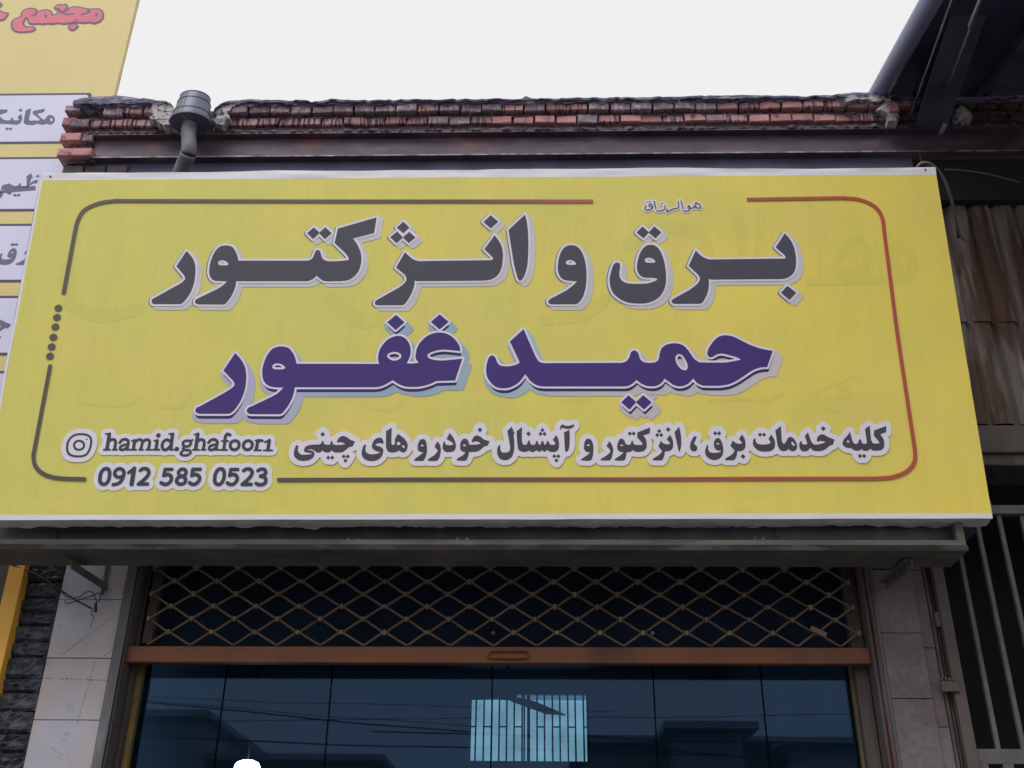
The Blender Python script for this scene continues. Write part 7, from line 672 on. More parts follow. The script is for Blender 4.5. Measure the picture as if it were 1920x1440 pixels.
-1,23,-3,31,1,2,2,1,4,-1,1,-2,3,-24,2,-32,-1,-9,-4,-5,-6,-5,-12,-4,-7,-1,-15,-1,-13,-5,-16,-8,-14,-12,-6,-3,-7,-3]],[[1760,2733,-7,2,-14,5,-2,3,1,2,1,2,3,1,17,-6,7,-1,5,1,7,1,6,2,4,3,5,6,4,8,-7,3,-5,4,-3,7,-1,6,2,5,2,5,4,4,3,2,5,0,2,-2,3,-2,3,-4,3,-7,0,-11,1,-1,18,3,6,1,6,4,2,1,-9,9,-1,1,0,3,2,3,3,0,3,-1,8,-8,1,0,2,2,2,4,0,3,-3,18,0,4,1,4,3,2,4,1,5,-1,10,-4,9,-6,5,-4,6,-6,5,-7,3,-4,1,-4,1,-4,-1,-9,-4,-7,-2,-3,-3,-2,-4,-1,-6,0,-11,1,-10,4,-13,7,-8,-6,-7,-3,-8,-2,-19,-2,-4,-10,-4,-7,-6,-5,-4,-3,-7,-3,-8,-1,-7,-1],[1796,2772,2,-1,1,1,0,8,-2,6,-2,2,-1,0,-3,-4,-1,-4,2,-5],[1879,2772,7,0,3,1,1,1,2,4,1,4,0,3,-1,4,-5,7,-8,8,-11,8,-10,4,0,-2,3,-13,0,-5,-1,-6,-2,-4,-3,-4,6,-4,7,-3,6,-2]],[[1536,2738,-28,3,-3,2,0,1,0,4,2,1,3,0,25,-2,11,0,11,3,10,4,7,7,4,5,3,6,1,4,0,4,-5,16,1,3,2,1,2,0,2,0,2,-3,3,-10,2,-5,0,-4,-1,-5,-2,-7,-4,-7,-3,-4,-8,-7,-12,-6,-8,-3,-6,0]],[[1424,2748,-7,2,-5,2,-5,3,-2,4,-2,6,0,8,2,6,3,6,8,11,1,1,2,0,2,0,3,-3,0,-2,-1,-2,-9,-12,-1,-5,-1,-5,1,-4,1,-3,3,-1,9,-3,8,0,11,2,10,4,7,3,4,5,3,4,2,5,-1,2,-2,-1,-13,-1,-4,1,-3,2,-4,4,-3,5,-1,4,1,5,2,5,2,4,3,3,3,1,3,1,5,1,6,-1,3,-1,4,-3,4,-5,2,-6,3,-7,0,-7,-1,-7,-1,-6,-3,-5,-3,-4,-7,-6,-7,-4,-7,-3,-7,-2,-7,-1,-7,-1],[1454,2790,2,-1,12,1,2,-1,1,1,0,4,-2,5,-3,4,-3,3,-2,1,-5,-1,-2,-1,-2,-2,-2,-4,0,-3,1,-3]],[[1503,2760,-3,2,-1,3,-12,73,0,3,1,1,1,1,2,1,4,-1,2,-2,12,-75,0,-2,-1,-2,-3,-2]],[[1739,2762,-1,0,-2,3,-12,74,0,3,1,1,3,2,3,-2,2,-2,13,-75,-1,-2,-1,-2,-2,-1]],[[1559,2813,-3,1,-2,2,0,2,2,4,3,1,7,0,3,-2,1,-1,0,-3,-2,-3,-2,-1]],[[1424,2829,-3,1,-2,2,0,3,1,1,1,2,2,0,7,-1,3,-2,0,-3,-2,-3,-3,0]],[[1452,2829,-7,2,-2,1,-1,3,2,3,1,1,3,0,10,-2,1,-1,1,-2,1,-2,-2,-2,-3,-2]]],"motto_halo":[[[1599,2713,-7,2,-7,4,-10,12,-14,-6,-14,-2,-15,0,-29,3,-7,4,-5,5,-2,8,1,7,-4,5,-7,-7,-11,-7,-13,-5,-11,-3,-13,-1,-11,1,-11,3,-10,6,-6,6,-4,9,-2,9,1,12,5,12,12,17,6,4,10,3,-7,2,-5,4,-4,5,-2,7,1,7,3,7,5,4,7,3,5,1,11,-2,7,3,7,0,14,-4,9,-6,5,9,9,5,10,1,9,-5,5,-5,2,-7,13,-78,1,-1,14,-2,10,2,10,5,6,7,0,3,-5,17,-8,2,-7,3,-5,6,-2,7,0,8,3,7,6,6,8,3,14,0,10,-6,4,-7,2,-10,8,-3,5,-6,5,-14,3,-12,10,-3,7,-7,2,-1,15,8,16,6,28,4,0,17,-4,39,2,6,4,6,6,3,7,2,7,-1,7,-4,10,5,8,0,9,-4,5,-6,2,-7,13,-74,-1,-10,2,-1,5,-1,7,1,-7,13,-2,11,4,12,8,12,10,6,10,2,10,-4,9,-8,9,7,8,3,1,10,3,9,6,6,7,3,7,1,10,-2,12,-5,11,-7,9,-7,8,-10,6,-9,3,-8,2,-11,-3,-13,-6,-11,-7,-6,-12,-4,-14,0,-14,3,-12,5,-16,-6,-16,-3,-8,-11,-9,-9,-10,-6,-10,-3,-11,-1,-11,0,-10,3,-19,7,-5,5,-3,6,0,9,2,7,-4,10,-6,-6,-10,-6,-18,-6,-17,-2,-8,-2,-17,-8,-13,-11,-9,-6,-12,-3]]],"border_left":[[[955,2825,-2417,17,-1833,18,-17,-3,-21,-3,-20,-3,-20,-3,-19,-3,-18,-5,-18,-5,-18,-7,-18,-8,-18,-9,-17,-9,-16,-10,-13,-11,-11,-11,-8,-11,-7,-12,-6,-14,-5,-15,-4,-15,-4,-16,-4,-16,-3,-17,-1,-18,-2,-18,0,-19,0,-20,-1,-20,-1,-18,-7,-581,-35,0,8,581,0,20,1,19,0,19,1,20,1,20,2,19,3,19,4,18,4,16,5,18,5,16,7,17,9,16,11,15,15,14,16,13,18,12,19,10,19,10,20,8,19,8,20,6,21,5,21,4,20,3,21,2,20,3,22,4,1833,-18,2417,-17]]],"border_corner":[[[-3603,1307,-13,-797,3,-6,3,-12,3,-11,3,-11,3,-10,4,-9,5,-9,6,-9,7,-9,7,-9,9,-8,8,-8,10,-8,10,-7,11,-7,12,-6,12,-6,14,-5,14,-5,16,-4,16,-5,31,-5,35,-4,38,-2,41,-2,42,-1,41,-1,40,-3,-1,-32,-40,2,-41,2,-42,1,-41,2,-40,2,-36,4,-33,6,-18,4,-17,5,-16,5,-15,6,-14,7,-14,7,-13,8,-11,8,-11,9,-11,9,-9,10,-9,10,-9,11,-7,11,-6,12,-5,12,-4,12,-3,11,-3,12,-3,11,-4,15,13,798]]],"border_right":[[[2307,2868,843,10,23,-2,21,-2,22,-2,21,-2,22,-2,22,-4,21,-6,20,-8,20,-8,20,-10,19,-10,19,-12,16,-13,15,-14,11,-14,10,-14,9,-15,7,-16,6,-16,5,-17,4,-18,4,-23,2,-25,0,-26,-1,-26,-1,-26,-1,-26,-1,-25,-9,-909,11,-1051,-2,-15,-1,-14,-2,-14,-1,-14,-3,-14,-3,-15,-6,-14,-8,-14,-8,-14,-10,-13,-11,-12,-12,-12,-13,-11,-13,-10,-16,-10,-18,-9,-18,-8,-20,-7,-19,-6,-20,-6,-19,-5,-20,-3,-20,-3,-20,-1,-20,-1,-20,-1,-19,0,-20,-2,-844,0,-1017,-2,-1275,3,-1623,-1,0,32,1623,1,1275,-3,1017,2,844,0,18,1,20,1,20,1,19,1,19,1,18,2,18,4,18,4,19,5,18,6,18,6,16,8,16,7,14,9,11,9,11,9,11,11,9,10,9,12,7,11,6,11,4,11,3,11,2,13,2,13,1,13,1,14,2,12,-11,1051,10,909,0,26,1,26,1,26,1,26,0,24,-2,22,-3,21,-4,16,-4,15,-6,14,-6,13,-7,
13,-8,12,-9,11,-12,12,-15,11,-16,10,-17,10,-19,9,-18,8,-19,6,-18,6,-20,3,-20,3,-21,2,-21,1,-22,2,-20,2,-843,-10]]],"border_dot":[[[-3600,1829,-1,8,-3,7,-5,7,-7,5,-8,3,-9,1,-8,-1,-8,-3,-7,-5,-5,-7,-4,-7,-1,-8,1,-8,4,-8,5,-6,7,-5,8,-3,8,-1,9,1,8,3,7,5,5,6,3,8]],[[-3599,1742,-1,8,-3,8,-5,6,-7,5,-8,3,-9,1,-8,-1,-8,-3,-7,-5,-5,-6,-3,-8,-2,-8,2,-8,3,-7,5,-7,7,-5,8,-3,8,-1,9,1,8,3,7,5,5,7,3,7]],[[-3599,1654,-1,8,-3,8,-6,6,-6,5,-8,3,-9,1,-9,-1,-7,-3,-7,-5,-6,-6,-3,-8,-1,-8,1,-8,3,-7,6,-7,7,-5,7,-3,9,-1,9,1,8,3,6,5,6,7,3,7]],[[-3601,1558,-1,8,-3,7,-5,7,-7,5,-8,3,-9,1,-8,-1,-8,-3,-7,-5,-5,-7,-4,-7,-1,-8,1,-8,4,-8,5,-6,7,-5,8,-3,8,-1,9,1,8,3,7,5,5,6,3,8]],[[-3602,1470,-1,8,-3,7,-5,7,-7,5,-8,3,-9,1,-8,-1,-8,-3,-7,-5,-5,-7,-4,-7,-1,-8,1,-8,4,-8,5,-6,7,-5,8,-3,8,-1,9,1,8,3,7,5,5,6,3,8]],[[-3602,1385,-1,8,-3,7,-5,7,-7,5,-8,3,-9,1,-8,-1,-8,-3,-7,-5,-5,-7,-4,-7,-1,-8,1,-8,4,-8,5,-6,7,-5,8,-3,8,-1,9,1,8,3,7,5,5,6,3,8]]],"ghost":[[[2875,857,-80,14,-16,7,-15,11,-12,16,-11,24,-8,48,3,40,5,16,14,20,32,23,80,40,8,0,8,-6,3,-5,-3,-12,-24,-16,-56,-27,-24,-17,-8,-9,-6,-15,-2,-32,8,-40,7,-16,9,-12,29,-12,59,-9,24,-7,6,-8,0,-8,-6,-8,-8,-3]],[[-813,880,-112,19,-8,14,1,8,7,8,16,2,120,-18,40,3,32,15,72,65,8,4,8,0,10,-7,3,-8,-5,-14,-56,-53,-32,-24,-24,-11,-24,-4]],[[-2653,904,-8,3,-5,6,-2,8,3,8,12,6,128,5,40,6,16,8,21,23,30,88,5,7,8,3,8,-1,8,-9,1,-8,-30,-88,-14,-24,-18,-16,-19,-10,-32,-8]],[[-3021,921,-304,33,-10,7,-2,8,4,11,8,4,8,0,248,-29,56,-4,48,1,40,7,16,8,16,13,40,44,8,5,8,0,7,-4,4,-8,-3,-12,-40,-45,-24,-20,-24,-11,-40,-8]],[[803,942,-7,11,2,8,8,8,-3,3,-8,1,-112,-19,-8,1,-7,6,-3,8,3,8,7,6,8,2,176,30,40,2,14,-8,2,-8,-9,-16,-87,-44,-8,-2]],[[1851,951,-8,10,0,8,8,10,160,16,104,2,152,-14,64,4,48,17,88,52,8,1,8,-4,5,-12,-5,-10,-76,-46,-36,-17,-32,-10,-32,-5,-40,0,-152,13,-40,1,-216,-17]],[[2787,966,-9,11,1,8,8,9,176,17,40,6,2,8,-74,38,-23,18,-8,16,4,16,11,14,16,11,136,55,8,3,8,-2,8,-9,0,-8,-8,-10,-112,-44,-35,-18,1,-8,10,-8,72,-37,24,-17,8,-18,-2,-8,-14,-13,-32,-11,-40,-5]],[[-1045,1633,-40,7,-48,19,-48,31,-40,34,-136,136,-13,21,-6,24,4,24,14,24,17,14,24,8,24,-1,16,-5,48,-41,101,-103,51,-40,24,-11,32,-6,32,-2,40,3,64,15,24,11,18,14,8,16,6,24,22,144,5,16,13,19,24,16,24,5,24,-4,24,-15,16,-23,6,-30,-23,-152,-9,-40,-14,-32,-32,-45,-48,-35,-40,-18,-48,-14,-48,-8,-48,-4]],[[491,1654,-21,19,-7,24,5,24,7,11,16,12,16,4,48,4,160,7,80,12,40,14,40,25,136,129,16,5,24,-2,21,-13,10,-16,3,-16,-2,-16,-15,-24,-124,-120,-37,-27,-40,-20,-48,-16,-48,-9,-48,-5,-208,-11]],[[-3261,1696,-96,17,-88,29,-48,24,-39,27,-41,40,-32,48,-22,56,-15,56,-43,232,1,16,7,16,16,18,24,11,24,0,24,-11,17,-18,6,-16,13,-56,29,-160,14,-56,13,-32,20,-30,20,-18,28,-19,32,-16,40,-15,64,-16,48,-6,32,0,40,4,224,55,16,-1,16,-6,24,-20,9,-24,-1,-24,-12,-24,-20,-16,-192,-50,-48,-10,-56,-6]],[[2763,2014,-15,11,-7,16,2,16,12,16,16,5,88,0,6,3,-9,8,-4,16,16,224,7,18,16,8,16,-3,8,-7,6,-16,-16,-224,-5,-16,-8,-8,7,-4,88,-1,72,1,17,4,-25,7,-32,16,-25,25,-8,16,-5,24,1,24,9,40,15,40,24,48,26,40,37,48,49,48,29,19,32,15,32,6,24,-3,24,-12,16,-14,16,-19,18,-32,11,-32,5,-32,0,-24,-6,-48,-22,-72,-38,-68,-24,-29,-24,-23,8,2,272,-2,8,8,-18,32,-10,48,-8,168,6,32,12,24,18,22,24,16,24,7,24,-1,16,-6,24,-15,26,-23,26,-32,17,-32,12,-32,8,-40,3,-40,-3,-40,-9,-40,-16,-40,-19,-32,-21,-21,-24,-12,-40,0,-16,-15,-16,-2,-288,2,-168,-12,-80,-3],[3605,2145,6,-6,16,38,6,32,-1,32,-5,32,-7,24,-14,24,-19,22,-6,-6,-1,-8,6,-128,8,-40],[3125,2153,46,-1,24,10,27,31,26,48,17,56,4,56,-3,16,-10,24,-11,16,-10,8,-16,-6,-24,-14,-38,-36,-43,-56,-35,-64,-12,-32,-6,-32,6,-8,8,-4]],[[2235,2046,-16,9,-8,8,-5,10,-4,16,-25,568,1,16,9,19,16,13,16,4,16,-2,19,-10,11,-16,4,-16,26,-576,-8,-24,-12,-12,-16,-8]],[[1859,2136,-16,4,-18,13,-11,16,-6,24,2,16,11,32,44,112,4,24,-3,16,-17,32,-30,34,-27,22,-37,21,-40,12,-40,6,-48,2,-96,-7,-48,-9,-32,-10,-24,-12,-24,-17,-104,-106,-16,-10,-16,-5,-16,0,-16,4,-24,19,-9,16,-3,16,0,16,6,16,12,16,85,88,37,32,24,17,40,21,48,15,56,11,56,7,72,2,56,-3,48,-7,64,-20,32,-16,32,-21,32,-26,28,-28,24,-32,19,-32,17,-48,2,-40,-6,-40,-10,-32,-51,-128,
-11,-16,-12,-10,-16,-6]],[[2363,2294,-16,10,-9,9,-8,16,-3,16,31,376,8,24,13,14,16,8,24,3,16,-4,18,-13,11,-16,5,-24,-31,-376,-10,-24,-17,-15,-24,-7]]],"left_red_line":[[[-5099,12897,10,-36,4,-27,-1,-24,-9,-30,-15,-27,-15,-14,-21,-11,-34,-10,-18,0,-28,14,-15,5,-19,-2,-30,-7,-20,-3,-21,3,-31,8,-22,3,-33,-2,-54,-10,-44,-10,-21,-2,-22,3,-32,9,-20,2,-20,-2,-30,-9,-18,-3,-50,10,-60,-12,-50,11,-53,-7,-21,1,-29,8,-14,7,-11,11,-10,15,-22,52,-5,7,-4,-5,-4,-19,-3,-41,6,-20,11,-19,17,-11,22,-6,55,-1,14,-3,15,-7,8,-6,6,-8,5,-11,3,-12,0,-11,-4,-9,-10,-13,-18,-11,-20,-6,-23,-4,-57,-6,-34,0,-41,6,-19,7,-18,8,-15,10,-13,12,-23,30,-16,37,-9,38,-2,19,1,19,6,21,7,13,14,17,16,11,27,15,12,11,2,10,-3,28,6,41,10,20,10,10,13,9,21,10,26,8,27,1,18,-2,18,-6,24,-11,11,-10,13,-17,9,-7,11,3,24,15,15,5,28,3,27,-2,25,-10,16,-10,14,-11,10,-17,12,-29,5,-6,4,-4,4,0,11,6,12,15,7,17,0,17,-8,8,-31,20,-15,18,-4,15,1,6,6,13,14,19,17,15,17,7,11,-2,19,-8,12,-2,9,4,15,11,5,1,11,-4,11,-8,15,-16,6,-13,6,-21,7,-8,5,0,6,2,30,20,8,2,17,1,60,-10,72,-21,47,-10,26,-2,64,6,16,-1,16,-4,22,-10,20,-16,17,-25]],[[-5432,12745,12,-1,12,-5,25,-16,19,-18,9,-14,2,-6,-4,-19,-15,-24,-24,-23,-14,-7,-7,-1,-7,0,-15,6,-21,16,-18,23,-8,19,2,18,10,16,26,28]],[[-6540,13073,151,42,54,-62,-27,-54,-156,-15]],[[-6604,13008,249,-37,56,-36,42,-8,17,-7,6,-6,3,-7,1,-18,-9,-40,-12,-34,-9,-14,-11,-9,-12,-4,-27,-5,-234,-16]]],"left_red":[[[-6024,12612,-28,5,-20,6,-24,13,-13,13,-18,24,-15,32,-8,36,-2,16,1,16,5,16,14,20,12,9,28,15,20,20,5,20,-3,28,6,36,6,12,6,6,12,8,16,8,20,5,24,2,28,-6,23,-11,20,-24,-7,-5,-5,-7,0,-8,4,-24,-2,-4,-29,-10,-6,-6,-1,-4,1,-8,3,-4,7,-5,8,1,24,8,12,6,6,6,4,8,2,8,-5,36,1,1,8,0,16,3,28,16,32,6,24,-2,16,-7,16,-10,9,-7,7,-12,13,-28,7,-12,8,-6,8,-4,8,-1,8,2,17,9,18,20,9,19,16,-11,12,-6,16,-3,8,1,20,-19,8,-5,12,-4,24,-2,64,12,8,4,3,6,-3,9,-8,4,-56,-10,-20,-1,-8,2,-8,4,-10,8,-2,4,8,8,30,36,2,12,-2,12,10,4,28,18,4,1,12,1,56,-9,72,-21,45,-10,-7,-8,-3,-8,1,-8,5,-16,-2,-8,-13,-8,-46,-16,-3,-4,-2,-8,4,-8,5,-4,8,0,40,13,20,10,8,7,12,2,6,4,5,8,1,8,-10,32,-5,8,3,2,72,5,20,-4,20,-7,16,-13,13,-19,12,-28,9,-32,3,-24,-1,-20,-7,-24,-13,-22,-11,-10,-17,-9,-28,-8,-8,0,-28,13,-20,6,-24,-2,-32,-8,-16,-2,-68,14,-28,-2,-1,2,16,32,-3,7,-4,2,-4,1,-4,-2,-4,-4,-16,-31,-3,-9,-45,-8,-44,-10,-20,-1,-16,2,-28,8,-28,3,-24,-3,-28,-8,-12,-2,-52,9,-60,-12,-48,11,-56,-7,-16,0,-24,7,-16,11,-8,12,-24,56,-12,12,-8,3,-8,0,-8,-3,-4,-4,-7,-12,-6,-24,-3,-40,1,-8,6,-24,15,-24,6,-6,20,-13,24,-7,56,-1,12,-2,12,-6,4,-5,4,-8,2,-8,-2,-6,-8,-8,-8,-5,-16,-5,-24,-5,-52,-5,-32,0],[-5780,12829,4,-2,8,1,6,5,2,8,-11,36,-5,4,-8,2,-8,-3,-4,-7,0,-4,10,-32],[-5180,12837,7,0,5,2,5,10,-8,44,-5,5,-8,3,-4,0,-6,-4,-4,-8,9,-44,2,-4]],[[-5424,12635,-20,14,-16,20,-3,12,1,4,6,12,20,21,8,5,12,-5,20,-13,16,-16,3,-4,1,-4,-3,-8,-13,-19,-19,-17,-5,-3]],[[-6528,12792,-45,185,1,4,208,-31,56,-35,44,-10,11,-4,0,-12,-8,-36,-10,-28,-5,-8,-8,-6,-32,-6,-208,-15]],[[-5600,12942,-48,39,-8,3,-8,0,-12,-6,-11,7,-6,8,-4,8,4,8,13,16,12,10,8,1,20,-7,16,-3,12,2,20,12,8,-7,9,-8,4,-8,8,-28,-2,-12,-27,-33,-4,-3]],[[-6500,13008,-2,5,-11,44,5,2,108,30,4,0,33,-36,2,-4,-15,-29]]],"left_letter":[[[-5893,11414,-6,-39,-83,-38,55,-53,11,-8,19,-11,16,-5,17,-3,14,0,12,3,6,3,5,5,1,8,-1,13,1,6,4,2,4,0,7,-2,3,-3,7,-20,5,-9,14,-6,16,-1,15,2,9,2,7,5,2,2,-1,4,-3,4,-25,26,32,48,19,-37,6,-23,3,-17,0,-17,-4,-20,-7,-17,-7,-9,-9,-6,-12,-4,-11,-3,-11,0,-36,7,-93,8,-41,2,-11,1,-9,3,-8,5,-9,8,-8,10,-13,26,-14,43,-8,29,-6,32,-1,14,2,12,5,10,10,6,14,4,18,1,59,-3]],[[-5754,11427,31,-24,-20,-20,-31,20]],[[-5842,11158,27,-21,-18,-19,-27,19]],[[-5805,11158,27,-20,-18,-20,-25,19]],[[-5636,11431,9,-131,2,-20,4,-14,3,-8,3,-4,5,-3,5,-1,17,0,37,4,34,-5,6,3,7,5,2,8,-4,8,-10,12,-87,68,-1,38,127,33,-4,-48,-70,-24,47,-50,21,-21,17,-12,11,-5,6,0,3,3,11,35,12,18,8,7,9,3,11,0,17,-5,11,-5,9,-8,13,-15,6,-11,6,-21,2,-15,-1,-12,-6,-18,-6,-11,-7,-7,-10,-4,-11,-3,-10,-1,-10,3,-23,14,-22,-15,-10,-2,-13,0,-14,1,-18,4,-28,13,-21,-17,-11,-4,-17,-1,-27,1,-31,4,-19,6,-10,6,-9,9,-5,8,-5,13,-2,10,-12,155],[-5390,11283,6,4,6,1,6,-1,6,
-4,5,-8,4,-8,1,-8,-1,-12,-5,-8,-9,1,-6,4,-6,5,-4,9,-3,11,-1,10]],[[-5429,10515,34,-70,-19,3,1,-30,-3,-49,28,35,12,10,12,4,31,4,-5,-47,-19,5,-8,0,-6,-2,-14,-9,-30,-22,9,-7,-94,4,-14,37,-13,0,-2,-18,-5,-9,-10,-8,-7,-2,-6,-1,-15,2,-16,5,-56,32,-4,-8,-2,-3,-8,-2,-23,-4,-11,-5,-9,-8,-4,-7,-3,-16,-1,-18,3,-11,93,4,174,21,-14,80,-19,68]],[[-5348,10499,18,-32,-19,-11,-25,16]],[[-5637,10251,58,13,-1,-13,-2,-5,-7,-9,-8,-4,-7,-1,-11,3,-6,4]],[[-5678,10260,8,-31,0,-17,-3,-11,-5,-8,-12,-7,-12,-3,-9,1,-3,1,-4,6,-3,8,-10,57]],[[-5543,10241,25,-18,-15,-24,-27,23]],[[-5502,10243,24,-20,-20,-22,-25,22]],[[-5724,10287,378,59,14,-58,-383,-41]],[[-5400,9539,8,1,8,-2,9,-4,5,-4,7,-8,5,-7,7,-21,5,-33,0,-39,-4,-24,-3,-10,-7,-13,-12,-18,-11,-9,-16,-9,-16,-4,-23,-3,-20,2,-22,3,-25,8,-8,7,-5,10,-4,13,-17,87,15,-8,5,0,3,4,4,10,3,5,8,3,5,-2,2,-8,-2,-26,3,-19,3,-6,4,-5,7,-5,11,-4,14,-3,23,1,23,4,22,7,10,7,-35,5,-11,2,-6,4,-5,5,-2,4,-2,8,-1,15,2,19,5,24,6,12,7,10,9,9],[-5415,9483,4,5,10,5,13,-2,8,-3,4,-3,-2,-4,-6,-4,-10,-3,-12,3,-7,4]],[[-5417,9604,27,-18,-24,-25,-25,21]],[[-5378,9604,24,-20,-24,-20,-23,19]],[[-5331,9340,40,27,43,33,16,60,-40,3,25,66,39,-47,7,-11,4,-11,3,-15,1,-35,-4,-35,-5,-14,-5,-11,-9,-9,-11,-5,-19,-5,-21,-1,-58,3]],[[-5357,8682,23,-3,13,-4,64,-33,22,-9,29,-8,-20,-49,-22,5,-11,-1,-7,-4,-13,-10,-23,-23,-20,-10],[-5322,8610,5,0,13,-6,5,-3,1,-3,-3,-3,-6,-3,-6,-1,-5,1,-4,7,-1,7]],[[-5299,8475,9,17,21,-17,-13,-18]]]}''')
def rings(sh):
    out = []
    for R in sh:
        x = y = 0; P = []
        for i in range(0, len(R), 2):
            x += R[i]; y += R[i+1]; P.append((x/2000.0, y/2000.0))
        out.append(P)
    return out
def flat(name, key, n, m, parent, fn, label=None, split=False, stuff=False):
    V = []; F = []; objs = []
    for sh in DATA[key]:
        R = rings(sh); vs = [Vector((x, y, 0)) for P in R for x, y in P]
        tri = tessellate_polygon([[Vector((x, y, 0)) for x, y in P] for P in R])
        k = len(V)
        if split: V = []; F = []; k = 0
        V += [fn(v.x, v.y, n) for v in vs]; F += [tuple(i+k for i in t_) for t_ in tri]
        if split: objs.append(flat_obj(name, V, F, m, parent))
    if not split: objs.append(flat_obj(name, V, F, m, parent))
    for o in objs:
        if label: o['label'] = label
    return objs
def flat_obj(name, V, F, m, parent):
    o = obj(name, V, F, m, parent)
    return o
flat('show_through_print', 'ghost', .0004, M_GHOST, sign, bq, 'faint trace of older lettering showing through the yellow cloth', split=True)
flat('letter_shadow', 'grey_shade', .0014, I_SHADE, sign, bq); flat('letter_line', 'grey_line', .0020, I_GLINE, sign, bq)
flat('letter_outline', 'grey_halo', .0026, I_HALO, sign, bq); flat('letter', 'grey_letter', .0034, I_GREY, sign, bq, split=True)
flat('letter_shadow', 'purple_shade', .0014, I_PSH, sign, bq, 'blue grey drop shadow under the purple lettering'); flat('letter_line', 'purple_line', .0020, I_PLINE, sign, bq)
flat('letter_outline', 'purple_halo', .0026, I_PHALO, sign, bq); flat('letter', 'purple_letter', .0034, I_PURP, sign, bq, 'purple letter', split=True)
flat('letter_outline', 'small_halo', .0030, I_HALO, sign, bq); flat('letter', 'small_letter', .0036, I_SMALL, sign, bq, split=True)
flat('letter_outline', 'digit_halo', .0018, I_HALO, sign, bq); flat('digit', 'digit', .0036, I_NUM, sign, bq, split=True)
flat('letter_outline', 'handle_halo', .0023, I_HALO, sign, bq); flat('letter', 'handle', .0036, I_NUM, sign, bq, split=True)
flat('letter_outline', 'icon_halo', .0027, I_HALO, sign, bq); flat('camera_logo', 'icon', .0036, I_NUM, sign, bq)
flat('letter_outline', 'motto_halo', .0018, I_HALO, sign, bq); flat('motto', 'motto', .0036, I_SMALL, sign, bq)
flat('border_line', 'border_left', .0040, I_BORD, sign, bq); flat('border_line', 'border_corner', .0041, I_BORD, sign, bq); flat('border_line', 'border_right', .0042, I_BORR, sign, bq, 'border line running from dark brown to red')
flat('border_dot', 'border_dot', .0040, I_BORD, sign, bq, split=True)

# sign support: old sheet panel, rail and struts below and behind the banner
sup = empty('sign_support', at(930, 1040, -.35), 'grey steel rail with dark sheet panels under the yellow banner', 'sign support')
RYF = -.40
zl1, zl0 = zat(930, 1021, RYF), zat(930, 1031.5, RYF)
xr = xat(1814, 1028, RYF)
rail = MB().box(-2.6, xr, RYF+.002, RYF+.20, zl0, zl0+.045, .002).out('rail', M_RAIL, sup)
MB().box(-2.6, xr+.003, RYF-.001, RYF+.0015, zl0+.001, zl1).out('rail_lip', M_LIP, rail)
MB().box(xr-.03, xr, RYF+.004, RYF+.04, zl1+.002, 3.35).out('end_upright', M_RAIL, sup)
cuts = [-2.55]+[xat(x, 1003, RYF+.06) for x in (100, 430, 664, 880, 1150, 1455)]+[xr-.035]
for i in range(len(cuts)-1):
    y_ = RYF+.06+(.006 if i % 2 else 0)
    MB().box(cuts[i]+.001, cuts[i+1]+.012, y_, y_+.004, zl0+.046, 3.4).out('sheet_panel', M_GREEN, sup)
for x in (83, 104, 653, 672, 858, 876, 1415, 1430):
    p_ = at(x, 1011 if x > 110 else 1018, RYF+.055); MB().tube([p_, p_+Vector((0, -.006, 0))], .006, 8).out('bolt', M_EDGE, sup)
def angle_bar(a, b2, name='strut'):
    mb = MB(); mb.bar(a, b2, .03, .004); mb.bar(Vector(a)+Vector((.0152, 0, -.015)), Vector(b2)+Vector((.0152, 0, -.015)), .004, .03); return mb.out(name, M_RAIL, sup)
angle_bar(at(128, 1052, -.33), at(196, 1096, -.006)); MB().box(xat(195, 1090, -.006)-.004, xat(195, 1090, -.006)+.006, -.012, -.003, zat(195, 1116, 0), zat(195, 1050, 0)).out('wall_plate', M_RAIL, sup)
angle_bar(at(1702, 1050, -.33), at(1652, 1092, -.018)); angle_bar(at(1600, 1040, -.25), at(1600, 1030, .05), 'cross_tie'); angle_bar(at(300, 1040, -.25), at(300, 1030, .05), 'cross_tie')

# ------------------------------------------------------------------ neighbour on the left: stone wall, orange post, tall banner
nb_ = empty('neighbour_wall', (-3.2, .1, 0), 'black split stone wall left of the white marble pier', 'wall')
core = MB().box(-4.2, PL0-.002, .03, .3, 0, 3.6).out('wall_core', M_JOINT, nb_)
xo1 = xat(36, 1138, -.03); xo0 = xat(6, 1138, -.03)
SM = []
for s in range(6):
    r = random.Random(s+50); nx, nz = 12, 7; V = []; F = []; lx, lz = .19, .070
    for j in range(nz+1):
        for i in range(nx+1):
            e = min(i, nx-i, j, nz-j); x = (i/nx-.5)*lx; z = (j/nz-.5)*lz
            dep = (-.012-.026*abs(noise.noise(Vector((x*26+s*9, z*16, s))))-.016*noise.noise(Vector((x*55+z*30, z*45-x*20+s, 3)))) if e > 0 else (-.003)
            V.append(Vector((x+(r.uniform(-.002, .002)), dep, z+r.uniform(-.002, .002))))
    for j in range(nz):
        for i in range(nx): F.append((j*(nx+1)+i, j*(nx+1)+i+1, (j+1)*(nx+1)+i+1, (j+1)*(nx+1)+i))
    k = len(V); V += [Vector((-lx/2, .02, -lz/2)), Vector((lx/2, .02, -lz/2)), Vector((lx/2, .02, lz/2)), Vector((-lx/2, .02, lz/2))]
    F += [tuple(list(range(nx+1))[::-1]+[k, k+1]), tuple([nz*(nx+1)+i for i in range(nx+1)]+[k+2, k+3]), tuple([j*(nx+1) for j in range(nz+1)]+[k+3, k]), tuple([j*(nx+1)+nx for j in range(nz, -1, -1)]+[k+1, k+2])]
    me = bpy.data.meshes.new('stone'); me.from_pydata(V, [], F); me.update(); me.materials.append(M_STONE); SM.append(me)
z = 1.75; row = 0
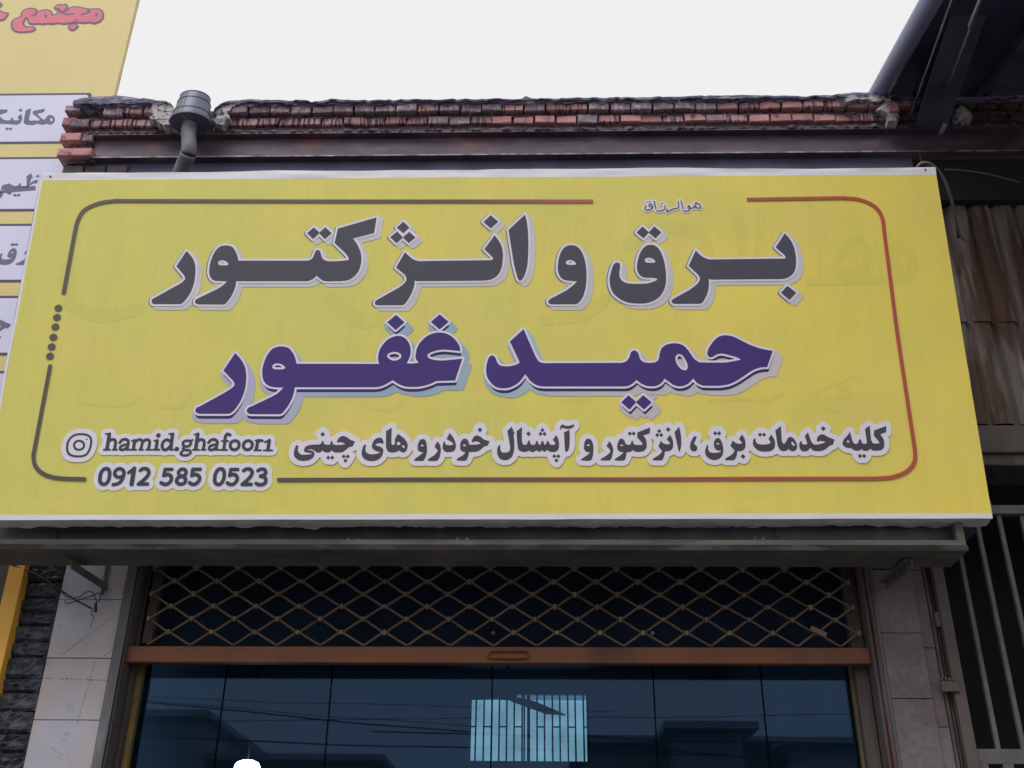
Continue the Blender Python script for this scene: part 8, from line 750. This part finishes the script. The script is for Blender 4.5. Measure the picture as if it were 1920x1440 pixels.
while z < 3.2:
    hh = RND.choice((.058, .068, .074, .085, .094))
    x = PL0-.003-(.192/2)
    x -= 0.0
    k = 0
    while x > -3.2:
        o = link('stone', RND.choice(SM), core, (x, .008+RND.uniform(-.010, .010), z+hh/2)); o.scale = (1, RND.uniform(.8, 1.3), hh/.0725); o.rotation_euler = (0, RND.uniform(-.01, .01), RND.uniform(-.03, .03))
        x -= .194; k += 1
    z += hh; row += 1
tag(MB().box(xo0, xo1, -.06, .0, 0, 3.3, .002).out('orange_post', M_ORANGE), 'flat orange yellow post in front of the black stone wall at far left', 'post')
door = tag(MB().box(-4.2, xo0-.002, -.03, .02, 0, 3.3).out('dark_door', mat('dark_brown_door', (.05, .035, .03), .6, var=.2)), 'dark brown door left of the orange post', 'door')

LYY = .06
def lf(x, z, n=0.0): return Vector((x, LYY-n, z))
tall = empty('tall_banner', (-2.9, .06, 3.6), 'tall faded yellow banner with red word and white text boxes behind the parapet', 'banner')
XE = -2.372
V = []; F = []; n = 80
for i in range(n+1):
    zz = 3.5+(7.6-3.5)*i/n; e = fbm((zz, 3, 1), 5, 3)*.004
    V += [(-4.6, LYY, zz), (XE-.06, LYY, zz), (XE+e, LYY+.001, zz), (XE+e, LYY+.03, zz)]
for i in range(n):
    for k in range(3): F.append((i*4+k, i*4+k+1, i*4+k+5, i*4+k+4))
obj('banner_cloth', V, F, M_VOLD, tall)
MB().box(-4.6, XE-.02, LYY+.032, LYY+.07, 3.5, 7.6).out('frame', M_RAIL, tall)
for i, (zt, zb) in enumerate(((5.827, 5.462), (5.370, 5.005), (4.925, 4.560), (4.480, 4.135), (4.05, 3.70))):
    x0, x1 = -4.5, -2.497; t_ = .0155
    bmx = MB()
    V = []; F = []
    c_ = .03
    for off, nn in ((0, .0012), (t_, .0024)):
        pts = [(x0, zb+off), (x1-off, zb+off), (x1-off, zt-off-.012), (x1-off-.012, zt-off), (x0, zt-off)]
        obj('box_border' if off == 0 else 'white_box', [lf(x, zz, nn) for x, zz in pts], [tuple(range(5))], I_BOX if off == 0 else M_VWHT, tall)
flat('letter_outline', 'left_red_line', .002, I_REDL, tall, lf); flat('red_word', 'left_red', .003, I_RED, tall, lf)
flat('letter', 'left_letter', .0036, I_LEFT, tall, lf, split=True)

# ------------------------------------------------------------------ metal canopy at the upper right
CS = math.tan(math.radians(11.8))
c0 = at(1636, 172, -.10); cdz = -CS
def cp(x, y, dz=0.0): return Vector((x, y, c0.z+.03+(y+.10)*CS+dz))
can = empty('metal_canopy', (c0.x+1.4, -1, 5.6), 'dark metal canopy sloping out from the wall at upper right', 'canopy')
yf = -4.1  # canopy carried on unseen beyond the frame to shade the right side
x0c = c0.x+.045
obj('soffit', [cp(x, y, dz) for dz in (0, .03) for x, y in ((x0c, .25), (6.5, .25), (6.5, yf), (x0c, yf))], [(0, 1, 2, 3), (7, 6, 5, 4), (0, 4, 5, 1), (1, 5, 6, 2), (2, 6, 7, 3), (3, 7, 4, 0)], M_CANOPY, can)
MB().tube([cp(c0.x+.045, .24, -.015), cp(c0.x+.045, yf, -.015)], .05, 20).out('rolled_edge', M_GUT, can, True)
for k in range(6):
    xx = x0c+.55+k*.62
    MB().bar(cp(xx, .2, -.03), cp(xx, yf, -.03), .04, .05).out('rib', M_JOIST, can)
ja = at(1738, 222, -.02)
def ibeam(a, d, L, wf, hf, name):
    a = Vector(a); d = Vector(d).normalized(); e = a+d*L; mb = MB(); up = Vector((0, 0, 1))
    r_ = d.cross(up).normalized(); u_ = r_.cross(d)
    mb.bar(a, e, .008, hf); mb.bar(a+u_*hf/2, e+u_*hf/2, wf, .009); mb.bar(a-u_*hf/2, e-u_*hf/2, wf, .009); return mb.out(name, M_JOIST, can)
ibeam(ja, (-.03, -1, .16), 1.5, .17, .17, 'cantilever_joist')
ibeam(at(2060, 200, -.02), (0, -1, .16), 1.5, .13, .15, 'cantilever_joist')
mb = MB(); p1, p2 = at(1703, 230, -.07), at(1789, -10, -1.15); mb.bar(p1, p2, .008, .018); mb.out('joist_edge_streak', M_LIP, can)  # thin bar added in place of the lit lower flange edge
mb = MB(); p1, p2 = at(1817, 50, -.95), at(1840, -6, -1.3); mb.bar(p1, p2, .008, .018); mb.out('joist_edge_streak', M_BAR, can)  # thin bar added in place of a highlight streak on the joist
mb = MB(); p1, p2 = at(1776, 168, -.3), at(1838, 4, -1.1); mb.bar(p1, p2, .006, .02); mb.out('joist_edge_streak', M_JOIST, can)

# ------------------------------------------------------------------ neighbour on the right
nr = empty('right_shop', (2.9, .2, 0), 'neighbouring shop front at right with rusty corrugated sheet above a dark gate', 'building')
sx0 = PR2+.012
# corrugated sheets
def corr(name, xa, xb, zb, zt, Y, m, ph=0.0, lean=.0):
    prof = [(0, 0), (.040, .004), (.084, 0), (.092, -.022), (.108, -.022), (.118, 0)]
    P = []; x = xa+ph
    while x < xb:
        for u, d in prof[:-1]:
            P.append((x+u, Y-d))
        x += .118
    V = []; F = []; nz = 10
    for j in range(nz+1):
        zz = zb+(zt-zb)*j/nz
        for x_, y_ in P: V.append((x_+.003*fbm((x_, zz, 1), 3)+lean*(zz-zb), y_+.003*fbm((x_, zz, 7), 4), zz+(.006*fbm((x_*3, 1, 1), 5) if j in (0, nz) else 0)))
    n_ = len(P)
    for j in range(nz):
        for i in range(n_-1): F.append((j*n_+i, j*n_+i+1, (j+1)*n_+i+1, (j+1)*n_+i))
    o = obj(name, V, F, m, nr); md = o.modifiers.new('t', 'SOLIDIFY'); md.thickness = .0015; return o
z_top = zat(1880, 386, .08); z_bot = zat(1880, 794, .08); z_mid = zat(1880, 603, .08)
corr('corrugated_sheet', sx0, 6.0, z_bot, z_mid+.03, .085, M_RUST)
corr('corrugated_sheet', sx0, 6.0, z_mid, z_top, .078, M_RUST, .006)
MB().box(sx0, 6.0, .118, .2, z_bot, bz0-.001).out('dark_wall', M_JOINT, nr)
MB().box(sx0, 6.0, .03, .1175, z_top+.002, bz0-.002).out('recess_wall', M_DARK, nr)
hb1, hb0 = zat(1880, 797, .0), zat(1880, 848, .0)
MB().box(PR2-.15, 6.0, .0, .25, hb0, hb1, .004).out('header_beam', M_BROWN, nr)
hb2 = zat(1880, 872, .02)
MB().box(PR2-.15, 6.0, .02, .25, hb2, hb0-.001, .003).out('header_beam', M_GUIDR, nr)
MB().box(PR2-.15, 6.0, .012, .02, hb2-.006, hb2).out('header_edge', M_LIP, nr)
# post with a gap and hinge beside the stone pier
q0, q1, q2, q3 = vx(1762, 1250, 0), vx(1771, 1250, 0), vx(1778, 1250, 0), vx(1803, 1250, -.02)
MB().box(q0+.003, q1-.003, .01, .05, .13, ZT, .002).out('door_post', M_GUIDR, nr)
MB().box(q1+.004, q2-.003, .02, .05, .13, ZT, .002).out('door_post', M_GUIDR, nr)
MB().box(q2, q3, -.02, .06, .13, ZT, .003).out('door_post', M_BROWN, nr)
MB().box(q0, q3, .0605, .3, .13, ZT+.05).out('jamb', M_DARK, nr)
ha = at(1764, 1277, -.03); hb = at(1800, 1297, -.03)
hn = MB().box(ha.x, hb.x, -.034, -.0205, hb.z, ha.z, .002).out('hinge_plate', M_BROWN, nr)
for k in range(7):
    p_ = Vector((RND.uniform(ha.x, ha.x+.05), -.03, ha.z+RND.uniform(-.002, .012))); MB().box(p_.x-.006, p_.x+.006, -.036, -.018, p_.z-.005, p_.z+.006, .002).out('weld_bead', M_BROWN, hn)
hz = zat(1757, 1160, -.02)
MB().tube([Vector(((q1+q2)/2, .0, hz-.03)), Vector(((q1+q2)/2, .0, hz+.03))], .014, 10).out('hinge', M_GUIDR, nr)
# gate
gate = empty('barred_gate', (2.7, .05, .13), 'grey vertical bar gate before a dark interior at lower right', 'gate')
gy = .03
gzt = zat(1880, 966, gy); gzb = zat(1880, 1406, gy)
MB().box(q3+.01, 6.0, gy-.02, gy+.02, gzt-.001, gzt+.04, .002).out('top_rail', M_BAR, gate)
base = xat(1802, 1052, gy); p_g = (xat(1890, 1052, gy)-base)/2
for k in range(0, 26):
    X = base+k*p_g
    MB().box(X-.009, X+.009, gy-.009, gy+.009, gzb, gzt-.0015, .0015).out('gate_bar', M_BAR, gate)
mb = MB(); mb.box(q3+.004, 6.0, gy-.02, gy+.01, gzb-.055, gzb); mb.box(q3+.004, 6.0, gy-.02, gy+.01, .2, gzb-.09)
for k in range(34):
    X = q3+.004+k*.0975; mb.box(X, X+.04, gy-.02, gy+.01, gzb-.09+.0005, gzb-.055-.0005)
mb.out('slotted_plate', M_BAR, gate)
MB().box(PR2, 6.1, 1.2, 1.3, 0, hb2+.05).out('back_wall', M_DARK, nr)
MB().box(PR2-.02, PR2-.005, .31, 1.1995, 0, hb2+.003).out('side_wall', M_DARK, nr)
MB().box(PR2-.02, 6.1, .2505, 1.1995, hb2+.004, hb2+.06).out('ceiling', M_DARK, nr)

# ------------------------------------------------------------------ cables
def cable(name, pts, r_, m, label, cat='cable', group=None, k=8):
    o = MB().tube(curve(pts, k), r_, 6).out(name, m, None, True); return tag(o, label, cat, group)
cable('cable', [at(1716, 318, -.30), at(1728, 306, -.32), at(1746, 308, -.32), at(1768, 332, -.28), at(1783, 372, -.2), at(1792, 410, -.1), at(1800, 440, .0), at(1813, 452, .03)], .0075, M_WIREG, 'grey cable looping over the upper right corner of the banner')
cable('cable', [at(1724, 288, -.05), at(1729, 304, -.25), at(1741, 311, -.32), at(1764, 326, -.29), at(1779, 350, -.24), at(1790, 396, -.12), at(1797, 446, .02)], .0055, M_WIRE, 'black cable twisted beside the grey one at upper right')
cable('cable', [at(1772, 318, -.2), at(1800, 319, -.15), at(1850, 326, -.1), at(1912, 342, -.02)], .0035, M_WIREG, 'single thin grey wire running right from the banner corner')
tie = at(1780, 349, -.235); tag(MB().tube([tie+Vector((-.013, 0, .006)), tie+Vector((.013, -.006, -.004))], .005, 6).out('cable_tie', M_LIP), 'pale tie holding the cable bundle right of the banner', 'cable tie')
cable('cable', [at(20, 1058, -.06), at(70, 1078, -.05), at(113, 1106, -.035), at(140, 1124, -.025), at(172, 1141, -.012)], .004, M_WIRE, 'thick black cable slanting across the marble pier')
cable('cable', [at(113, 1106, -.03), at(125, 1119, -.04), at(146, 1120, -.04), at(160, 1111, -.04), at(171, 1109, -.04), at(177, 1117, -.03), at(181, 1128, -.03), at(179, 1134, -.03)], .0024, M_WIRE, 'black wire arching up from the slanting cable on the pier')
cable('cable', [at(121, 1126, -.03), at(128, 1131, -.03), at(150, 1124, -.03), at(170, 1118, -.04), at(186, 1112, -.04), at(188, 1120, -.03), at(184, 1130, -.03)], .0024, M_WIRE, 'lower black wire with a hooked end on the pier')
cable('cable', [at(173, 1142, -.012), at(171, 1152, -.012), at(176, 1158, -.012), at(173, 1166, -.012), at(168, 1176, -.01)], .0013, M_WIRE, 'thin frayed wire hanging under the black plug')
pl = at(179, 1139, -.03); tag(MB().tube([pl+Vector((-.002, 0, .018)), pl+Vector((.003, 0, -.018))], lambda t: .006+.002*t, 8).out('plug', M_WIRE), 'small black connector hanging on the marble pier', 'plug')

# ------------------------------------------------------------------ across the street (seen mirrored in the glass)
def mir(x, y, D): p_ = at(x, y, 2*GY+D); return Vector((p_.x, -D, p_.z))
def house(pxl, pxr, pyt, D, m, label, roof=None, depth=6.0):
    a, c_ = mir(pxl, pyt, D), mir(pxr, pyt, D); x0, x1 = sorted((a.x, c_.x)); h_ = a.z
    t_ = empty('house', ((x0+x1)/2, -D-depth/2, 0), label, 'house')
    MB().box(x0, x1, -D-depth, -D, 0, h_).out('wall', m, t_)
    MB().box(x0-.25, x1+.25, -D-depth-.2, -D+.3, h_+.001, h_+.12).out('roof', M_HOUSE[0], t_)
    nwin = max(1, int((x1-x0)/2.2))
    for i in range(nwin):
        X = x0+(x1-x0)*(i+.5)/nwin; f = MB().box(X-.45, X+.45, -D, -D+.04, h_*.45, h_*.45+1.1).out('window', M_BAR, t_); MB().box(X-.38, X+.38, -D+.041, -D+.05, h_*.45+.07, h_*.45+1.03).out('pane', M_DARK, f)
    return t_
house(1270, 1390, 1371, 14, M_HOUSE[0], 'small raised dark house mirrored low in the right glass panes')
house(1100, 1440, 1396, 15.5, M_HOUSE[1], 'long low house mirrored behind the raised one')
house(235, 372, 1347, 16, M_HOUSE[0], 'dark house mirrored in the left glass pane')
house(385, 700, 1428, 17, M_HOUSE[1], 'low brick house mirrored below the left cables')
house(1480, 1800, 1400, 15, M_HOUSE[0], 'grey house mirrored in the far right pane')
CL = ['overhead cable mirrored as a dark line left of the lit window', 'lower overhead cable mirrored near the lamp, left of the window', 'overhead cable mirrored just above the low house on the right', 'thin overhead cable mirrored in the second glass pane from the left', 'topmost thin overhead cable mirrored at upper left of the glass', 'thin overhead cable mirrored to the right of the lit window']
for k, (pa_, pb_) in enumerate((((420, 1330), (900, 1374)), ((400, 1386), (900, 1402)), ((1100, 1382), (1440, 1391)), ((430, 1326), (760, 1352)), ((330, 1308), (700, 1320)), ((1000, 1345), (1600, 1338)))):
    a, c_ = mir(*pa_, 9.0), mir(*pb_, 9.0); mid = (a+c_)/2+Vector((0, 0, -.02)); a2 = a+(a-c_)*1.2; c2_ = c_+(c_-a)*1.2
    cable('overhead_cable', [a2, a, mid, c_, c2_], .009 if k < 3 else .004, M_WIRE, CL[k], 'cable', 'overhead cables mirrored in the shop glass')
